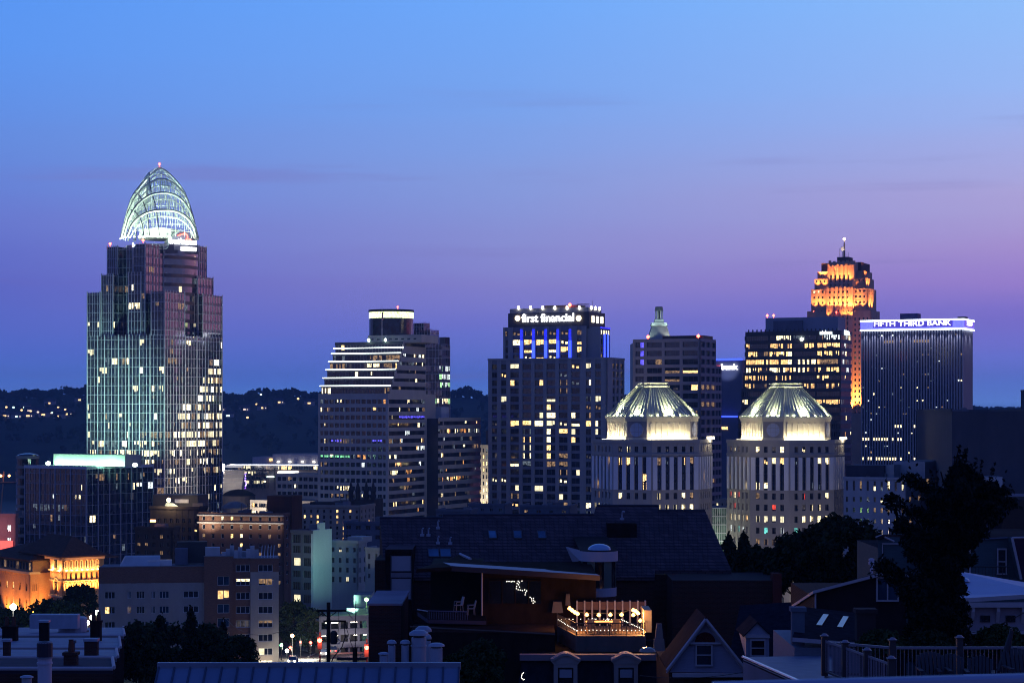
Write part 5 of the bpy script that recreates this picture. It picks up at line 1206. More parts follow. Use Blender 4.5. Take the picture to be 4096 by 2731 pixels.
# ---- older blocks in the middle distance
fr, t, x0, L, D_, zt = block_building('brick_building', 'ornate dark brick block in front of the glass tower foot', 'building', 600, 795, 830, 2035, 560, 12, BLK, 8, rowsof(2075, 34, 16, 9), 3, .08, [(W5, 3), (W1, 1)], seed=5, ww=.4)
roofbox(fr, t, fr.lx(612, 4), fr.lx(792, 4), 4, 12, zt, fr.z(1982), mat('slate_dark', (.03, .03, .045), .6), 'penthouse')
m = MB(); m.lathe([(.1, 0), (.55, .3), (.55, .9), (.1, 1.2)], fr.lx(675, -1), -1, LWARM, 8, fr.z(2008)); m.obj('lamp_head', t); lamp('POINT', fr.W(fr.lx(675, -1), -2, fr.z(2004)), 1500, (1, .75, .4))
m = MB(); m.hexa([(fr.lx(660, 1), 1, fr.z(2030)), (fr.lx(720, 1), 1, fr.z(2030)), (fr.lx(700, 4), 4, fr.z(2030)), (fr.lx(660, 4), 4, fr.z(2030)), (fr.lx(664, 1.5), 1.5, fr.z(2012)), (fr.lx(690, 1.5), 1.5, fr.z(2012)), (fr.lx(690, 4), 4, fr.z(2012)), (fr.lx(664, 4), 4, fr.z(2012))], mat('lit_canopy', (.4, .5, .5), .5)); m.box(fr.lx(700, 3.9), fr.lx(755, 3.9), 3.7, 3.98, fr.z(2014), fr.z(1999), WHITE); m.obj('roof_canopy', t)
fr, t, x0, L, D_, zt = block_building('brick_building', 'low soot-dark block with a small orange lamp', 'building', 540, 690, 720, 2118, 520, 12, BLK, 5, rowsof(2140, 32, 14, 7), 2, .12, [(W5, 2)], seed=6, ww=.4)
m = MB(); m.box(-6, -4.6, -.5, -.2, zt + 2, zt + 2.6, emit('lamp_orange', (1, .4, .12), 12)); m.box(-5.4, -5.2, -.4, -.3, zt, zt + 2, DARK); m.obj('lamp_head', t)
fr, t, x0, L, D_, zt = block_building('hotel', 'long brown brick hotel with lit square windows under white cornice', 'building', 796, 1135, 1165, 2062, 540, 12, BRB, 9, [(2067, 2083), (2100, 2118), (2137, 2155), (2174, 2190), (2210, 2226), (2248, 2264), (2285, 2300), (2322, 2338)], 1, .3, [(W2, 3), (W1, 2), (W5, 4)], seed=17, ww=.3, mull=1, varl=('full',), frame=FRAMEW)
p = fr.pl(x0, 0, 1, 0); m = MB()
for py in (2062, 2092): m.pbox(p, -.3, L + .2, fr.z(py + 3), fr.z(py - 2), .1, .8, LIME)
m.obj('cornice', t); lamp('SPOT', fr.W(x0 + 3, -6, fr.z(2110)), 2600, (1, .85, .65), fr.W(x0 + 3, 0, fr.z(2075)), 80); lamp('AREA', fr.W(x0 + L / 2, -2.4, fr.z(2102)), 350, (1, .85, .65), fr.W(x0 + L / 2, 0, fr.z(2088)), size=.3, sx=L)
roofbox(fr, t, fr.lx(1068, 5), fr.lx(1168, 5), 5, 14, zt - 5, fr.z(1983, 0, 5), BRK, 'tower_block')
for px in (690, 1125, 1140):
    pass
fr, t, x0, L, D_, zt = block_building('apartment_block', 'tan apartment block with many small lit windows before stepped tower', 'apartment building', 1180, 1440, 1500, 2030, 600, 14, TAN, 10, [(2040, 2052), (2062, 2075), (2084, 2096), (2106, 2118), (2128, 2140), (2150, 2162)], 4, .28, [(WO, 3), (W1, 2), (W5, 3)], seed=8, ww=.32, mull=1, varl=('full',))
roofbox(fr, t, fr.lx(1240, 5), fr.lx(1330, 5), 5, 10, zt, fr.z(2012), BLK, 'penthouse')
fr = Fr(1410, 640, 10); t = fr.root('church', 'dark gothic church with four pointed pinnacles before the stepped tower', 'church'); m = MB(); x0 = fr.lx(1300); m.box(x0, -6, 0, 20, 0, fr.z(2010), BLK); xt0, xt1 = fr.lx(1404), fr.lx(1505); m.box(xt0, xt1, -3, 9, 0, fr.z(1995), BLK); m.obj('wall', t)
for a in (xt0 + .5, xt0 + (xt1 - xt0) / 3, xt0 + (xt1 - xt0) * 2 / 3, xt1 - .5):
    m = MB(); m.lathe([(.8, 0), (.8, 2.4), (1, 2.5), (.05, 6)], a, -2, BLK, 6, fr.z(1995)); m.obj('pinnacle', t)
# pale blank gable lit green and its grey street front
fr, t, x0, L, D_, zt = block_building('warehouse', 'grey loft building with large panes beside blank pale gable', 'building', 1165, 1251, 1324, 2132, 500, 30, mat('loft_concrete', (.13, .12, .15), .85, .15), 2, [(2140, 2172), (2184, 2212), (2232, 2264), (2284, 2310), (2330, 2360), (2380, 2412)], 0, .0, seed=4, ww=.72, mull=4)
p = fr.pl(x0, 0, 1, 0)
for ri, (a, b_) in enumerate(((2233, 2263), (2381, 2410))):
    m = MB(); m.pbox(p, L * .12, L * (.46 if ri == 0 else .46), fr.z(b_), fr.z(a), -.28, -.2, WC); m.obj('lit_window', t)
pr = fr.pl(0, 0, 0, 1); GAB = mat('pale_gable_paint', (.50, .55, .52), .85, .1, .12); m = MB(); zg = fr.z(2120)
m.pbox(pr, -.1, D_, 0, zg, -.5, .25, GAB); m.pbox(pr, D_ * .33, D_ * .63, zg, fr.z(2092), -.5, .25, GAB); m.obj('gable_wall', t)
fr3 = fr
fr, t, x0, L, D_, zt = block_building('apartment_block', 'pale plastered block with paired dark windows lit green at its foot', 'apartment building', 1318, 1432, 1468, 2172, 520, 20, mat('pale_plaster', (.42, .44, .40), .85, .1), 4, [(2190, 2208), (2232, 2252), (2270, 2290), (2308, 2330)], 2, .08, [(WC, 1), (W5, 1)], seed=4, ww=.36, mull=2)
roofbox(fr, t, fr.lx(1390, 3), 0, 3, 9, zt, fr.z(2150), mat('pale_plaster', (.42, .44, .40)), 'penthouse')
fr, t, x0, L, D_, zt = block_building('apartment_block', 'dark blue-grey block behind the pale plastered block', 'building', 1375, 1530, 1580, 2095, 580, 16, mat('bluegrey_masonry', (.13, .14, .19), .85, .1), 4, [(2103, 2118), (2140, 2156)], 0, .05, seed=2, ww=.5)
fr, t, x0, L, D_, zt = block_building('apartment_block', 'narrow grey-green block squeezed against the dark roofed house', 'building', 1462, 1520, 1560, 2200, 500, 20, mat('greygreen_plaster', (.30, .33, .33), .85, .1), 2, [(2215, 2235), (2255, 2275), (2295, 2312)], 0, .05, seed=2, ww=.3)
for px0, pxc, py, Y, lb, sd in ((1874, 2020, 2022, 620, 'low flat roofed block under sign tower, left one', 1), (2080, 2280, 2029, 640, 'low flat roofed block with lit skylight under sign tower, right one', 2), (1745, 1880, 2046, 600, 'small grey roof block under the banded annex', 3)):
    block_building('low_building', lb, 'building', px0, pxc, pxc + 30, py, Y, 10, mat('midgrey_masonry', (.12, .13, .17), .85, .12), 4, [(py + 12, py + 22)], 0, .1, seed=sd, ww=.3)
# left edge: pink lit brick block with sign glow
fr, t, x0, L, D_, zt = block_building('brick_building', 'reddish brick block at left edge washed by pink light', 'building', -40, 62, 72, 2062, 640, 8, mat('pinkish_brick', (.30, .17, .16), .9, .12), 2, [(2100, 2125), (2150, 2165)], 0, .9, [(W3, 1)], seed=3, ww=.28)
lamp('AREA', fr.W(-5, -8, fr.z(2120)), 500, (1, .45, .5), fr.W(-4, 0, fr.z(2110)), size=2, sx=4)
m = MB(); p = fr.pl(x0, 0, 1, 0); m.pbox(p, L * .35, L * .9, fr.z(2200), fr.z(2162), .1, .6, emit('sign_glow_red', (1, .12, .1), 1.6)); m.obj('sign_panel', t)
fr = Fr(40, 1500, 0); t = fr.root('bridge_pylon', 'distant bridge pylon with orange lamps at left edge', 'bridge'); m = MB()
for dx in (-9, 9): m.tube((dx, 0, -100 + 95), (dx * .5, 0, fr.z(1885)), .6, mat('bridge_steel', (.35, .2, .12), .6), 6)
m.tube((-60, 0, fr.z(1930)), (14, 0, fr.z(1930)), 1.0, DARK, 6); m.obj('frame', t)
m = MB()
for px in (5, 38): m.lathe([(.2, -1), (1.1, 0), (.2, 1)], (px - 40) * 1500 / F, -1, emit('lamp_orange', (1, .4, .12), 12), 8, fr.z(1902)); m.box((px - 40) * 1500 / F - .2, (px - 40) * 1500 / F + .2, -.8, -.6, fr.z(1930), fr.z(1902), DARK)
m.obj('lamp_head', t)
# ================================================================ foreground helpers
def P3(px, py, Y): return Vector((X(px, Y), Y, Z(py, Y)))
LEAF = mat('leaf_dark_green', (.020, .034, .018), .8, .6, 1.2); LEAF2 = mat('leaf_mid_green', (.035, .055, .025), .8, .6, 1.2); NEEDLE = mat('needle_blue_green', (.010, .018, .016), .8, .5, 1.5)
BARK = mat('bark', (.03, .024, .02), .95, .3, 2.)
def leafq(b, c, s, rnd, m, flat=1.):
    a1 = Vector((rnd.uniform(-1, 1), rnd.uniform(-1, 1), rnd.uniform(-1, 1) * flat)).normalized() * s
    a2 = a1.cross(Vector((rnd.uniform(-1, 1), rnd.uniform(-1, 1), rnd.uniform(-1, 1)))).normalized() * s * .55
    b.face([c - a1, c - a2 * .9, c + a1, c + a2], m)
def tree(name, label, px, py_top, py_base, Y, wpx, seed, shape='round', n=3800, ls=.28, m=LEAF, group=None, lobes=None):
    rnd = random.Random(seed); x = X(px, Y); zt = Z(py_top, Y); zb = Z(py_base, Y); h = zt - zb; r = wpx * .5 * Y / F
    t = thing(name, label, 'tree', (x, Y, zb), 0, group); tr = MB(); cr = MB()
    pts = [Vector((0, 0, 0))]; k = 7
    for i in range(k): pts.append(Vector((rnd.uniform(-.04, .04) * h * (i / k), rnd.uniform(-.03, .03) * h, h * .85 * (i + 1) / k)))
    r0 = max(.12, h * .022)
    for i in range(k): tr.tube(pts[i], pts[i + 1], r0 * (1 - i / (k + 1)), BARK, 7, r0 * (1 - (i + 1) / (k + 1)))
    cl = []
    nc = 66 if shape != 'conifer' else 60
    for i in range(nc):
        if shape == 'round':
            u = rnd.uniform(-.75, 1); th = rnd.uniform(0, 6.283); rr = math.sqrt(max(.02, 1 - u * u)) * rnd.uniform(.45, 1.); c = Vector((r * rr * math.cos(th), r * .8 * rr * math.sin(th), h * (.56 + .38 * u))); cs = r * rnd.uniform(.12, .27)
        elif shape == 'column':
            u = (i + .5) / nc; th = rnd.uniform(0, 6.283); rr = (1 - u) ** .6 * min(1, .35 + u * 3) * rnd.uniform(.3, 1); c = Vector((r * rr * math.cos(th), r * rr * math.sin(th), h * (.1 + .86 * u))); cs = r * rnd.uniform(.25, .45) * (1.1 - u * .7)
        else:
            u = (i + .5) / nc; th = i * 2.4 + rnd.uniform(-.4, .4); prof, sh_ = lobes(u) if lobes else ((1 - u) ** .7, 0); rr = prof * rnd.uniform(.7, 1.1); c = Vector((r * rr * math.cos(th) + sh_ * r, r * .8 * rr * math.sin(th), h * (.06 + .9 * u))); cs = r * rnd.uniform(.13, .24) * (1.15 - u * .5)
        cl.append((c, cs)); base = pts[min(k, max(1, int((c.z / h - (.12 if shape != 'conifer' else .02)) * k)))]
        if i % 2 == 0 or shape == 'conifer': tr.tube(base, c, r0 * .28, BARK, 5, r0 * .06)
    if shape == 'conifer':
        nb = cl; cl = []
        for c, cs in nb:
            b0 = Vector((c.z / h * .2 * r if lobes else 0, 0, max(.3, c.z - .1 * h))); L = Vector((c.x - b0.x, c.y, 0)); ln = L.length; k_ = rnd.uniform(.75, 1.2)
            for j in range(5):
                t_ = .3 + .7 * j / 4; q = b0 + L * t_ * k_ + Vector((rnd.uniform(-.04, .04) * r, rnd.uniform(-.04, .04) * r, ln * (.12 + .42 * t_ * t_)))
                cl.append((q, r * rnd.uniform(.10, .17) * (1.25 - .35 * t_)))
        nc = len(cl)
    per = n // nc
    for c, cs in cl:
        for j in range(per):
            d = Vector((rnd.gauss(0, 1), rnd.gauss(0, 1), rnd.gauss(0, 1) * .75)); d = d.normalized() * cs * rnd.random() ** .5 * 1.25
            if shape == 'conifer': d.z = d.z * .7 - abs(d.x) * .18; d.x += (c.x / (r + .01)) * cs * rnd.uniform(-.4, 1.2); d.z += abs(c.x / (r + .01)) * cs * rnd.uniform(-.2, .6)
            leafq(cr, c + d, ls * rnd.uniform(.5, 1.25), rnd, m)
    for j in range(n // 12):
        u = rnd.random(); c, cs = cl[rnd.randrange(nc)]; leafq(cr, c * rnd.uniform(.9, 1.12), ls * .8, rnd, m)
    tr.obj('trunk', t); cr.obj('crown', t); return t
def pole_lamp(name, label, px, py, py_base, Y, L, r=.3, cat='street lamp', e=0, col=(1, .8, .5), post=True):
    zb = Z(py_base, Y); t = thing(name, label, cat, (X(px, Y), Y, zb)); z = Z(py, Y) - zb
    m = MB(); m.tube((0, 0, 0), (0, 0, z - r), .09, DARK, 6); m.lathe([(.2, 0), (.2, .3), (.1, .5)], 0, 0, DARK, 8); m.obj('post', t)
    m = MB(); m.lathe([(r * .3, -r), (r, -r * .4), (r, r * .4), (r * .3, r)], 0, 0, L, 10, z); m.obj('lamp_head', t)
    if e: lamp('POINT', (X(px, Y), Y - r - .2, Z(py, Y)), e, col, size=r)
    return t

# ---------------------------------------------------------------- floodlit palazzo, left
PAL = brick('palazzo_brick', (.42, .22, .12, 1), (.34, .17, .1, 1), (.4, .3, .22, 1), .5); PST = mat('palazzo_stone', (.5, .38, .26), .85, .1); TILE = mat('palazzo_roof_tile', (.075, .045, .04), .9, .3, 1.5)
z3 = lambda y: 1780 + y / 1.6486
fr = Fr(252, 450, 52, 0); t = fr.root('palazzo', 'floodlit orange brick palazzo with arched loggia under a tiled roof', 'building'); wall = MB(); wn = Wins(t)
zc_ = fr.z(z3(742)); x0 = fr.lx(200); D_ = fr.ly(398); pf, pr = fr.pl(x0, 0, 1, 0), fr.pl(0, 0, 0, 1); L = -x0; zb = 38.
za0, za1, zbelt = fr.z(z3(815)), fr.z(z3(768)), fr.z(z3(828)); zw0, zw1 = fr.z(z3(890)), fr.z(z3(843)); zl0, zl1 = fr.z(z3(960)), fr.z(z3(915))
n = 7; cc = [(D_ * (i + .27) / n, D_ * (i + .73) / n) for i in range(n)]
facade(wall, pr, 0, D_, zb, zc_ - .4, cc, [(zl0, zl1), (zw0, zw1), (za0, za1)], PAL, PAL, .5, .03)
c1 = [(L * .3, L * .62)]; facade(wall, pf, 0, L, zb, zc_ - .4, c1, [(za0, za1), (zl0 - 1, zl1)], PAL, PAL, .5, .03)
wall.box(x0 + .5, -.5, .5, D_, zb, zc_ - .5, PAL)
for pl, LL in ((pr, D_), (pf, L)):
    for z, hh, o in ((zc_ - .5, .5, .9), (zbelt - .25, .35, .35), (zw0 - .4, .2, .2), (zl0 - 1.6, .4, .3)): wall.pbox(pl, -o, LL + o, z, z + hh, -.1, o, PST)
for pl, cols_, dark in ((pr, cc, G1), (pf, c1, G1)):
    for c0, c_1 in cols_:
        for r0, r1 in ((za0, za1), (zl0, zl1)):
            wn.add(pl, c0, c_1, r0, r1, -.42, 'full', W5 if rnd.random() < .3 else None, G1, 2); N_ = 8; cm = (c0 + c_1) / 2; rr = (c_1 - c0) / 2
            ring = [pl.pt(cm + rr * math.cos(math.pi * i / N_), r1 + rr * math.sin(math.pi * i / N_) - .02, .05) for i in range(N_ + 1)]; wall.path(ring, .13, PST, 5); wall.face([pl.pt(cm + rr * .95 * math.cos(math.pi * i / N_), r1 + rr * .95 * math.sin(math.pi * i / N_) - .02, .03) for i in range(N_ + 1)], G1)
            for aa in (c0, c_1): wall.pbox(pl, aa - .13, aa + .13, r0, r1, -.3, .12, PST)
        if pl is pr: wn.add(pl, c0, c_1, zw0, zw1, -.42, 'full', None, G1, 2)
wn.done()
# left wing
yW = -3.; xk = fr.lx(121, yW); D2 = fr.ly(200, xk); xl = fr.lx(-60, yW); zc2 = fr.z(z3(842), xk, yW); p1, p2 = fr.pl(xl, yW, 1, 0), fr.pl(xk, yW, 0, 1)
cw_ = [((xk - xl) * (i + .3) / 7, (xk - xl) * (i + .55) / 7) for i in range(7)]; c2_ = [(D2 * (i + .25) / 4, D2 * (i + .65) / 4) for i in range(4)]
rw_ = [(zc2 - 4.2, zc2 - 2.6), (zc2 - 8.3, zc2 - 6.2)]
wn = Wins(t); facade(wall, p1, 0, xk - xl, zb, zc2, cw_, rw_, PAL, PAL, .4, .03); facade(wall, p2, 0, D2, zb, zc2, c2_, rw_, PAL, PAL, .4, .03); wall.box(xl, xk - .4, yW + .4, 16, zb, zc2 - .1, PAL)
for r0, r1 in rw_:
    for c0, c_1 in cw_: wn.add(p1, c0, c_1, r0, r1, -.35, 'full', W1 if rnd.random() < .25 else None, G1, 2)
    for c0, c_1 in c2_: wn.add(p2, c0, c_1, r0, r1, -.35, 'full', W1 if rnd.random() < .4 else None, G1, 2)
wn.done()
for pl, LL in ((p1, xk - xl), (p2, D2)): wall.pbox(pl, -.4, LL + .4, zc2 - .3, zc2 + .2, -.1, .5, PST)
za = zc2 + 2.6; wall.box(xl, xk - 1, yW + 1, 16, zc2, za, PAL)
for i in range(14):
    f = xl + (xk - 1.5 - xl) * (i + .3) / 14; wall.box(f, f + .9, yW + .93, yW + .99, zc2 + .5, za - .5, W5 if i % 4 == 1 else G1)
wall.obj('wall', t)
m = MB()
def hip(m, x0, x1, y0, y1, z, o, hr, mt):
    x0 -= o; x1 += o; y0 -= o; y1 += o; w_ = min(x1 - x0, y1 - y0) / 2 * .96
    A = [(x0, y0, z), (x1, y0, z), (x1, y1, z), (x0, y1, z)]; B_ = [(x0 + w_, y0 + w_, z + hr), (x1 - w_, y0 + w_, z + hr), (x1 - w_, y1 - w_, z + hr), (x0 + w_, y1 - w_, z + hr)]
    m.loft(A, B_, mt); m.face(B_, mt); m.loft([(x, y, z - .25) for x, y, z in A], A, mt); m.face([(x, y, z - .25) for x, y, z in A][::-1], mt)
hip(m, x0 - 14, 0, 0, D_, zc_ + .3, 1.1, 4.2, TILE); hip(m, xl, xk - 1, yW + 1, 18, za + .3, 1.2, 3.6, TILE); m.obj('roof', t)
OR2 = (1, .38, .07)
for i in range(6): a = D_ * (i + .5) / 6; lamp('SPOT', fr.W(*pr.pt(a, zl0 - 1.2, 1.5)), 9000, OR2, fr.W(*pr.pt(a, zc_ - 1, 0)), 75, .8, .3)
for i in range(7): a = D_ * (i + .5) / 7; lamp('POINT', fr.W(*pr.pt(a, za0 - .3, .55)), 380, (1, .52, .14), size=.15)
for f in (.25, .8): lamp('POINT', fr.W(*pf.pt(L * f, za0 - .2, .6)), 700, (1, .65, .22), size=.2)
lamp('SPOT', fr.W(*pf.pt(L * .5, zl0 - 2.5, 2.2)), 12000, OR2, fr.W(*pf.pt(L * .5, zc_ - 1, 0)), 75, .8, .3)
for a in (D2 * .15, D2 * .6): lamp('SPOT', fr.W(*p2.pt(a, zc2 - 12, 1.6)), 14000, OR2, fr.W(*p2.pt(a, zc2, 0)), 80, .8, .3)
for f_ in (.93, .72, .52): lamp('SPOT', fr.W(*p1.pt((xk - xl) * f_, zc2 - 11, 1.8)), 9000, OR2, fr.W(*p1.pt((xk - xl) * (f_ - .02), zc2 - 2, 0)), 85, .8, .3)
m = MB()
for i in range(7): a = D_ * (i + .5) / 7; m.pbox(pr, a - .15, a + .15, za0 - .45, za0 - .3, .35, .6, emit('bowl_lamp', (1, .75, .35), 14))
m.obj('floodlight', t)

# ---------------------------------------------------------------- beige and brick apartment house
z4 = lambda y: 1780 + y / 1.649; x4 = lambda x: 650 + x / 1.649; z5 = lambda y: 2330 + y / 3.675; x5 = lambda x: 480 + x / 3.675
fr = Fr(1115, 420, -7.5, 0); t = fr.root('apartment_house', 'beige and brown brick apartment house with white framed windows', 'apartment building'); wn = Wins(t); wall = MB()
BEI = mat('beige_stucco', (.40, .34, .30), .9, .1, .5); BBR = brick('apartment_brick', (.24, .11, .07, 1), (.18, .08, .055, 1), (.22, .16, .14, 1), .6); zb = 39.
def sect(px0, px1, y, ztop, mt, colspx, rowspy, upper=None, upz=None):
    x0, x1 = fr.lx(px0, y), fr.lx(px1, y); p = fr.pl(x0, y, 1, 0); zt = fr.z(ztop, x0, y); cc = [(p.a(a), p.a(b_)) for a, b_ in colspx]; rr = sorted((fr.z(b_, x0, y), fr.z(a, x0, y)) for a, b_ in rowspy)
    if upper:
        zu_ = fr.z(upz, x0, y); zsx = [r for r in rr if r[0] > zu_]; zlo = [r for r in rr if r[0] <= zu_]
        facade(wall, p, 0, x1 - x0, zb, zu_, cc, zlo, mt, mt, .3, .0 + .004); facade(wall, p, 0, x1 - x0, zu_, zt, cc, zsx, upper, upper, .3, .0 + .006)
    else: facade(wall, p, 0, x1 - x0, zb, zt, cc, rr, mt, mt, .3, .004)
    wall.box(x0 + .05, x1 - .05, y + .3, 15, zb, zt - .4, mt, ROOFG); wall.pbox(p, -.1, x1 - x0 + .1, zt, zt + .18, -.5, .1, mat('coping_grey', (.2, .2, .22), .7)); return p, cc, rr
rowsR = rowsof(z4(787), 55.6, 29, 7); rowsL = rowsof(z4(868), 60, 28, 6)
def fillw(p, cc, rr, lits, darks=(G1, GN, G1), mull=3):
    for ri, (r0, r1) in enumerate(sorted(rr, reverse=True)):
        for ci, (c0, c1) in enumerate(cc):
            l = lits.get((ri, ci)); wn.add(p, c0, c1, r0, r1, -.24, l[0] if l else 'full', l[1] if l else None, darks[(ri * 3 + ci) % len(darks)], mull, FRAMEW)
A1 = sect(394, x4(275), 1.0, z4(805), BEI, [(419, 460), (510, 524), (546, 578), (605, 621), (637, 676), (733, 794)], rowsL, BBR, z4(912))
fillw(*A1, {(2, 0): ('left', W1), (2, 1): ('full', W5), (3, 2): ('low', W4), (4, 2): ('bits', W4)})
A2 = sect(x4(275), x4(465), 0, z4(735), BBR, [(870, 917)], rowsof(z4(865), 55.6, 36, 7)); fillw(*A2, {(1, 0): ('full', WO), (4, 0): ('full', W1), (6, 0): ('full', W1)}, (GN, GN), 2)
A3 = sect(x4(465), x4(580), .7, z4(748), BBR, [(x4(484), x4(577))], rowsR + [(2585, 2604)]); fillw(*A3, {(1, 0): ('high', W2), (4, 0): ('full', W7), (6, 0): ('right', W2), (7, 0): ('full', WC)})
A4 = sect(x4(580), 1115, .35, z4(748), BEI, [(x4(632), x4(726))], rowsR + [(2640, 2652)], BBR, z4(836)); fillw(*A4, {(1, 0): ('blind', W5), (4, 0): ('high', W5), (6, 0): ('left', WC), (7, 0): ('full', W2)})
wn.done(); wall.obj('wall', t)
zr = fr.z(z4(800)); m = MB()
m.hexa([(fr.lx(480, 5), 5, zr), (fr.lx(640, 5), 5, zr), (fr.lx(640, 9), 9, zr), (fr.lx(480, 9), 9, zr), (fr.lx(500, 5), 7, zr + 1.8), (fr.lx(640, 5), 7, zr + 1.8), (fr.lx(640, 9), 9, zr + 2), (fr.lx(500, 9), 9, zr + 2)], MET); m.obj('roof_plant', t)
m = MB(); m.box(fr.lx(x4(-100), 5), fr.lx(x4(60), 5), 6, 7.5, zr, zr + 1.2, WHITE); m.box(fr.lx(x4(80), 7), fr.lx(x4(165), 7), 8, 11, zr, zr + 3.4, mat('stair_head', (.12, .13, .18), .8)); m.box(fr.lx(x4(90), 7), fr.lx(x4(290), 7), 12, 14, zr, zr + 4.6, DARK); m.obj('stair_head', t)
m = MB(); zt = fr.z(z4(735)); m.box(fr.lx(x4(282), 4), fr.lx(x4(378), 4), 4, 6.5, zt - .3, zt + 1.8, MET); m.obj('roof_plant', t); m = MB()
for i in range(9): xx = fr.lx(x4(390 + i * 27), 4); hh = .8 + (i * 7 % 5) * .3; m.box(xx, xx + .9, 4 + (i % 3), 5 + (i % 3), zt - .4, zt + hh, MET)
m.obj('air_handler', t); m = MB()
for i in range(5): xx = fr.lx(x4(652 + i * 20), 3); m.tube((xx, 3, zt - .4), (xx + .2, 6, zt + 2.0), .07, WHITE, 4)
m.tube((fr.lx(x4(640), 3), 3, zt), (fr.lx(x4(765), 3), 3, zt), .06, WHITE, 4); m.obj('pipe_rack', t)
lamp('POINT', fr.W(*A4[0].pt(3, fr.z(2640), 2.5)), 300, (1, .85, .6))

# ---------------------------------------------------------------- the crossing below: road, lights, car, garage
ROAD = mat('road_asphalt', (.05, .05, .052), .85, .2, .6); PAV = mat('pavement_concrete', (.2, .2, .2), .9, .15, 1.)
def gz(Y): return ground_z(Y)
m = MB()
for a, b_ in ((340, 420), (420, 500), (500, 600)): m.face([(X(1105, 430) - 2, a, gz(a) + .05), (X(1420, 430), a, gz(a) + .05), (X(1500, 430), b_, gz(b_) + .05), (X(1085, 430), b_, gz(b_) + .05)], ROAD)
m.obj('road', kind='structure')
m = MB()
for a, b_ in ((446, 500),): m.hexa([(X(1230, 446), a, gz(a) - .2), (X(1235, 446), a, gz(a) - .2), (X(1235, 446), b_, gz(b_) - .2), (X(1230, 446), b_, gz(b_) - .2), (X(1230, 446), a, gz(a) + .18), (X(1235, 446), a, gz(a) + .18), (X(1235, 446), b_, gz(b_) + .18), (X(1230, 446), b_, gz(b_) + .18)], PAV)
for i in range(6): y = 424 + i * 1.1; m.face([(X(1135, y), y, gz(y) + .058), (X(1205, y), y, gz(y) + .058), (X(1207, y), y + .5, gz(y + .5) + .058), (X(1137, y), y + .5, gz(y + .5) + .058)], mat('road_paint', (.6, .6, .58), .7))
m.obj('pavement', kind='structure')
pole_lamp('street_lamp', 'bright white globe lamp at the crossing beside the apartment house', 1148, 2601, 2656, 418, emit('globe_white', (.9, 1, .85), 25), .38, e=350, col=(.95, 1, .85))
pole_lamp('street_lamp', 'orange street lamp above the dark trees by crossing', 1169, 2541, 2640, 440, emit('lamp_orange2', (1, .55, .25), 16), .4, e=300, col=(1, .6, .3))
lamp('POINT', tuple(P3(1230, 2590, 436)), 16000, (1, .9, .7), size=.6); lamp('POINT', tuple(P3(1400, 2570, 452)), 900, (1, .6, .6), size=.6)
RL = emit('traffic_red', (1, .05, .03), 26); GLT = emit('traffic_green', (.3, 1, .5), 14)
def traffic(px, py, pyb, Y, L, lb, r=.16, e=0, col=(1, .1, .05)):
    zb = Z(pyb, Y); t = thing('traffic_light', lb, 'traffic light', (X(px, Y), Y, zb)); z = Z(py, Y) - zb; m = MB(); m.tube((0, .2, 0), (0, .2, z + .8), .08, DARK, 6); m.obj('post', t)
    m = MB(); m.box(-.22, .22, 0, .3, z - .9, z + .35, DARK); m.box(-.24, .24, -.2, 0, z + .17, z + .22, DARK); m.obj('housing', t); m = MB(); m.lathe([(.02, -r), (r * .8, -r * .6), (r, 0), (r * .8, r * .6), (.02, r)], 0, -.12, L, 10, z); m.obj('lens', t)
    if e: lamp('POINT', (X(px, Y), Y - .7, Z(py, Y)), e, col, size=.2)
traffic(1279, 2559, 2660, 200, RL, 'large bright red traffic light left of the utility pole', .24, 600); traffic(1467, 2588, 2680, 190, RL, 'bright red traffic light against the brick wall right of utility pole', .22, 600)
traffic(1202, 2566, 2625, 445, RL, 'small far red traffic light above the dark bushes', .24); traffic(1243, 2568, 2622, 450, RL, 'tall red traffic signal beside a lit doorway', .3); traffic(1162, 2588, 2640, 425, RL, 'small red traffic light just right of the globe lamp', .3)
traffic(1126, 2578, 2640, 425, GLT, 'green traffic light at the corner of the apartment house', .34, 40, (.3, 1, .5))
def car(px, py, Y, col, lb, head=True, rz=0.):
    t = thing('parked_car', lb, 'car', (X(px, Y), Y, Z(py, Y)), rz); m = MB(); cm = mat('car_paint_' + col[0], col[1], .3, .05)
    m.hexa([(-.9, -2.2, .25), (.9, -2.2, .25), (.9, 2.2, .25), (-.9, 2.2, .25), (-.88, -2.1, .85), (.88, -2.1, .85), (.88, 2.1, .9), (-.88, 2.1, .9)], cm); m.hexa([(-.8, -1.1, .85), (.8, -1.1, .85), (.8, 1.6, .9), (-.8, 1.6, .9), (-.65, -.4, 1.45), (.65, -.4, 1.45), (.65, 1.1, 1.45), (-.65, 1.1, 1.45)], G1, cm); m.obj('body', t)
    for sx in (-.62, .62):
        q = MB(); q.lathe([(.02, -.12), (.16, -.08), (.16, .08), (.02, .12)], sx, -2.2, emit('headlight', (1, .9, .7), 45) if head else emit('tail_light', (1, .05, .05), 8), 8, .65); q.obj('headlight' if head else 'tail_light', t)
    for sx in (-.9, .9):
        for sy in (-1.4, 1.4):
            q = MB(); q.tube((sx - .1, sy, .32), (sx + .1, sy, .32), .32, DARK, 10); q.obj('wheel', t)
car(1171, 2650, 416, ('silver', (.3, .3, .3)), 'oncoming car with glaring white headlights below globe lamp'); car(1297, 2618, 440, ('dark', (.05, .05, .06)), 'car with orange-white headlights left of the utility pole'); car(1335, 2608, 450, ('dark', (.05, .05, .06)), 'dark car showing red tail lights right of the utility pole', False)
lamp('SPOT', tuple(P3(1171, 2642, 413)), 900, (1, .95, .8), tuple(P3(1171, 2668, 400)), 70)
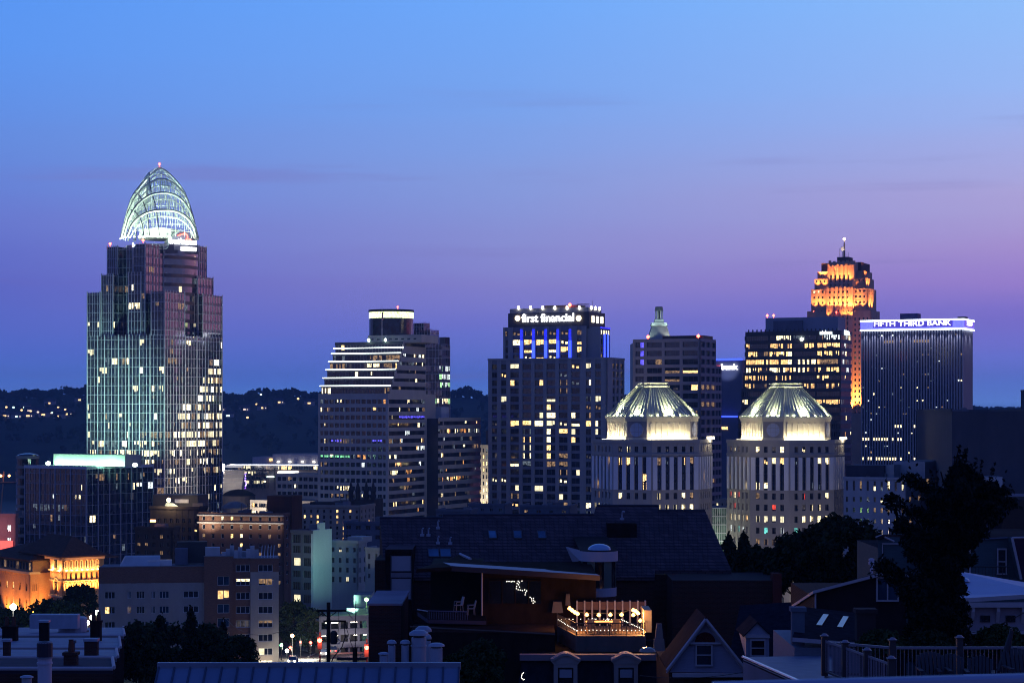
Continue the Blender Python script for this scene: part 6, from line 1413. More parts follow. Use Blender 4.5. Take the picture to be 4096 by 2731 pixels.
fr = Fr(1474, 462, -18); t = fr.root('parking_garage', 'low parking garage with dim strip lights along its decks', 'parking garage'); x0 = fr.lx(1283); p = fr.pl(x0, 0, 1, 0); L = -x0; m = MB(); GAR = mat('garage_concrete', (.10, .11, .16), .85, .12)
zt = fr.z(2458); zz = [zt, zt - 3.0, zt - 6.0]; m.box(x0, 0, 6, 26, 30, zt - 1, DARK, ROOFG)
for k, z in enumerate(zz): m.pbox(p, 0, L, z - 1.3, z, -.3, 0, GAR); m.box(x0, 0, .3, 8, z - 1.4, z - 1.1, GAR)
for i in range(6): m.pbox(p, L * i / 5 - .25, L * i / 5 + .25, 34, zt, -.8, -.31, GAR)
m.pbox(p, 0, L, 34, zz[2] - 2.5, -.5, -.1, mat('garage_base_brick', (.3, .16, .15), .9, .15)); m.obj('deck', t); m = MB()
for i in range(10):
    for z in zz[:2]:
        if rnd.random() < .6: a = L * (i + .2) / 10; m.pbox(p, a, a + 1.3, z - 1.75, z - 1.62, -1.4, -1.2, emit('tube_light', (1, .92, .75), 9))
m.obj('light_strip', t); lamp('AREA', fr.W(-4, -3, zt - 4), 160, (1, .85, .7), fr.W(-4, 1, zt - 8), size=1, sx=6)
pole_lamp('street_lamp', 'vivid green glowing lamp on the roof by pale walls', 1466, 2397, 2432, 470, emit('globe_green', (.5, 1, .3), 30), .42, e=2600, col=(.45, 1, .35))
lamp('SPOT', tuple(P3(1420, 2440, 478)), 14000, (.42, 1, .85), tuple(P3(1290, 2250, 506)), 50, .9, 1); lamp('SPOT', tuple(P3(1480, 2440, 490)), 5000, (.5, 1, .8), tuple(P3(1452, 2270, 530)), 50, .9, 1)
fr = Fr(1480, 480, 0); t = fr.root('low_building', 'flat roofed shed glowing green under the green lamp', 'building'); m = MB(); x0 = fr.lx(1385); m.box(x0, 0, 0, 14, 30, fr.z(2432), mat('pale_plaster', (.42, .44, .40)), ROOFG); m.box(fr.lx(1410), 0, 4, 14, fr.z(2432), fr.z(2378, 0, 4), mat('pale_plaster', (.42, .44, .40)), ROOFG); m.obj('wall', t)
for px, py, lb in ((388, 2448, 'topmost of three round white lamps in the foliage left of apartment house'), (367, 2468, 'middle one of three round white lamps beside apartment house'), (350, 2489, 'lowest of three round white lamps beside apartment house')): pole_lamp('street_lamp', lb, px, py, py + 70, 362, emit('globe_white', (.9, 1, .85), 25), .4, e=900, col=(.8, 1, .6))
pole_lamp('street_lamp', 'wide dazzling white lamp below the palazzo left wing', 53, 2426, 2500, 340, emit('globe_white', (.9, 1, .85), 25), .55, e=2500, col=(1, 1, .8))

# trees of the middle distance
tree('leafy_tree', 'dark tree in front of the glowing palazzo arches', 320, 2338, 2490, 400, 135, 3, n=2600, ls=.5)
tree('leafy_tree', 'low wide dark tree left of the apartment house foot', 210, 2410, 2540, 380, 240, 4, n=2600, ls=.6)
tree('leafy_tree', 'dark tree at left edge under the palazzo wing', 40, 2440, 2560, 360, 220, 5, n=2400, ls=.6)
tree('leafy_tree', 'dark tree filling the gap right of apartment house', 1175, 2400, 2620, 470, 150, 6, n=2600, ls=.5); tree('leafy_tree', 'dark tree between gable wall and utility pole', 1240, 2430, 2630, 465, 130, 7, n=2600, ls=.5)
for i, (px, pt, wd, lb, sh_) in enumerate(((560, 2480, 170, 'leftmost of the tall dark trees before the apartment house', 'round'), (640, 2462, 110, 'second dark tree from the left before apartment house', 'column'), (700, 2500, 200, 'wide dark tree in the middle of the clump before apartment house', 'round'), (763, 2436, 75, 'tall pointed dark cypress before the apartment house', 'column'), (830, 2495, 130, 'rounded dark tree right of the pointed cypress', 'round'), (893, 2490, 70, 'narrow dark cypress before the brick stair bay', 'column'), (950, 2545, 150, 'low dark tree at right end of clump before apartment house', 'round'))):
    tree('leafy_tree' if sh_ == 'round' else 'cypress_tree', lb, px, pt, 2780, 170 + 6 * (i % 3), wd * 1.3, 30 + i, sh_, n=6500, ls=.24, m=LEAF if i % 2 else LEAF2)
# ================================================================ rooftops of the near hillside
MEMB = mat('pale_roof_membrane', (.20, .22, .30), .6, .2, .5); BRICKN = brick('near_brick', (.075, .030, .024, 1), (.050, .022, .018, 1), (.07, .055, .05, 1), 1.); CHIM = mat('chimney_soot', (.018, .012, .012), .95, .3, 2)
SHING = brick('shingle_dark_plum', (.105, .075, .090, 1), (.062, .048, .060, 1), (.026, .022, .028, 1), .42); TRIM = mat('painted_trim_pale', (.42, .38, .42), .6, .08, 2); SID = mat('siding_blue_grey', (.13, .16, .22), .7, .1, 2, stretch=(1, 1, 8)); SLATE = mat('slate_blue_black', (.018, .019, .030), .85, .4, 3, ior=1.12)
ZINC = mat('standing_seam_zinc', (.17, .22, .33), .45, .15, .8, metal=.3); GALV = mat('galvanised_pipe', (.30, .34, .42), .5, .12, 2, metal=.2)
def wquad(b, pts, m): b.face([tuple(p) for p in pts], m)
def slab(b, pts, th, m, m2=None):
    """a roof plane with thickness: pts in world order, pushed down by th"""
    A = [Vector(p) for p in pts]; B_ = [p - Vector((0, 0, th)) for p in A]; b.face(A, m); b.face(B_[::-1], m2 or m); b.loft(B_, A, m2 or m)
def vent(name, label, px, py, pyb, wpx, Y, m_=GALV, cat='vent pipe', cap=True, group=None):
    zb = Z(pyb, Y); t = thing(name, label, cat, (X(px, Y), Y, zb), 0, group); h = Z(py, Y) - zb; r = wpx * .5 * Y / F; b = MB()
    b.lathe([(r, -1.2), (r, h * .78 if cap else h), (r * .9, h * .8)], 0, 0, m_, 16); b.lathe([(r * 1.12, h * .55), (r * 1.12, h * .585)], 0, 0, m_, 16) if wpx > 50 else None; b.obj('pipe', t, smooth=False)
    if cap: b = MB(); b.lathe([(r * .8, h * .76), (r * .8, h * .88)], 0, 0, DARK, 12); b.lathe([(r * 1.35, h * .86), (r * 1.3, h * .92), (r * .8, h * .985), (.02, h)], 0, 0, m_, 18); b.obj('cap', t)
    return t
def chimney(label, px, py, wpx, hpx, Y, m_=CHIM, cap=True, pots=0, mc=None, name='chimney', dpx=None):
    zb = Z(py + hpx, Y); h = Z(py, Y) - zb; w = wpx * Y / F; d = (dpx or wpx * .8) * Y / F; t = thing(name, label, 'chimney', (X(px, Y), Y, zb)); b = MB(); b.box(-w / 2, w / 2, 0, d, -.6, h - .15 if cap else h, m_); b.obj('stack', t)
    if cap: b = MB(); b.box(-w / 2 - .06, w / 2 + .06, -.06, d + .06, h - .15, h, mc or m_); b.obj('cap', t)
    for i in range(pots): b = MB(); b.lathe([(.13, 0), (.16, .1), (.12, .6), (.15, .65)], -w / 2 + w * (i + .5) / pots, d / 2, mat('chimney_pot', (.13, .06, .045), .9), 10, h); b.obj('pot', t)
    return t
# ---- terrace roofs at lower left, far to near
def rowhouse(label, px0, px1, pyf, Yf, pyb, Yb, wallm, lip=True, roofm=MEMB, zb=60):
    t = thing('row_house', label, 'house', (X((px0 + px1) / 2, Yf), Yf, zb)); b = MB(); ox, oy = X((px0 + px1) / 2, Yf), Yf
    A = [P3(px0, pyf, Yf), P3(px1, pyf, Yf), P3(px1 - (px1 - px0) * .01, pyb, Yb), P3(px0 + 2, pyb, Yb)]; A = [Vector((p.x - ox, p.y - oy, p.z - zb)) for p in A]; slab(b, A, .25, roofm); b.obj('roof', t)
    b = MB(); F0 = [Vector((p.x, p.y, 0)) for p in A]; T_ = [p - Vector((0, 0, .26)) for p in A]; b.loft(F0, T_, wallm); b.obj('wall', t)
    if lip: b = MB(); b.tube(A[0] + Vector((0, -.05, .0)), A[1] + Vector((0, -.05, 0)), .11, TRIM, 6); b.tube(A[1] + Vector((0.05, 0, .05)), A[2] + Vector((.05, 0, .05)), .1, TRIM, 6); b.obj('gutter', t)
    return t
rowhouse('farthest flat pale roof at lower left behind the chimneys', -80, 496, 2541, 150, 2508, 175, BRICKN)
rowhouse('second pale flat roof from the back at lower left', -80, 480, 2590, 132, 2548, 146, BRICKN)
rowhouse('third pale flat roof with pointed corner at lower left', -80, 468, 2628, 116, 2596, 129, BRICKN)
rowhouse('dark fronted house with a pale gutter line at lower left', -80, 452, 2672, 100, 2632, 114, BRICKN, roofm=mat('dark_violet_roof', (.05, .045, .07), .8, .2))
def Dx(x): return x / 4.2
def Dy(y): return 2380 + y / 4.2
b = thing('rooftop_unit', 'rounded pale rooftop ventilator on farthest lower left roof', 'rooftop unit', tuple(P3(Dx(1225), Dy(600), 160))); m = MB(); m.lathe([(1.15, 0), (1.15, 1.0), (1.05, 1.12), (.3, 1.2)], 0, 0, GALV, 16); m.box(-1.1, 1.1, -.9, .9, -.9, .0, DARK); m.obj('housing', b)
for (px, py, w_, h_, lb, pots) in ((730, 420, 150, 240, 'tall dark stack with pale cap on farthest lower left roof', 0), (150, 520, 230, 380, 'broad dark chimney at left edge of the lower left roofs', 2), (1600, 430, 170, 420, 'dark double chimney with round pot beside the white lamps', 2)):
    chimney(lb, Dx(px), Dy(py), Dx(w_), Dx(h_), 141, pots=pots, mc=GALV if pots == 0 else None)
for (px, py, w_, h_, lb, Y) in ((105, 735, 115, 290, 'short brick chimney with pale cap at left edge', 118), (1520, 730, 210, 300, 'square brick chimney with a pale metal lid', 119), (1175, 960, 215, 220, 'stubby near brick chimney with clay pot', 104)):
    chimney(lb, Dx(px), Dy(py), Dx(w_), Dx(h_), Y, BRICKN, mc=GALV if py < 800 else None, pots=1 if py > 900 else 0)
chimney('slim grey boxed chimney between the two brick ones', Dx(1215), Dy(760), Dx(70), Dx(240), 118, mat('grey_render', (.1, .1, .12), .8))
m = thing('rooftop_unit', 'long pale rooftop parapet box right of ventilator', 'rooftop unit', tuple(P3(Dx(900), Dy(560), 158))); b = MB(); b.box(-1.9, 1.9, 0, 1, 0, 1.1, GALV); b.obj('housing', m)
t = vent('flue', 'fat white metal flue with black cowl at bottom left', 179, 2566, 2760, 56, 60, mat('white_flue_paint', (.42, .43, .55), .5, .06, 3), 'chimney flue', cap=False); m = MB(); m.lathe([(.24, 1.0), (.24, 1.42), (.2, 1.46), (.02, 1.5)], 0, 0, mat('cowl_black', (.02, .02, .04), .5), 14); m.lathe([(.25, .98), (.26, 1.02)], 0, 0, GALV, 14); m.obj('cowl', t)
vent('vent_pipe', 'small mushroom vent at bottom left beside white flue', Dx(450), Dy(1340), 2760, 40, 55)
# ---- zinc roof along the bottom edge and its vents
t = thing('zinc_roof_house', 'near blue-grey standing seam metal roof along the bottom edge', 'house', (X(1236, 56), 56, 80)); o = Vector((X(1236, 56), 56, 80)); b = MB(); Yr, Ye = 58., 53.5
zr_, ze_ = Z(2662, Yr), Z(2662, Yr) - 2.9; xl, xr = X(637, Yr), X(1836, Yr); xr2 = xr + .12
slab(b, [Vector((xl, Ye, ze_)) - o, Vector((xr2, Ye, ze_)) - o, Vector((xr, Yr, zr_)) - o, Vector((xl, Yr, zr_)) - o], .15, ZINC); n = 19
for i in range(n + 1): x = xl + (xr - xl) * i / n; b.tube(Vector((x, Ye, ze_ + .02)) - o, Vector((x, Yr, zr_ + .02)) - o, .035, mat('seam_dark_zinc', (.05, .07, .12), .5), 4)  # seams in a darker tone than the zinc sheets
b.obj('roof', t); b = MB(); b.box(xl - o.x - .05, xr - o.x + .05, Yr - o.y - .08, Yr - o.y + .12, zr_ - o.z - .1, zr_ - o.z + .1, ZINC); b.obj('ridge_cap', t)
b = MB(); b.hexa([(xl - o.x + .1, -3.6, -12), (xr - o.x - .1, -3.6, -12), (xr - o.x - .1, 6, -12), (xl - o.x + .1, 6, -12), (xl - o.x + .1, -2.2, ze_ - o.z - .3), (xr - o.x - .1, -2.2, ze_ - o.z - .3), (xr - o.x - .1, 6, ze_ - o.z - .3), (xl - o.x + .1, 6, ze_ - o.z - .3)], BRICKN); slab(b, [Vector((xl, Yr, zr_)) - o, Vector((xr, Yr, zr_)) - o, Vector((xr, Yr + 4, zr_ - 2.6)) - o, Vector((xl, Yr + 4, zr_ - 2.6)) - o], .15, ZINC); b.obj('wall', t)
for px, py, w_, lb, Y in ((1675, 2517, 58, 'fattest near roof vent pipe with mushroom cap', 62), (1567, 2557, 29, 'slim capped vent pipe, second from the left', 62), (1621, 2557, 31, 'slim capped vent pipe directly left of the fattest one', 62), (1535, 2606, 33, 'shortest capped vent pipe, leftmost of the row', 61.5), (1745, 2569, 50, 'stout ringed vent pipe at right end of row', 61), (1693, 2501, 50, 'tall vent with wide cap behind the fattest pipe', 65), (1714, 2536, 18, 'thin vent pipe tucked behind the fattest one', 64)):
    vent('vent_pipe', lb, px, py, 2665, w_, Y, group='vent pipes behind the zinc roof')
# ---- utility pole
t = thing('utility_pole', 'dark wooden utility pole with crossarm and cables at the crossing', 'utility pole', tuple(P3(1314, 2740, 120))); h = Z(2408, 120) - Z(2740, 120); m = MB(); m.tube((0, 0, 0), (0, 0, h), .13, BARK, 8, .11); m.obj('pole', t); m = MB(); z = Z(2441, 120) - Z(2740, 120); m.box(-.72, 1.06, -.08, .08, z - .06, z + .06, BARK); m.tube((-.45, 0, z - .05), (0, 0, z - .42), .03, BARK, 4); m.tube((.5, 0, z - .05), (0, 0, z - .42), .03, BARK, 4)
m.box(-.3, 1.05, -.06, .06, z - .68, z - .58, BARK); m.obj('crossarm', t); m = MB(); m.lathe([(.18, 0), (.2, .1), (.2, .7), (.1, .8)], .32, 0, DARK, 12, z - 2.0); m.path([(.95, 0, z - .6), (1.0, 0, z - 1.6), (.8, 0, z - 2.2), (.3, 0, z - 2.8), (.1, 0, z - 3.3)], .03, DARK, 5); m.path([(.6, 0, z), (.62, .2, z - .9), (.5, 0, z - 1.8)], .02, DARK, 4); m.obj('cable', t)
m = MB(); m.path([(.55 + .16 * math.cos(i * .7), 0, z - 1.85 + .14 * math.sin(i * .7)) for i in range(10)], .03, GALV, 5); m.obj('ring_bracket', t)
for k, (pa, pb) in enumerate((((1263, 2441, 120), (900, 2470, 200)), ((1386, 2441, 120), (1480, 2420, 300)), ((1380, 2483, 120), (1470, 2560, 160)))):
    A, B_ = P3(*pa), P3(*pb); m = MB(); m.path([A.lerp(B_, i / 14) - Vector((0, 0, 1.6 * 4 * (i / 14) * (1 - i / 14))) for i in range(15)], .018, DARK, 4); o = m.obj('overhead_wire', None); tag(o, ['thin overhead wire running left from the utility pole', 'thin overhead wire running back from pole crossarm to the far right', 'low slack wire hanging right from the utility pole'][k], 'wire')
t = thing('utility_pole', 'short dark post right of the tall utility pole', 'pole', tuple(P3(1420, 2740, 118))); m = MB(); m.tube((0, 0, 0), (0, 0, Z(2590, 118) - Z(2740, 118)), .14, BARK, 8); m.tube((0, 0, 1), (.05, 0, Z(2400, 118) - Z(2740, 118)), .025, DARK, 5); m.box(-1.1, .7, -.05, .05, 1.5, 1.65, DARK); m.obj('pole', t)

# ---- the big dark roofed house
Ye, Yr = 124., 130.; bz = 70.; t = thing('big_house', 'huge dark plum shingled roof house in the centre foreground', 'house', (X(2230, Ye), Ye, bz)); o = Vector((X(2230, Ye), Ye, bz))
def L3(px, py, Y): return P3(px, py, Y) - o
b = MB()
zE = Z(2306, Ye); sl = (Z(2071, Yr) - zE) / (Yr - Ye)
def onroof(px, py, lift=0.):   # where the view ray meets the roof plane
    k1 = (py - HY) / F; Y = (CH - zE + sl * Ye) / (k1 + sl); return Vector((X(px, Y), Y, CH - k1 * Y + lift)) - o
E_ = [onroof(1541, 2306), onroof(2618, 2306), onroof(2620, 2279), onroof(2926, 2279), onroof(2820, 2041), onroof(2634, 2041), onroof(2631, 2022), onroof(2385, 2022), onroof(2375, 2057), onroof(1771, 2060), onroof(1771, 2071), onroof(1519, 2071)]
b.face(E_, SHING); b.loft([p - Vector((0, 0, .22)) for p in E_], E_, SHING); b.face([p - Vector((0, 0, .22)) for p in E_][::-1], SHING)
for i in range(68):   # courses of the roofing run up the slope
    px = 1560 + i * 19; p, q = onroof(px + 62 * (px - 1519) / 1400 * 0 + 0, 2300 if px < 2618 else 2276, .012), onroof(px - 10, 2074 if px < 2634 else 2046, .012)
    if px < 2850: b.tube(p, q, .016, SHING, 3)
b.obj('roof', t)
m = MB()
for (a, c_) in ((8, 7), (7, 7),): pass
for i, j in ((4, 5), (6, 7), (8, 9), (10, 11)): m.tube(E_[i], E_[j], .09, mat('ridge_tile', (.03, .03, .05), .7), 6)
m.obj('ridge_cap', t); m = MB()
xs0, xs1 = L3(1541, 0, Ye).x, L3(3127, 0, Ye + 1).x
m.box(xs0, L3(2618, 0, Ye).x, .3, 9, -8, zE - bz - .25, BRICKN); m.box(L3(2618, 0, Ye).x, L3(2930, 0, Ye).x, .8, 9, -8, Z(2281, Ye) - bz - .3, BRICKN)
m.box(L3(2690, 0, Ye - 4).x, L3(3127, 0, Ye - 4).x, -4, 2, -8, Z(2320, Ye - 4) - bz, BRICKN); gl = [L3(1498, 2240, Ye + 1), L3(1519, 2075, Yr), L3(1541, 2306, Ye)]; m.box(L3(1498, 0, Ye).x, L3(1541, 0, Ye).x, .2, 8, -8, Z(2240, Ye) - bz, BRICKN)
for (p, q, s_) in ((E_[11], E_[0], 1),): m.face([p - Vector((0, 0, .2)), q - Vector((0, 0, .2)), Vector((q.x, q.y, 0)), Vector((p.x, p.y, 0))], BRICKN)
m.face([E_[4] - Vector((0, 0, .2)), E_[3] - Vector((0, 0, .2)), Vector((E_[3].x, E_[3].y, 0)), Vector((E_[4].x, E_[4].y, 0))], BRICKN); m.obj('wall', t)
m = MB(); q0, q1 = L3(3090, 2326, Ye - 4.2), L3(3125, 2326, Ye - 4.2); m.box(q0.x, q1.x, q0.y - .2, q0.y + 1, -6, q0.z + .5, mat('chimney_red_brick', (.12, .035, .03), .9, .2, 2)); m.obj('chimney', t)
m = MB(); p = onroof(2428, 2150); q = onroof(2547, 2150); m.box(p.x, q.x, p.y, p.y + 1.3, p.z - .3, onroof(2428, 2105).z + .25, CHIM); m.obj('chimney', t); m = MB(); s = onroof(2488, 2075); m.path([s + Vector(v) for v in ((0, 0, -.2), (0, 0, .25), (.02, -.05, .45), (.1, -.1, .52), (.16, -.12, .45))], .055, GALV, 7); m.box(s.x - .14, s.x + .14, s.y - .1, s.y + .15, s.z - .1, s.z + .06, GALV); m.obj('vent_pipe', t)
SKY_ = glass('skylight_glass', (.05, .14, .22), .12, 2.4)
for px0, px1, py0, py1 in ((1953, 1987, 2127, 2157), (2053, 2088, 2127, 2157), (2150, 2185, 2127, 2157), (1712, 1757, 2199, 2231), (1759, 1805, 2199, 2231)):
    m = MB(); A = [onroof(px0 + 4, py1, .1), onroof(px1, py1, .1), onroof(px1 - 4, py0, .1), onroof(px0, py0, .1)]; slab(m, A, .12, SKY_, DARK); 
    for i in range(4): m.tube(A[i], A[(i + 1) % 4], .035, mat('skylight_frame', (.07, .08, .1), .5), 4)
    m.obj('skylight', t)
for px, py, h_ in ((1689, 2141, .38), (1714, 2141, .38), (1752, 2112, .4), (1752, 2172, .34), (1801, 2174, .34)):
    m = MB(); s = onroof(px, py); m.tube(s, s + Vector((0, 0, h_)), .05, GALV, 8); m.tube(s + Vector((0, 0, h_)), s + Vector((.07, -.05, h_ + .1)), .05, GALV, 8); m.box(s.x - .13, s.x + .13, s.y - .13, s.y + .13, s.z - .05, s.z + .1, GALV); m.obj('vent_pipe', t)
# bay with two white blinds
m = MB(); p, q = L3(1541, 2196, Ye - 1.2), L3(1650, 2420, Ye - 1.2); m.box(p.x, q.x, p.y, 5, -6, p.z, CHIM, SHING); m.obj('bay', t)
for y0, y1 in ((2223, 2283), (2313, 2395)):
    m = MB(); a, c_ = L3(1566, y1, Ye - 1.3), L3(1643, y0, Ye - 1.3); m.box(a.x, c_.x, a.y, a.y + .05, a.z, c_.z, mat('roller_blind', (.32, .31, .36), .8, .06)); m.box(a.x - .07, a.x, a.y - .04, a.y + .06, a.z - .05, c_.z + .05, DARK); m.box(c_.x, c_.x + .07, a.y - .04, a.y + .06, a.z - .05, c_.z + .05, DARK); m.obj('window', t)
m = MB(); a, c_ = L3(1563, 2308, Ye - 1.32), L3(1646, 2289, Ye - 1.32); m.box(a.x, c_.x, a.y - .03, a.y + .05, a.z, c_.z, mat('window_rail', (.18, .16, .19), .7)); m.obj('window_sill', t)
m = MB(); a, c_ = L3(1474, 2420, 112), L3(1604, 2420, 112); m.box(a.x, c_.x, a.y, a.y + 8, -10, a.z, BRICKN); m.box(a.x - .08, c_.x + .08, a.y - .08, a.y + 8, a.z, a.z + .12, mat('parapet_coping', (.22, .2, .26), .7)); m.obj('parapet_wing', t)
# round stair turret with a dome
m = MB(); tp = L3(2395, 2350, 115); R0 = (2471 - 2318) / 2 * 115 / F
def arcband(m, z0, z1, r, mt, a0=-180, a1=0, n=18):
    for i in range(n):
        u, v = math.radians(a0 + (a1 - a0) * i / n), math.radians(a0 + (a1 - a0) * (i + 1) / n); m.face([(tp.x + r * math.cos(u), tp.y + r * math.sin(u), z0), (tp.x + r * math.cos(v), tp.y + r * math.sin(v), z0), (tp.x + r * math.cos(v), tp.y + r * math.sin(v), z1), (tp.x + r * math.cos(u), tp.y + r * math.sin(u), z1)], mt)
zz = lambda py: Z(py, 114) - bz
WP = mat('turret_white_panel', (.36, .37, .48), .6, .05); arcband(m, zz(2246), zz(2206), R0, WP); arcband(m, zz(2387), zz(2352), R0 * .93, WP)
m.face([(tp.x + R0 * math.cos(math.radians(-180 + i * 10)), tp.y + R0 * math.sin(math.radians(-180 + i * 10)), zz(2206)) for i in range(19)] + [(tp.x + R0, 8, zz(2206)), (tp.x - R0, 8, zz(2206))], ROOFD)
pA, pB = L3(2262, 2200, 118), L3(2320, 2206, 115); m.face([(pA.x, pA.y, zz(2203)), (tp.x - R0, tp.y, zz(2204)), (tp.x - R0, tp.y, zz(2246)), (pA.x + .45, pA.y, zz(2275))], WP); m.face([(tp.x + R0, tp.y, zz(2206)), (tp.x + R0, 9, zz(2206)), (tp.x + R0, 9, zz(2246)), (tp.x + R0, tp.y, zz(2246))], WP)
arcband(m, zz(2440), zz(2387), R0 * .92, BRICKN); m.obj('turret_wall', t)
m = MB()
for i in range(12): a0 = -180 + i * 15; arcband(m, zz(2352), zz(2246), R0 * .9, [mat('curtain_green_grey', (.10, .14, .13), .9), G1, G1, mat('curtain_green_grey', (.10, .14, .13), .9)][i % 4], a0, a0 + 15, 2)
m.obj('turret_window', t); m = MB(); m.lathe([(.68, 0), (.62, .14), (.42, .27), (.2, .33), (.01, .35)], tp.x + .05, tp.y + .2, mat('acrylic_dome', (.25, .42, .62), .15, .05), 20, zz(2203)); m.obj('skylight_dome', t)

# ---- flat roofed house with the long pale eave and the balcony
Y0 = 108.; t = thing('flat_roof_house', 'dark house with a long pale flat eave and deep shaded balcony', 'house', (X(2080, Y0), Y0, 70)); o = Vector((X(2080, Y0), Y0, 70))
EAVE = mat('eave_metal_pale', (.20, .22, .34), .5, .1); b = MB(); A = [L3(1806, 2262, Y0 - 1), L3(2400, 2300, Y0 - 3), L3(2370, 2287, Y0 + 3), L3(1772, 2248, Y0 + 2)]; slab(b, A, .28, EAVE, mat('fascia_brown', (.035, .026, .032), .7)); b.obj('roof', t)
b = MB(); A = [L3(1665, 2275, Y0 - 1), L3(1806, 2266, Y0 - 1), L3(1775, 2250, Y0 + 2), L3(1850, 2226, Y0 + 5), L3(1760, 2246, Y0 + 6)]; slab(b, [A[0], A[1], A[2], A[4]], .2, CHIM); slab(b, [L3(1772, 2250, Y0 + 2), L3(1990, 2262, Y0 + 3), L3(1866, 2222, Y0 + 7), L3(1836, 2216, Y0 + 7)], .15, CHIM); b.tube(L3(1840, 2216, Y0 + 7), L3(1882, 2236, Y0 + 5), .1, TRIM, 5); b.obj('side_roof', t)
DW = mat('dark_wall_timber', (.022, .015, .014), .85, .3, 2, ior=1.15); b = MB(); w0, w1 = L3(1722, 0, Y0 + 2.5), L3(2375, 0, Y0 + 2.5); b.box(w0.x, L3(1925, 0, Y0).x, 2.5, 8, -6, Z(2275, Y0) - 70, mat('plaster_dark_green', (.016, .02, .018), .9, .2)); b.box(L3(1925, 0, Y0).x, w1.x, -.4, 8, -6, Z(2290, Y0) - 70, DW); b.obj('wall', t)
for i in range(4):
    b = MB(); a, c_ = L3(1957 + i * 53, 2412, Y0 - .5), L3(2004 + i * 53, 2322, Y0 - .5); b.box(a.x, c_.x, a.y, a.y + .05, a.z, c_.z, G1); b.box(a.x - .05, a.x, a.y - .05, a.y + .05, a.z, c_.z, DW); b.box(a.x - .05, c_.x + .05, a.y - .05, a.y + .06, c_.z, c_.z + .06, DW); b.obj('window', t)
b = MB(); a = L3(1928, 2460, Y0 - 1.2); c_ = L3(1928, 2288, Y0 - 1.2); b.tube(a, c_, .045, TRIM, 6); b.obj('post', t)
b = MB(); pts = [L3(1670, 2446, Y0 - 1), L3(1712, 2476, Y0 - 3), L3(1945, 2482, Y0 - 3), L3(1945, 2455, Y0 + .5)]; slab(b, pts, .2, DW, mat('deck_edge', (.07, .06, .09), .8)); b.obj('balcony_deck', t)
b = MB(); a, c_ = L3(1712, 2474, Y0 - 3), L3(1870, 2478, Y0 - 3); 
for i in range(24): p = a.lerp(c_, i / 23); b.tube(p, p + Vector((0, 0, .42)), .014, mat('baluster_blue_grey', (.10, .11, .2), .6), 4)
b.tube(a + Vector((0, 0, .43)), c_ + Vector((0, 0, .43)), .03, mat('baluster_blue_grey', (.10, .11, .2)), 5); p = L3(1670, 2444, Y0 - 1); b.tube(p + Vector((0, 0, .1)), a + Vector((0, 0, .4)), .03, TRIM, 5); b.obj('railing', t)
b = MB(); a, c_ = L3(1640, 2505, Y0 - 6), L3(2220, 2535, Y0 - 6); b.tube(a, c_, .05, mat('ledge_dim', (.12, .09, .08), .8), 5); b.box(a.x, c_.x, a.y + .1, a.y + 4, -8, a.z - .3, DW); b.obj('lower_wall', t)
# fairy lights reflected in its window, as a hanging string of bulbs
FB = emit('fairy_bulb', (1, .93, .8), 4.5)
Ax = lambda x: 1450 + x / 2.088; Ay = lambda y: 1980 + y / 2.088
def fairy(name, label, pts, r=.022, L=FB, Yd=0):
    r *= .7
    t = thing(name, label, 'string lights', tuple(pts[0])); o_ = pts[0]; m = MB(); m.path([p - o_ for p in pts], .006, DARK, 3); m.obj('cord', t); m = MB()
    for p in pts: q = p - o_; m.lathe([(.003, -r), (r, 0), (.003, r)], q.x, q.y, L, 6, q.z)
    m.obj('bulb', t, kind='stuff'); return t
rr_ = random.Random(9); pts = [P3(Ax(1203 + i * 13), Ay(719 + rr_.uniform(-3, 3)), Y0 - .7) for i in range(6)] + [P3(Ax(x), Ay(y), Y0 - .7) for x, y in ((1300, 715), (1332, 714), (1310, 728), (1292, 735), (1303, 745), (1288, 760), (1312, 765), (1285, 778), (1300, 788), (1318, 790), (1335, 795), (1355, 788), (1372, 797), (1362, 812), (1358, 830), (1400, 852), (1412, 862), (1428, 860), (1415, 880), (1440, 888), (1430, 878), (1425, 898))]
fairy('fairy_lights', 'zigzag of tiny bulbs standing in for lights reflected in the dark house window', pts, .035)
pts = [P3(Ax(x), Ay(y), 84) for x, y in ((1345, 1480), (1335, 1488), (1330, 1500), (1328, 1515), (1333, 1528), (1342, 1538), (1350, 1535))]; fairy('fairy_lights', 'little curl of white lights at the mansard house corner', pts, .03)
CHW = mat('chair_white_plastic', (.22, .21, .24), .5, .05)
def chair(label, px, py, Y, s, rz, mt, name='patio_chair', arms=True, grp=None):
    t = thing(name, label, 'chair', tuple(P3(px, py, Y)), rz, grp); t.scale = (s, s, s); b = MB(); b.box(-.24, .24, -.24, .24, .42, .46, mt); b.obj('seat', t); b = MB(); b.hexa([(-.23, .2, .46), (.23, .2, .46), (.23, .25, .46), (-.23, .25, .46), (-.2, .32, .98), (.2, .32, .98), (.2, .36, .98), (-.2, .36, .98)], mt); b.obj('backrest', t)
    for sx in (-.22, .22):
        for sy in (-.22, .22): b = MB(); b.tube((sx * 1.1, sy * 1.1, 0), (sx, sy, .43), .022, mt, 5); b.obj('leg', t)
        if arms: b = MB(); b.tube((sx * 1.1, -.22, .44), (sx * 1.15, -.2, .66), .02, mt, 5); b.tube((sx * 1.15, -.22, .66), (sx * 1.05, .28, .68), .022, mt, 5); b.obj('armrest', t)
    return t
chair('white balcony armchair on the left of the pair', 1834, 2446, Y0 - 2.2, .82, math.radians(-70), CHW, grp='white balcony chairs'); chair('white balcony armchair on the right of the pair', 1884, 2458, Y0 - 2.2, .78, math.radians(-80), CHW, grp='white balcony chairs')
m = MB(); P_ = P3(1862, 2330, Y0 + 1.2)
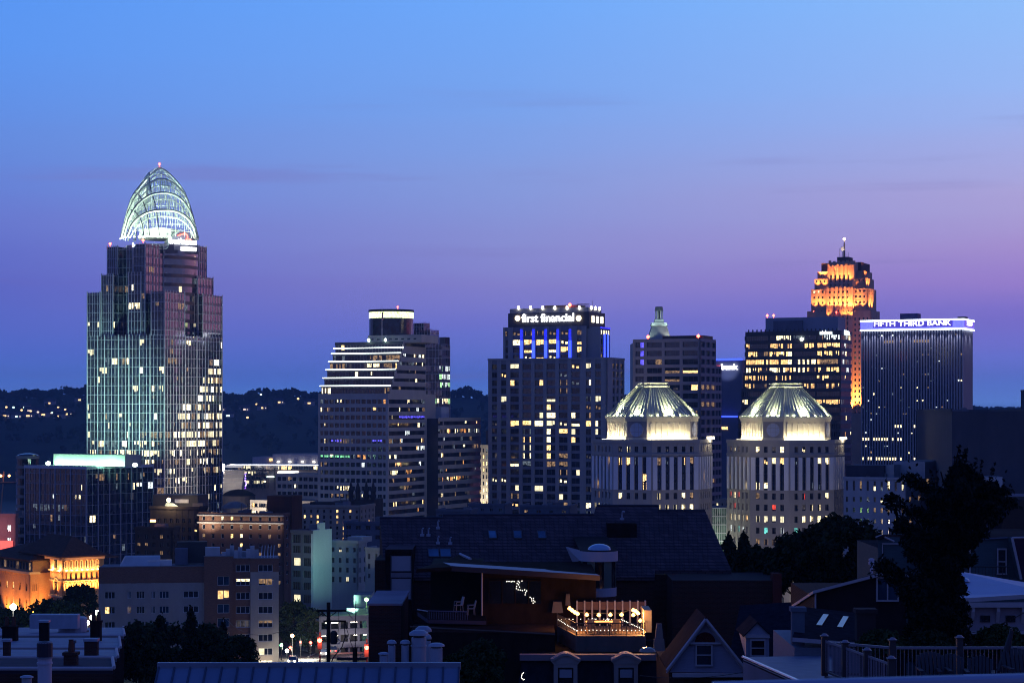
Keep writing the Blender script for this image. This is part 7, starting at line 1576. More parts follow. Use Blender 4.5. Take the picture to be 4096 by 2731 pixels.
# ---- roof terrace with string lights
Bx = lambda x: 2150 + x / 2.088; By = lambda y: 1980 + y / 2.088
YT = 102.; zf_ = Z(By(1170), YT); t = thing('roof_terrace', 'stone roof terrace strung with warm globe lights', 'terrace', (X(2430, YT), YT, zf_)); o = Vector((X(2430, YT), YT, zf_))
STN = mat('terrace_stone', (.10, .09, .09), .9, .2, 1.5); YB = YT + 4.8
c0, c1 = L3(Bx(325), By(1170), YT), L3(Bx(880), By(1170), YT); cl_, cr_ = Vector((L3(Bx(165), 0, YB).x, YB - YT, 0)), Vector((L3(Bx(905), 0, YB).x, YB - YT, 0))
m = MB(); poly = [(c0.x, 0), (c1.x + .1, 0), (cr_.x, cr_.y), (cl_.x, cl_.y)]; m.prism([(x, y) for x, y in poly], -1.9, -.02, STN, mat('deck_boards', (.16, .12, .09), .8, .2, 3, stretch=(8, 1, 1))); m.obj('parapet', t)
RAILM = mat('terrace_rail_dark', (.06, .05, .05), .6); hR = .62
def railing(t, A, B_, h, npost, nbal, mt, r=.012, name='railing', top=.025):
    b = MB(); A, B_ = Vector(A), Vector(B_); up = Vector((0, 0, h))
    b.tube(A + up, B_ + up, top, mt, 6); b.tube(A + up * .12, B_ + up * .12, top * .7, mt, 5)
    for i in range(nbal + 1): p = A.lerp(B_, i / nbal); b.tube(p + up * .12, p + up, r, mt, 4)
    b.obj(name, t)
    for i in range(npost + 1): b = MB(); p = A.lerp(B_, i / max(1, npost)); b.tube(p, p + up * 1.06, r * 2.6, mt, 6); b.obj('post', t)
railing(t, (c0.x, .05, 0), (c1.x, .05, 0), hR, 4, 44, RAILM); railing(t, (c0.x, .05, 0), (cl_.x, cl_.y, 0), hR, 2, 30, RAILM); railing(t, (c1.x + .1, .05, 0), (cr_.x, cr_.y, 0), hR, 2, 26, RAILM)
m = MB(); xa, xb = L3(Bx(330), 0, YB).x, L3(Bx(900), 0, YB).x; zt_ = Z(By(888), YB) - zf_; zm_ = Z(By(955), YB) - zf_; WF = mat('screen_fence_mauve', (.16, .10, .10), .8, .12, 2)
m.box(xa, xb, YB - YT, YB - YT + .08, zm_, zt_, WF); m.obj('screen_fence', t)
for i in range(10): m = MB(); x = xa + (xb - xa) * i / 9; m.box(x - .04, x + .04, YB - YT - .08, YB - YT + .16, 0, zt_ + .06, TRIM); m.obj('post', t)
m = MB(); xw = L3(Bx(905), 0, YB - 2).x; xw = max(xw, c1.x + .15); m.box(c1.x + .15, c1.x + .55, 1.5, 3.9, 0, Z(By(952), YT + 2) - zf_, mat('cream_screen_wall', (.5, .38, .25), .8)); m.obj('screen_wall', t)
GLB = emit('globe_bulb_amber', (1, .42, .1), 7); 
gl_px = [(268, 945), (290, 962), (312, 978), (335, 990), (412, 998), (512, 1000), (608, 998), (702, 997), (800, 960), (820, 968), (838, 985), (800, 1000)]
tt = thing('globe_lights', 'string of big warm globe bulbs above the terrace', 'string lights', (o.x, o.y, o.z)); m = MB(); pp = [L3(Bx(x), By(y), YT + (3.5 - 2.6 * min(1, abs(i - 5.5) / 6) if 0 else 1.6)) for i, (x, y) in enumerate(gl_px)]; m.path([p + Vector((0, 0, .1)) for p in pp], .01, DARK, 4); m.obj('cord', tt)
for i, p in enumerate(pp): m = MB(); m.lathe([(.02, -.085), (.075, -.05), (.115, 0), (.07, .07), (.03, .12)], p.x, p.y, GLB, 10, p.z); m.obj('bulb', tt); lamp('POINT', tuple(p + o + Vector((0, -.15, 0))), 55 if i < 8 else 45, (1, .42, .12), size=.08)
pts = [P3(Bx(175 + (325 - 175) * i / 12), By(1038 + (1128 - 1038) * i / 12), YB - (YB - YT) * i / 12) for i in range(13)]; fairy('fairy_lights', 'dense white fairy lights along the terrace left rail', pts, .042)
pts = [P3(Bx(335 + (850 - 335) * i / 16), By(1126 + rr_.uniform(-3, 3)), YT) for i in range(17)]; fairy('fairy_lights', 'white fairy lights along the terrace front rail', pts, .03)
pts = [P3(Bx(700 + (880 - 700) * i / 13), By(1035 + (1118 - 1035) * i / 13), YB - (YB - YT) * i / 13) for i in range(14)]; fairy('fairy_lights', 'white fairy lights slanting along the terrace right rail', pts, .034)
pts = [P3(Bx(200 + 450 * i / 14), By(1033 + rr_.uniform(-3, 3)), YB) for i in range(15)]; fairy('fairy_lights', 'sparse white fairy lights along the terrace back rail', pts, .03)
for cx_, lb in ((468, 'white lit shrub ball on the left of the terrace'), (582, 'white lit shrub ball on the right of the terrace')):
    pts = [P3(Bx(cx_ + rr_.uniform(-16, 16)), By(1050 + rr_.uniform(-22, 18)), YT + 3) for i in range(14)]; fairy('lit_shrub', lb, pts, .026)
for px, py, lb, e in ((858, 1045, 'amber wall globe at the terrace right corner, upper one', 40), (888, 1140, 'amber wall globe at the terrace right corner, lower one', 50)):
    q = thing('wall_lamp', lb, 'lamp', tuple(P3(Bx(px), By(py), YT + .6))); m = MB(); m.lathe([(.02, -.1), (.11, 0), (.02, .1)], 0, 0, GLB, 10); m.box(-.03, .03, .0, .3, -.05, .05, DARK); m.obj('bulb', q); lamp('POINT', tuple(P3(Bx(px), By(py), YT + .4)), e, (1, .55, .22), size=.1)
lamp('POINT', tuple(P3(Bx(860), By(1000), YT + 2)), 50, (1, .6, .25), size=.1); lamp('POINT', tuple(P3(Bx(290), By(990), YT + 2.4)), 30, (1, .5, .2), size=.1)
OC = mat('chair_wicker_tan', (.45, .28, .16), .7, .1, 4)
chair('wicker terrace chair left of the table with its back to us', Bx(443), By(1172), YT + .9, .92, math.pi, OC, arms=True, grp='terrace chairs'); chair('wicker terrace chair right of the table with its back to us', Bx(655), By(1172), YT + .9, .92, math.pi, OC, arms=True, grp='terrace chairs')
t2 = thing('terrace_table', 'long pale terrace table between the wicker chairs', 'table', tuple(P3(Bx(548), By(1172), YT + 1.5))); m = MB(); m.box(-.9, .9, -.4, .4, .7, .75, OC); m.obj('table_top', t2)
for sx in (-.8, .8):
    for sy in (-.33, .33): m = MB(); m.tube((sx, sy, 0), (sx, sy, .7), .03, OC, 6); m.obj('leg', t2)
t2 = thing('obelisk_chimney', 'tapering pale stone chimney right of the lit terrace', 'chimney', tuple(P3(Bx(1018), By(1310), 100))); h = (1310 - 1075) / 2.088 * 100 / F; m = MB(); m.hexa([(-.28, 0, 0), (.28, 0, 0), (.28, .5, 0), (-.28, .5, 0), (-.25, .05, h * .45), (.25, .05, h * .45), (.25, .45, h * .45), (-.25, .45, h * .45)], mat('obelisk_stone', (.22, .18, .17), .85, .15, 2)); m.hexa([(-.21, .08, h * .45), (.21, .08, h * .45), (.21, .42, h * .45), (-.21, .42, h * .45), (-.13, .12, h), (.13, .12, h), (.13, .36, h), (-.13, .36, h)], mat('obelisk_stone', (.22, .18, .17))); m.obj('stack', t2)
q = thing('skylight_dome', 'small glinting dome skylight right below the terrace', 'skylight', tuple(P3(Bx(920), By(1302), 98))); m = MB(); m.lathe([(.43, 0), (.38, .1), (.24, .18), (.02, .22)], 0, 0, mat('acrylic_dome_b', (.25, .22, .2), .1, .05), 18); m.obj('dome', q)
for px, py, wd_, lb in ((2230, 2428, 46, 'pale tapered chimney pot left of the terrace'), (2272, 2400, 20, 'narrow grey panel post left of the terrace')):
    q = thing('chimney', lb, 'chimney', tuple(P3(px, 2450 if wd_ > 30 else 2420, 107))); w_ = wd_ * .5 * 107 / F; m = MB(); m.hexa([(-w_, 0, 0), (w_, 0, 0), (w_, .4, 0), (-w_, .4, 0), (-w_ * .7, 0, .6), (w_ * .7, 0, .6), (w_ * .7, .4, .6), (-w_ * .7, .4, .6)], mat('pot_pale_stone', (.15, .13, .14), .8)); m.obj('stack', q)
# ---- mansard house under the terrace
YM = 100.; t = thing('mansard_house', 'slate mansard house with two arched white dormers', 'house', (X(2400, YM), YM, 70)); o = Vector((X(2400, YM), YM, 70)); a, c_ = L3(2087, 2634, YM), L3(2688, 2634, YM); top = a.z; b = MB(); b.box(a.x - .1, c_.x + .1, -.25, .3, top - .05, top + .24, mat('cornice_mauve_paint', (.20, .15, .17), .6, .1, 2)); b.box(a.x, c_.x, .3, 7, top - .1, top + .12, mat('flat_roof_black', (.012, .011, .012), .95, ior=1.1)); b.obj('cornice', t)
b = MB(); b.hexa([(a.x - .35, -.75, top - 2.4), (c_.x + .35, -.75, top - 2.4), (c_.x, 9, top - 2.4), (a.x, 9, top - 2.4), (a.x, 0, top - .06), (c_.x, 0, top - .06), (c_.x, 9, top - .06), (a.x, 9, top - .06)], SLATE); b.obj('mansard_roof', t); b = MB(); b.box(a.x, c_.x, -.6, 9, -6, top - 2.45, BRICKN); b.obj('wall', t)
DT = mat('dormer_paint_cream', (.30, .25, .25), .6, .08, 3)
for bx0, bx1 in ((120, 350), (625, 855)):
    d0, d1 = L3(Bx(bx0), 0, YM - .9).x, L3(Bx(bx1), 0, YM - .9).x; dw = d1 - d0; zt_ = Z(By(1385), YM - .9) - 70; b = MB(); y = -1.0
    b.box(d0 + .1, d0 + .3, y, 0, zt_ - 1.9, zt_, DT); b.box(d1 - .3, d1 - .1, y, 0, zt_ - 1.9, zt_, DT); N_ = 12; hood = [Vector((d0 - .05 + (dw + .1) * i / N_, y - .1, zt_ + .30 * math.sin(math.pi * i / N_) ** 1.4)) for i in range(N_ + 1)]
    for p, q in zip(hood[:-1], hood[1:]): b.hexa([p, q, q + Vector((0, 1, 0)), p + Vector((0, 1, 0)), p + Vector((0, 0, .12)), q + Vector((0, 0, .12)), q + Vector((0, 1, .12)), p + Vector((0, 1, .12))], DT)
    b.face([tuple(p + Vector((0, .06, .02))) for p in hood] + [(d1 - .1, y - .02, zt_ - .15), (d0 + .1, y - .02, zt_ - .15)], DT); b.obj('dormer', t)
    b = MB(); b.box(d0 + .3, d1 - .3, y + .12, y + .16, zt_ - 1.9, zt_ - .15, G1); b.box(d0 + .38, d1 - .38, y + .02, y + .1, zt_ - .8, zt_ - .4, mat('curtain_lace', (.3, .3, .36), .9)); b.box(d0 + .3, d1 - .3, y + .0, y + .1, zt_ - .3, zt_ - .15, DT); b.obj('window', t)
# ---- gabled victorian house
YG = 90.; t = thing('gabled_house', 'victorian gable with pale shingles and red sunburst panel', 'house', (X(2835, YG), YG, 70)); o = Vector((X(2835, YG), YG, 70)); G = lambda x, y, d=0.: L3(Bx(x), By(y), YG + d)
ap, lb_, rb_ = G(1400, 1035), G(1100, 1475), G(1740, 1480); GSH = mat('gable_shingle_white', (.26, .26, .36), .7, .1, 3, stretch=(1, 1, 6)); b = MB(); b.face([lb_, rb_, ap], GSH); b.box(lb_.x, rb_.x, .05, 8, -6, lb_.z - .02, BRICKN); b.obj('wall', t)
b = MB(); e = Vector((0, -.35, 0))
apr, lbr, rbr = ap + Vector((0, 0, .12)), G(1095, 1420) + Vector((-.1, 0, -.1)), G(1790, 1500)
for p in (lbr, rbr): s_ = [p + e, apr + e, apr + Vector((0, 4, 0)), p + Vector((0, 4, 0))]; slab(b, s_, .1, SLATE)
b.obj('roof', t); b = MB()
for p in (lbr, rbr): b.tube(p + e - Vector((0, 0, .08)), apr + e - Vector((0, 0, .08)), .075, TRIM, 5); b.tube(p + Vector((0, -.1, -.22)), apr + Vector((0, -.1, -.26)), .04, TRIM, 5)
g0, g1 = G(1255, 1237, -.1), G(1535, 1237, -.1); b.tube(g0, g1, .07, TRIM, 5); b.box(G(1125, 0).x, G(1760, 0).x, -.3, .1, Z(By(1510), YG) - 70, Z(By(1482), YG) - 70, TRIM); b.obj('trim', t)
b = MB(); cs_ = G(1400, 1226, -.06); N_ = 14; rS = 85 / 2.088 * YG / F; b.face([cs_ + Vector((rS * math.cos(math.pi * i / N_), 0, rS * math.sin(math.pi * i / N_))) for i in range(N_ + 1)], mat('sunburst_red', (.10, .015, .018), .8))
for i in range(1, 8): b.tube(cs_ + Vector((.08 * math.cos(math.pi * i / 8), -.02, .08 * math.sin(math.pi * i / 8))), cs_ + Vector((rS * math.cos(math.pi * i / 8), -.02, rS * math.sin(math.pi * i / 8))), .012, mat('sunburst_rib', (.16, .04, .04), .8), 3)
b.obj('sunburst_panel', t); 
def sash(t, o_, x0, x1, y0, y1, fw=.07, d=-.08, curtain=False):
    b = MB(); b.box(x0, x1, o_ + d, o_ + d + .03, y0, y1, G1); b.obj('window', t); f = MB(); f.box(x0 - fw, x1 + fw, o_ + d - .05, o_ + d + .02, y1, y1 + fw * 1.3, TRIM); f.box(x0 - fw * 1.2, x1 + fw * 1.2, o_ + d - .08, o_ + d + .02, y0 - fw, y0, TRIM)
    for xx in (x0 - fw, x1): f.box(xx, xx + fw, o_ + d - .045, o_ + d + .018, y0, y1, TRIM)
    ym = (y0 + y1) / 2; f.box(x0, x1, o_ + d - .03, o_ + d - .004, ym - .025, ym + .025, TRIM); f.obj('window_frame', t)
w0, w1 = G(1330, 1410), G(1448, 1250); sash(t, 0, w0.x, w1.x, w0.z, w1.z)
# little dormer to its right
YD = 96.; t = thing('dormer_house', 'dark roofed house with one small pale pedimented dormer', 'house', (X(3030, YD), YD, 70)); o = Vector((X(3030, YD), YD, 70)); G = lambda x, y, d=0.: L3(Bx(x), By(y), YD + d); b = MB(); a, c_ = G(1740, 1345), G(1935, 1185); b.box(a.x, c_.x, 0, 3, a.z - .8, c_.z, mat('dormer_paint_white', (.30, .30, .40), .6, .06)); pa, pb, pc = G(1745, 1160, -.1), G(1932, 1160, -.1), G(1835, 1065, -.1); b.face([pa, pb, pc], mat('dormer_paint_white', (.3, .3, .4))); b.obj('dormer', t)
b = MB(); slab(b, [pa + Vector((-.15, -.1, -.05)), pc + Vector((0, -.1, .08)), pc + Vector((0, 3, .08)), pa + Vector((-.15, 3, -.05))], .07, SLATE); slab(b, [pb + Vector((.15, -.1, -.05)), pc + Vector((0, -.1, .08)), pc + Vector((0, 3, .08)), pb + Vector((.15, 3, -.05))], .07, SLATE); b.box(pa.x - .05, pb.x + .05, -.14, 0, c_.z - .02, c_.z + .16, TRIM); b.obj('dormer_roof', t); w0, w1 = G(1785, 1333), G(1892, 1212); sash(t, 0, w0.x, w1.x, w0.z, w1.z, .06)
b = MB(); A = [L3(2900, 2700, YD - 1.5), L3(3300, 2660, YD - 1.5), L3(3260, 2400, YD + 6), L3(2960, 2420, YD + 6)]; slab(b, A, .2, SLATE); b.obj('roof', t)
b = MB(); b.box(L3(2900, 0, YD).x, L3(3280, 0, YD).x, -1.3, 8, -6, L3(0, 2715, YD).z, BRICKN); b.obj('wall', t)
# ---- pale flat porch roof with glinting gutter, bottom right
Cx = lambda x: 3050 + x / 2.088; Cy = lambda y: 1980 + y / 2.088
t = thing('porch_roof', 'pale blue-grey flat porch roof with glinting gutter at bottom right', 'roof', (X(3150, 66), 66, 80)); o = Vector((X(3150, 66), 66, 80)); b = MB(); A = [L3(2972, 2626, 70), L3(3262, 2752, 58), L3(3330, 2752, 58), L3(3330, 2620, 71)]; slab(b, A, .1, mat('porch_roofing', (.13, .15, .22), .6, .2, 2), TRIM); b.obj('roof', t)
b = MB(); b.path([A[0], A[0].lerp(A[1], .33), A[0].lerp(A[1], .66), A[1]], .06, mat('gutter_metal_shiny', (.5, .42, .45), .22, .1, metal=.9), 8); b.obj('gutter', t); b = MB(); b.box(A[0].x + .2, A[2].x, -6, 3.5, -8, min(p.z for p in A) - .2, mat('porch_wall_violet', (.16, .13, .18), .7)); b.face([A[0] - Vector((0, 0, .15)), A[1] - Vector((0, 0, .15)), Vector((A[1].x, A[1].y, -4)), Vector((A[0].x, A[0].y, -4))], mat('porch_wall_violet', (.16, .13, .18))); b.obj('wall', t)
# ---- deck with railing
YK = 52.; zk = Z(2725, YK); t = thing('timber_deck', 'dark railed deck with outdoor seats at the bottom right', 'deck', (X(3800, YK), YK, zk)); o = Vector((X(3800, YK), YK, zk)); RW = mat('rail_wood_dark', (.035, .03, .04), .5, .1, 3); RT = mat('handrail_pale', (.20, .18, .24), .45, .08, 3)
cor = [P3(3298, 0, 53.2), P3(3565, 0, 48.2), P3(4300, 0, 48.2), P3(4300, 0, YK)]; b = MB(); b.prism([(p.x - o.x, p.y - o.y) for p in cor] , -.15, 0, RW, mat('deck_boards_grey', (.10, .10, .14), .7, .2, 3, stretch=(1, 10, 1))); b.obj('deck', t)
def post(x, y, h): b = MB(); b.box(x - .08, x + .08, y - .08, y + .08, 0, h, RW); b.obj('post', t); b = MB(); b.box(x - .11, x + .11, y - .11, y + .11, h, h + .03, RW, RT); b.lathe([(.1, 0), (.06, .05), (.01, .06)], x, y, RT, 8, h + .03); b.obj('post_cap', t)
sd = [(3298, 2545, 53.2), (3380, 2571, 51.6), (3468, 2602, 49.9), (3565, 2635, 48.2)]; sp_ = [P3(px, py, Y) - o for px, py, Y in sd]
for p in sp_: post(p.x, p.y, p.z)
bk = [P3(px, py, Y) - o for px, py, Y in ((3570, 2561, 51.95), (3838, 2551, 51.95), (4120, 2545, 51.95))]
for p in bk: post(p.x, p.y, p.z)
def railrun(A, B_, h, n): 
    b = MB(); A, B_ = Vector(A), Vector(B_); A.z = B_.z = 0; b.hexa([A + Vector((0, -.05, h - .06)), B_ + Vector((0, -.05, h - .06)), B_ + Vector((0, .05, h - .06)), A + Vector((0, .05, h - .06)), A + Vector((0, -.05, h)), B_ + Vector((0, -.05, h)), B_ + Vector((0, .05, h)), A + Vector((0, .05, h))], RT); b.tube(A + Vector((0, 0, .12)), B_ + Vector((0, 0, .12)), .035, RW, 4)
    for i in range(1, n): p = A.lerp(B_, i / n); b.tube(p + Vector((0, 0, .12)), p + Vector((0, 0, h - .05)), .012, RT, 4)
    b.obj('railing', t)
hh = sp_[-1].z - .1
for p, q in zip(sp_[:-1], sp_[1:]): railrun(p, q, hh, 15)
railrun(sp_[0] + Vector((0, 0, 0)), bk[0], hh * .96, 16); railrun(bk[0], bk[1], hh * .96, 17); railrun(bk[1], bk[2], hh * .96, 17)
DK = mat('lounge_chair_dark', (.02, .02, .035), .6, .1)
for px, lb, s_ in ((3735, 'dark slatted lounge chair, left of the deck group', 1.0), (3810, 'dark round-backed lounge chair in the middle of deck group', .95), (3920, 'dark lounge chair beside the pale deck table', .9), (4090, 'dark lounge chair cut by the right picture edge', 1.1)):
    q = thing('lounge_chair', lb, 'chair', (X(px, 50.4), 50.4, zk), rr_.uniform(-.3, .3), 'lounge chairs on the deck'); q.scale = (s_,) * 3; b = MB(); b.box(-.33, .33, -.35, .3, .3, .36, DK); b.obj('seat', q); b = MB(); N_ = 7
    for i in range(N_): xx = -.3 + .6 * i / (N_ - 1); b.hexa([(xx - .035, .25, .3), (xx + .035, .25, .3), (xx + .035, .28, .3), (xx - .035, .28, .3), (xx - .04, .5, .82 + .1 * math.cos((i - 3) * .5)), (xx + .04, .5, .82 + .1 * math.cos((i - 3) * .5)), (xx + .04, .53, .82 + .1 * math.cos((i - 3) * .5)), (xx - .04, .53, .82 + .1 * math.cos((i - 3) * .5))], DK)
    b.obj('backrest', q)
    for sx in (-.36, .36): b = MB(); b.box(sx - .05, sx + .05, -.4, .3, .52, .55, DK); b.box(sx - .03, sx + .03, -.38, -.3, 0, .52, DK); b.box(sx - .03, sx + .03, .2, .28, 0, .52, DK); b.obj('armrest', q)
q = thing('deck_table', 'low pale-topped table among the deck chairs', 'table', (X(3955, 49.6), 49.6, zk)); b = MB(); b.box(-.55, .55, -.35, .35, .42, .47, mat('table_top_blue_grey', (.3, .33, .5), .5)); b.obj('table_top', q)
for sx in (-.48, .48):
    for sy in (-.28, .28): b = MB(); b.box(sx - .03, sx + .03, sy - .03, sy + .03, 0, .42, RW); b.obj('leg', q)
q = thing('deck_umbrella', 'folded dark parasol leaning beyond the deck rail', 'parasol', (X(4000, 51), 51, zk)); b = MB(); b.tube((0, 0, .1), (.28, 0, 1.5), .03, RW, 6); b.obj('pole', q); b = MB(); b.tube((.04, 0, .4), (.3, 0, 1.45), .14, DK, 8, .05); b.obj('canopy', q)
# ---- out of focus handrail right in front of the viewer
q = thing('balcony_handrail', 'soft blurred pale blue metal handrail across the bottom right corner', 'handrail', (X(3200, 6), 6, Z(2740, 6))); o = Vector((X(3200, 6), 6, Z(2740, 6))); b = MB(); A, B_ = P3(2850, 2752, 6.0) - o, P3(4350, 2712, 6.0) - o; b.tube(A, B_, .021, mat('handrail_blue_paint', (.22, .28, .45), .3, .05), 10); b.tube(A + Vector((0, 0, -.08)), B_ + Vector((0, 0, -.08)), .03, DARK, 8); b.obj('rail', q); b = MB()
for f in (.1, .9): p = A.lerp(B_, f); b.tube(p, p - Vector((0, 0, 1.1)), .015, DARK, 6)
b.obj('post', q)
# ---- houses at the right
Y1 = 82.; t = thing('gable_window_house', 'dark house with pale raked roof edge and a white framed gable window', 'house', (X(3420, Y1), Y1, 70)); o = Vector((X(3420, Y1), Y1, 70)); G = lambda x, y, d=0.: L3(Cx(x), Cy(y), Y1 + d); b = MB(); l_, r_, e_ = G(415, 790), G(1055, 622), G(1200, 655); b.face([Vector((l_.x + .1, 0, -6)), Vector((e_.x, 0, -6)), e_, r_, l_ + Vector((.1, 0, -.05))], mat('brown_shingle_dark', (.028, .018, .022), .85, .2, 3)); b.box(l_.x + .1, e_.x, .02, 7, -6, l_.z - .3, BRICKN); b.obj('wall', t)
PR = mat('pale_raked_roof', (.20, .22, .36), .6, .1, 1); b = MB(); slab(b, [l_ + Vector((0, -.3, 0)), r_ + Vector((0, -.3, 0)), r_ + Vector((0, 6, -1.2)), l_ + Vector((0, 6, -1.2))], .12, PR, TRIM); slab(b, [e_ + Vector((.2, -.3, -.04)), r_ + Vector((0, -.3, 0)), r_ + Vector((0, 6, -1.2)), e_ + Vector((.2, 6, -1.2))], .12, PR, TRIM); b.obj('roof', t); b = MB(); b.tube(l_ + Vector((.12, -.1, -.1)), Vector((l_.x + .12, -.1, l_.z - 1.6)), .035, TRIM, 6); b.obj('downpipe', t)
w0, w1 = G(958, 872), G(1122, 690); b = MB(); b.box(w0.x, w1.x, -.08, -.05, w0.z, w1.z, GN); b.obj('window', t); b = MB(); fw = .06
for x0, x1, z0, z1 in ((w0.x - fw, w1.x + fw, w1.z, w1.z + fw * 1.6), (w0.x - fw, w1.x + fw, w0.z - fw, w0.z), (w0.x - fw, w0.x, w0.z, w1.z), (w1.x, w1.x + fw, w0.z, w1.z), ((w0.x + w1.x) / 2 - .025, (w0.x + w1.x) / 2 + .025, w0.z, w1.z)): b.box(x0, x1, -.14, -.03, z0, z1, TRIM)
b.obj('window_frame', t)
q = thing('plumbing_vent', 'tall white vent pipe with a collar above the pale raked roof', 'vent pipe', tuple(P3(Cx(910), Cy(650), 88))); b = MB(); z = 120 / 2.088 * 88 / F; b.tube((0, 0, 0), (0, 0, z), .07, mat('white_flue_paint', (.42, .43, .55)), 8); b.lathe([(.08, 0), (.14, .05), (.14, .14), (.08, .2)], 0, 0, mat('white_flue_paint', (.42, .43, .55)), 10, z * .55); b.lathe([(.05, 0), (.13, .03), (.13, .1), (.05, .12)], 0, 0, mat('white_flue_paint', (.42, .43, .55)), 10, z - .1); b.obj('pipe', q)
Y2 = 74.; t = thing('skylight_house', 'low dark roof with two slanted skylights at lower right', 'house', (X(3290, Y2), Y2, 70)); o = Vector((X(3290, Y2), Y2, 70)); G = lambda x, y, d=0.: L3(Cx(x), Cy(y), Y2 + d); b = MB(); A = [G(250, 1185, -3), G(820, 1230, -3), G(840, 985, 3), G(330, 930, 3)]; slab(b, A, .15, SLATE, TRIM); b.obj('roof', t); b = MB(); b.box(A[0].x + .1, A[1].x, -2.8, 3, -6, A[1].z - .2, SID); b.obj('wall', t)
def onq(A, u, v, l=.04): return A[0].lerp(A[1], u).lerp(A[3].lerp(A[2], u), v) + Vector((0, -l * .3, l))
for u0 in (.30, .62):
    b = MB(); S_ = [onq(A, u0, .42), onq(A, u0 + .085, .42), onq(A, u0 + .155, .80), onq(A, u0 + .07, .80)]; slab(b, S_, .05, mat('skylight_pale_glass', (.16, .19, .34), .2, .05), DARK); b.obj('skylight', t)
chimney('boxy pale blue chimney left of the slanted skylights', Cx(300), Cy(935), 50, 96, 72, mat('pale_blue_render', (.12, .15, .20), .8, .1, 2)); chimney('square brown chimney right of the slanted skylights', Cx(868), Cy(950), 74, 116, 71, mat('brown_render', (.06, .045, .05), .85, .15, 2))
Y3 = 76.; t = thing('bracketed_house', 'house with white hipped roof and bracketed pale cornice at right edge', 'house', (X(3980, Y3), Y3, 70)); o = Vector((X(3980, Y3), Y3, 70)); G = lambda x, y, d=0.: L3(Cx(x), Cy(y), Y3 + d)
b = MB(); c1, c2, c3_, c4 = G(1690, 858, -1), G(2400, 815, -1), G(2150, 820, 5), G(1590, 625, 6); cl5 = G(1540, 835, .5); PR2 = mat('white_membrane_roof', (.28, .34, .56), .55, .08, .6); slab(b, [c1, c2, L3(4200, Cy(760), Y3 + 7), c4, cl5], .16, PR2, TRIM); b.obj('roof', t); q = MB(); s_ = G(1660, 690, 3); q.lathe([(.34, 0), (.3, .08), (.15, .14), (.01, .16)], s_.x, s_.y, mat('acrylic_dome', (.25, .42, .62)), 16, s_.z - .12); q.obj('skylight_dome', t)
b = MB(); zc_ = c1.z - .16; b.box(c1.x - .05, c2.x, -1.1, -.7, zc_ - .18, zc_, TRIM); b.box(c1.x + .02, c2.x, -.85, -.6, zc_ - 1.1, zc_ - .18, mat('frieze_paint', (.26, .22, .27), .7, .08, 2)); b.box(c1.x, c2.x, -.95, -.6, zc_ - 1.2, zc_ - 1.1, TRIM)
for i in range(5):
    x = c1.x + .25 + i * .95; b.hexa([(x, -1.05, zc_ - .35), (x + .12, -1.05, zc_ - .35), (x + .12, -.86, zc_ - .8), (x, -.86, zc_ - .8), (x, -1.05, zc_ - .18), (x + .12, -1.05, zc_ - .18), (x + .12, -.86, zc_ - .18), (x, -.86, zc_ - .18)], TRIM)
b.obj('cornice', t); b = MB()
for i in range(4): x = c1.x + .62 + i * .95; b.box(x, x + .36, -.9, -.86, zc_ - .75, zc_ - .5, G1)
b.obj('frieze_window', t); b = MB(); b.box(c1.x + .05, c2.x, -.6, 6, -6, zc_ - 1.2, mat('brown_shingle_dark', (.028, .018, .022))); b.tube((c1.x + .1, -.7, -4), (c1.x + .1, -.7, zc_ - 1.2), .045, TRIM, 6); xx = G(2165, 0).x; b.tube((xx, -.7, -4), (xx, -.7, zc_ - 1.2), .045, TRIM, 6); b.face([cl5 - Vector((0, 0, .2)), c1 - Vector((0, 0, .2)), Vector((c1.x, c1.y, -4)), Vector((cl5.x, cl5.y, -4))], SID); b.obj('wall', t)
w0, w1 = G(1865, 1200, -.8), G(2010, 1100, -.8); b = MB(); b.box(w0.x, w1.x, -.72, -.68, w0.z - .6, w1.z, G1); b.box(w0.x - .06, w1.x + .06, -.76, -.66, w1.z, w1.z + .1, TRIM); b.box(w0.x - .07, w0.x, -.75, -.66, w0.z - .6, w1.z, TRIM); b.obj('window', t)
Y4 = 96.; t = thing('green_house', 'blue-green sided house with a rooftop box behind the conifer', 'house', (X(3850, Y4), Y4, 70)); o = Vector((X(3850, Y4), Y4, 70)); G = lambda x, y, d=0.: L3(Cx(x), Cy(y), Y4 + d); GS = mat('siding_blue_green', (.065, .10, .12), .8, .12, 2, stretch=(1, 1, 6)); b = MB(); a, c_ = G(1490, 380), G(2500, 350); b.box(a.x - 1, c_.x, 0, 8, -6, G(1900, 362).z, GS, ROOFD); a2 = G(965, 400, 1); b.face([Vector((a2.x, 1, -6)), Vector((G(1300, 0).x, 1, -6)), G(1300, 430, 1), G(1150, 350, 1), G(965, 345, 1)], GS); b.box(a2.x + .02, G(1300, 0).x, 1.05, 7, -6, G(965, 440, 1).z, GS, SLATE); b.obj('wall', t)
b = MB(); b.tube(G(945, 350, .8), G(990, 335, .8), .05, TRIM, 5); b.tube(G(990, 335, .8), G(1100, 385, .8), .05, TRIM, 5); slab(b, [G(950, 352, .6), G(1010, 326, .6), G(1300, 330, 5), G(1300, 400, 5)], .1, mat('roof_brown_dark', (.03, .025, .03), .8)); b.tube(G(1500, 385, -.1), G(2100, 352, -.1), .05, mat('edge_strip', (.08, .1, .16), .6), 5); b.box(G(1725, 0).x, G(1737, 0).x, -.06, 0, -2, G(0, 372).z, TRIM); b.box(G(1000, 0, .9).x, G(1006, 0, .9).x, .92, 1, 0, G(0, 415).z, TRIM); b.box(G(1000, 0, .9).x, G(1145, 0, .9).x, .92, 1, G(0, 420).z, G(0, 410).z, TRIM); b.obj('trim', t)
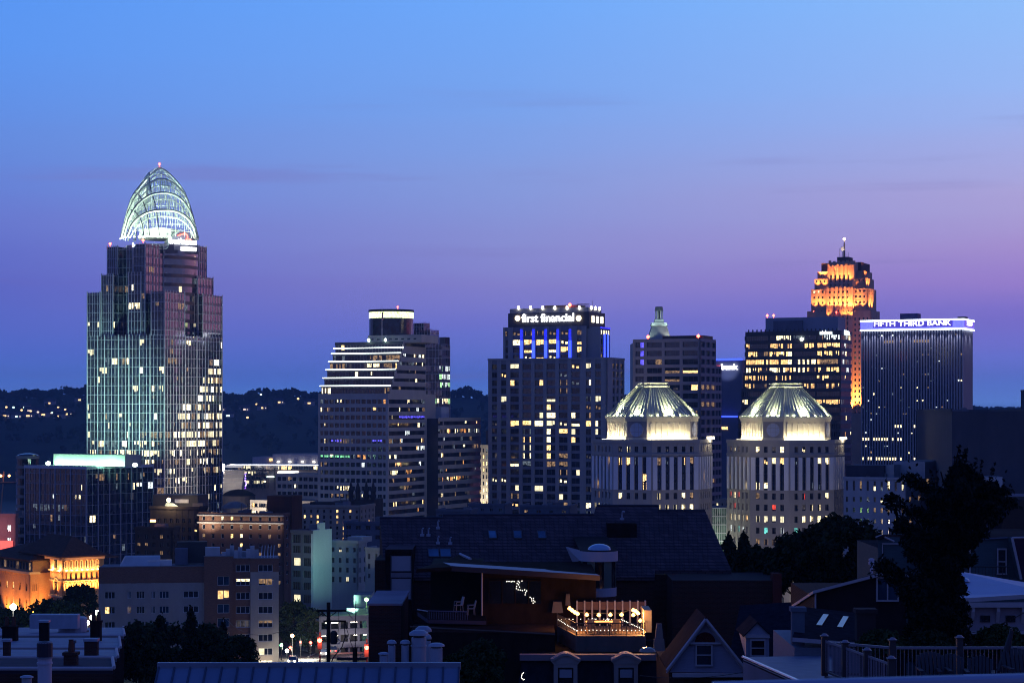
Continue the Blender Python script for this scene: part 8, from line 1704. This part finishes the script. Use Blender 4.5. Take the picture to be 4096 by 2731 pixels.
w0, w1 = G(1965, 650), G(2025, 455); sash(t, 0, w0.x, w1.x, w0.z, w1.z, .06); b = MB(); pA, pB, pC, pD = G(2085, 355, -1), G(2300, 350, -1), G(2300, 700, -1), G(2160, 700, -1); b.face([pA, pB, pC, pD], mat('mansard_plum', (.05, .025, .045), .8)); b.tube(pA, pD, .07, TRIM, 5); b.tube(pA, pB, .06, TRIM, 5); b.face([pA, pD, pD + Vector((0, 1, 0)), pA + Vector((0, 1, 0))], GS); b.obj('mansard_roof', t)
b = MB(); p0, p1 = G(1650, 345, 3), G(1905, 180, 3); b.hexa([(p0.x + .15, 3, p0.z - .2), (p1.x - .1, 3, p0.z - .2), (p1.x - .1, 5, p0.z - .2), (p0.x + .15, 5, p0.z - .2), (p0.x, 3, p1.z), (p1.x, 3, p1.z), (p1.x, 5, p1.z), (p0.x, 5, p1.z)], mat('hvac_blue_metal', (.10, .12, .22), .5, .15, 1)); b.box(p0.x + 1.3, p1.x - .2, 2.93, 2.98, p0.z, p0.z + .8, DARK); b.obj('rooftop_box', t)
b = MB(); xa, xb = G(1580, 0, -2).x, G(2060, 0, -2).x
for i in range(18): x = xa + (xb - xa) * i / 17; b.tube((x, -2, G(0, 720, -2).z), (x, -2, G(0, 595, -2).z), .015, DARK, 4)
b.tube((xa, -2, G(0, 595, -2).z), (xb, -2, G(0, 595, -2).z), .03, DARK, 5); b.box(xa, xb, -2, 0, G(0, 735, -2).z, G(0, 720, -2).z, DARK); b.obj('balcony', t)
t = thing('gabled_house', 'black roof gable against the pale wall at the right edge', 'house', (X(4096, 120), 120, 70)); o = Vector((X(4096, 120), 120, 70)); b = MB(); A = [L3(Cx(2000), Cy(200), 120), L3(Cx(2170), Cy(40), 120), L3(4300, Cy(40), 120), L3(4300, Cy(400), 120), L3(Cx(1990), Cy(400), 120)]; b.face(A, BLK); b.face([p + Vector((0, 5, 0)) for p in A][::-1], BLK); b.loft(A, [p + Vector((0, 5, 0)) for p in A], SLATE); b.obj('roof', t)

# ================================================================ near trees and shrubs
def plume(u):
    T = [(0, .5, -.3), (.1, .55, -.3), (.22, .6, -.28), (.37, .68, -.42), (.48, .42, -.3), (.58, .7, -.25), (.68, .85, 0), (.75, .95, .17), (.83, .85, .17), (.88, .6, .2), (.93, .22, .22), (1.01, .05, .25)]
    for (a, p, s), (b_, q, v) in zip(T[:-1], T[1:]):
        if u <= b_: f = (u - a) / (b_ - a); return p + (q - p) * f, s + (v - s) * f
    return .05, .25
tree('conifer_tree', 'tall shaggy black conifer in front of the right hand houses', 3800, 1738, 2720, 68, 470, 77, 'conifer', n=42000, ls=.11, m=NEEDLE, lobes=plume)
tree('leafy_tree', 'dark bushy tree below the right twin tower', 3180, 2130, 2420, 125, 260, 81, n=9000, ls=.2); tree('leafy_tree', 'dark domed tree between twin tower and conifer', 3360, 2075, 2420, 122, 330, 82, n=11000, ls=.2); tree('pine_tree', 'small dark pine in the gap beyond the big roof', 2915, 2135, 2420, 140, 110, 83, 'column', n=5200, ls=.18); tree('pine_tree', 'second dark pine in the gap, nearer the right twin tower', 2975, 2125, 2420, 142, 100, 84, 'column', n=5200, ls=.18)
tree('leafy_tree', 'low dark tree right of the big shingled roof', 3030, 2190, 2440, 128, 240, 85, n=8000, ls=.2); tree('leafy_tree', 'dark tree touching the green house gable', 3500, 2140, 2400, 118, 150, 86, n=6000, ls=.2)
tree('shrub', 'dim green bush beneath the terrace wall at the bottom', 1930, 2560, 2780, 80, 190, 90, n=6000, ls=.09, m=LEAF2); tree('shrub', 'dim rounded bush at the bottom left of the mansard house', 1840, 2610, 2780, 76, 150, 91, n=5000, ls=.09, m=LEAF2)
tree('shrub', 'shrub behind the deck rail, left one', 3520, 2520, 2640, 66, 170, 92, n=5000, ls=.08, m=LEAF2); tree('shrub', 'shrub before the bracketed house wall', 3990, 2505, 2640, 64, 190, 93, n=5000, ls=.08, m=LEAF2); tree('shrub', 'low dark shrub behind the deck rail, middle one', 3720, 2530, 2650, 62, 200, 94, n=5000, ls=.08, m=LEAF)
# thin wires across the near houses
for k, (A, B_, sg, lb) in enumerate(((P3(3700, 2530, 70), P3(4200, 2380, 66), .5, 'thin sagging wire across the bracketed house wall'), (P3(2560, 2700, 78), P3(3320, 2580, 74), .5, 'thin sagging wire in front of the dormer house'), (P3(1120, 2478, 300), P3(1314, 2443, 120), .8, 'faint wire from the apartment house to the pole crossarm'))):
    m = MB(); m.path([A.lerp(B_, i / 14) - Vector((0, 0, sg * 4 * (i / 14) * (1 - i / 14))) for i in range(15)], .014, DARK, 4); o = m.obj('overhead_wire', None); tag(o, lb, 'wire')
# ================================================================ evening air
HZ = bpy.data.materials.new('evening_haze'); HZ.use_nodes = True; nt = HZ.node_tree; nt.nodes.remove(nt.nodes['Principled BSDF'])
pv = nt.nodes.new('ShaderNodeVolumePrincipled'); pv.inputs['Color'].default_value = (.32, .6, 1, 1); pv.inputs['Density'].default_value = .00009; pv.inputs['Anisotropy'].default_value = .2
nt.links.new(pv.outputs[0], nt.nodes['Material Output'].inputs['Volume'])
b = MB(); b.box(-15000, 15000, -150, 6600, -12, 222, HZ); b.obj('haze', kind='stuff', label='thin blue evening haze over the city')
cy.volume_bounces = 0; cy.volume_step_rate = 4

# sub-parts hang on the part they belong to
SUB = {'roof': ('skylight', 'vent_pipe', 'ridge_cap', 'roof_cap', 'gutter'), 'window': ('window_frame', 'window_sill'), 'drum': ('round_window',), 'sign_board': ('sign_lettering', 'sign_swoosh'), 'sign_band': ('sign_lettering', 'sign_backing', 'light_strip'),
       'lattice': ('crown_arch',), 'turret_wall': ('turret_window', 'skylight_dome'), 'dormer': ('dormer_roof',), 'deck': ('railing', 'post'), 'post': ('post_cap',), 'lantern_column': ('cap',), 'spire': ('antenna',), 'cornice': ('frieze_window',), 'screen_fence': ('post',), 'flagpole': ('flag',), 'pole': ('crossarm', 'ring_bracket'), 'bay': ('blind',), 'housing': ('lens',)}
for r in [o for o in COL.objects if o.parent is None and o.children]:
    kids = list(r.children)
    for k in kids:
        kn = k.name.split('.')[0]
        for pn, cs in SUB.items():
            if kn in cs:
                ps = [p for p in kids if p.name.split('.')[0] == pn and p is not k and p.parent is r and p.type == 'MESH' and p.location.length < 1e-6]
                if kn == 'post' and pn != 'screen_fence' and r.name.split('.')[0] != 'timber_deck': ps = []
                if kn in ('railing', 'post', 'light_strip') and pn == 'deck' and r.name.split('.')[0] == 'parking_garage': ps = []
                if kn == 'post' and pn == 'deck': ps = []
                if ps:
                    def cen(o): return sum((v.co for v in o.data.vertices), Vector()) / max(1, len(o.data.vertices)) + o.location
                    c = cen(k); k.parent = min(ps, key=lambda p: (cen(p) - c).length); break
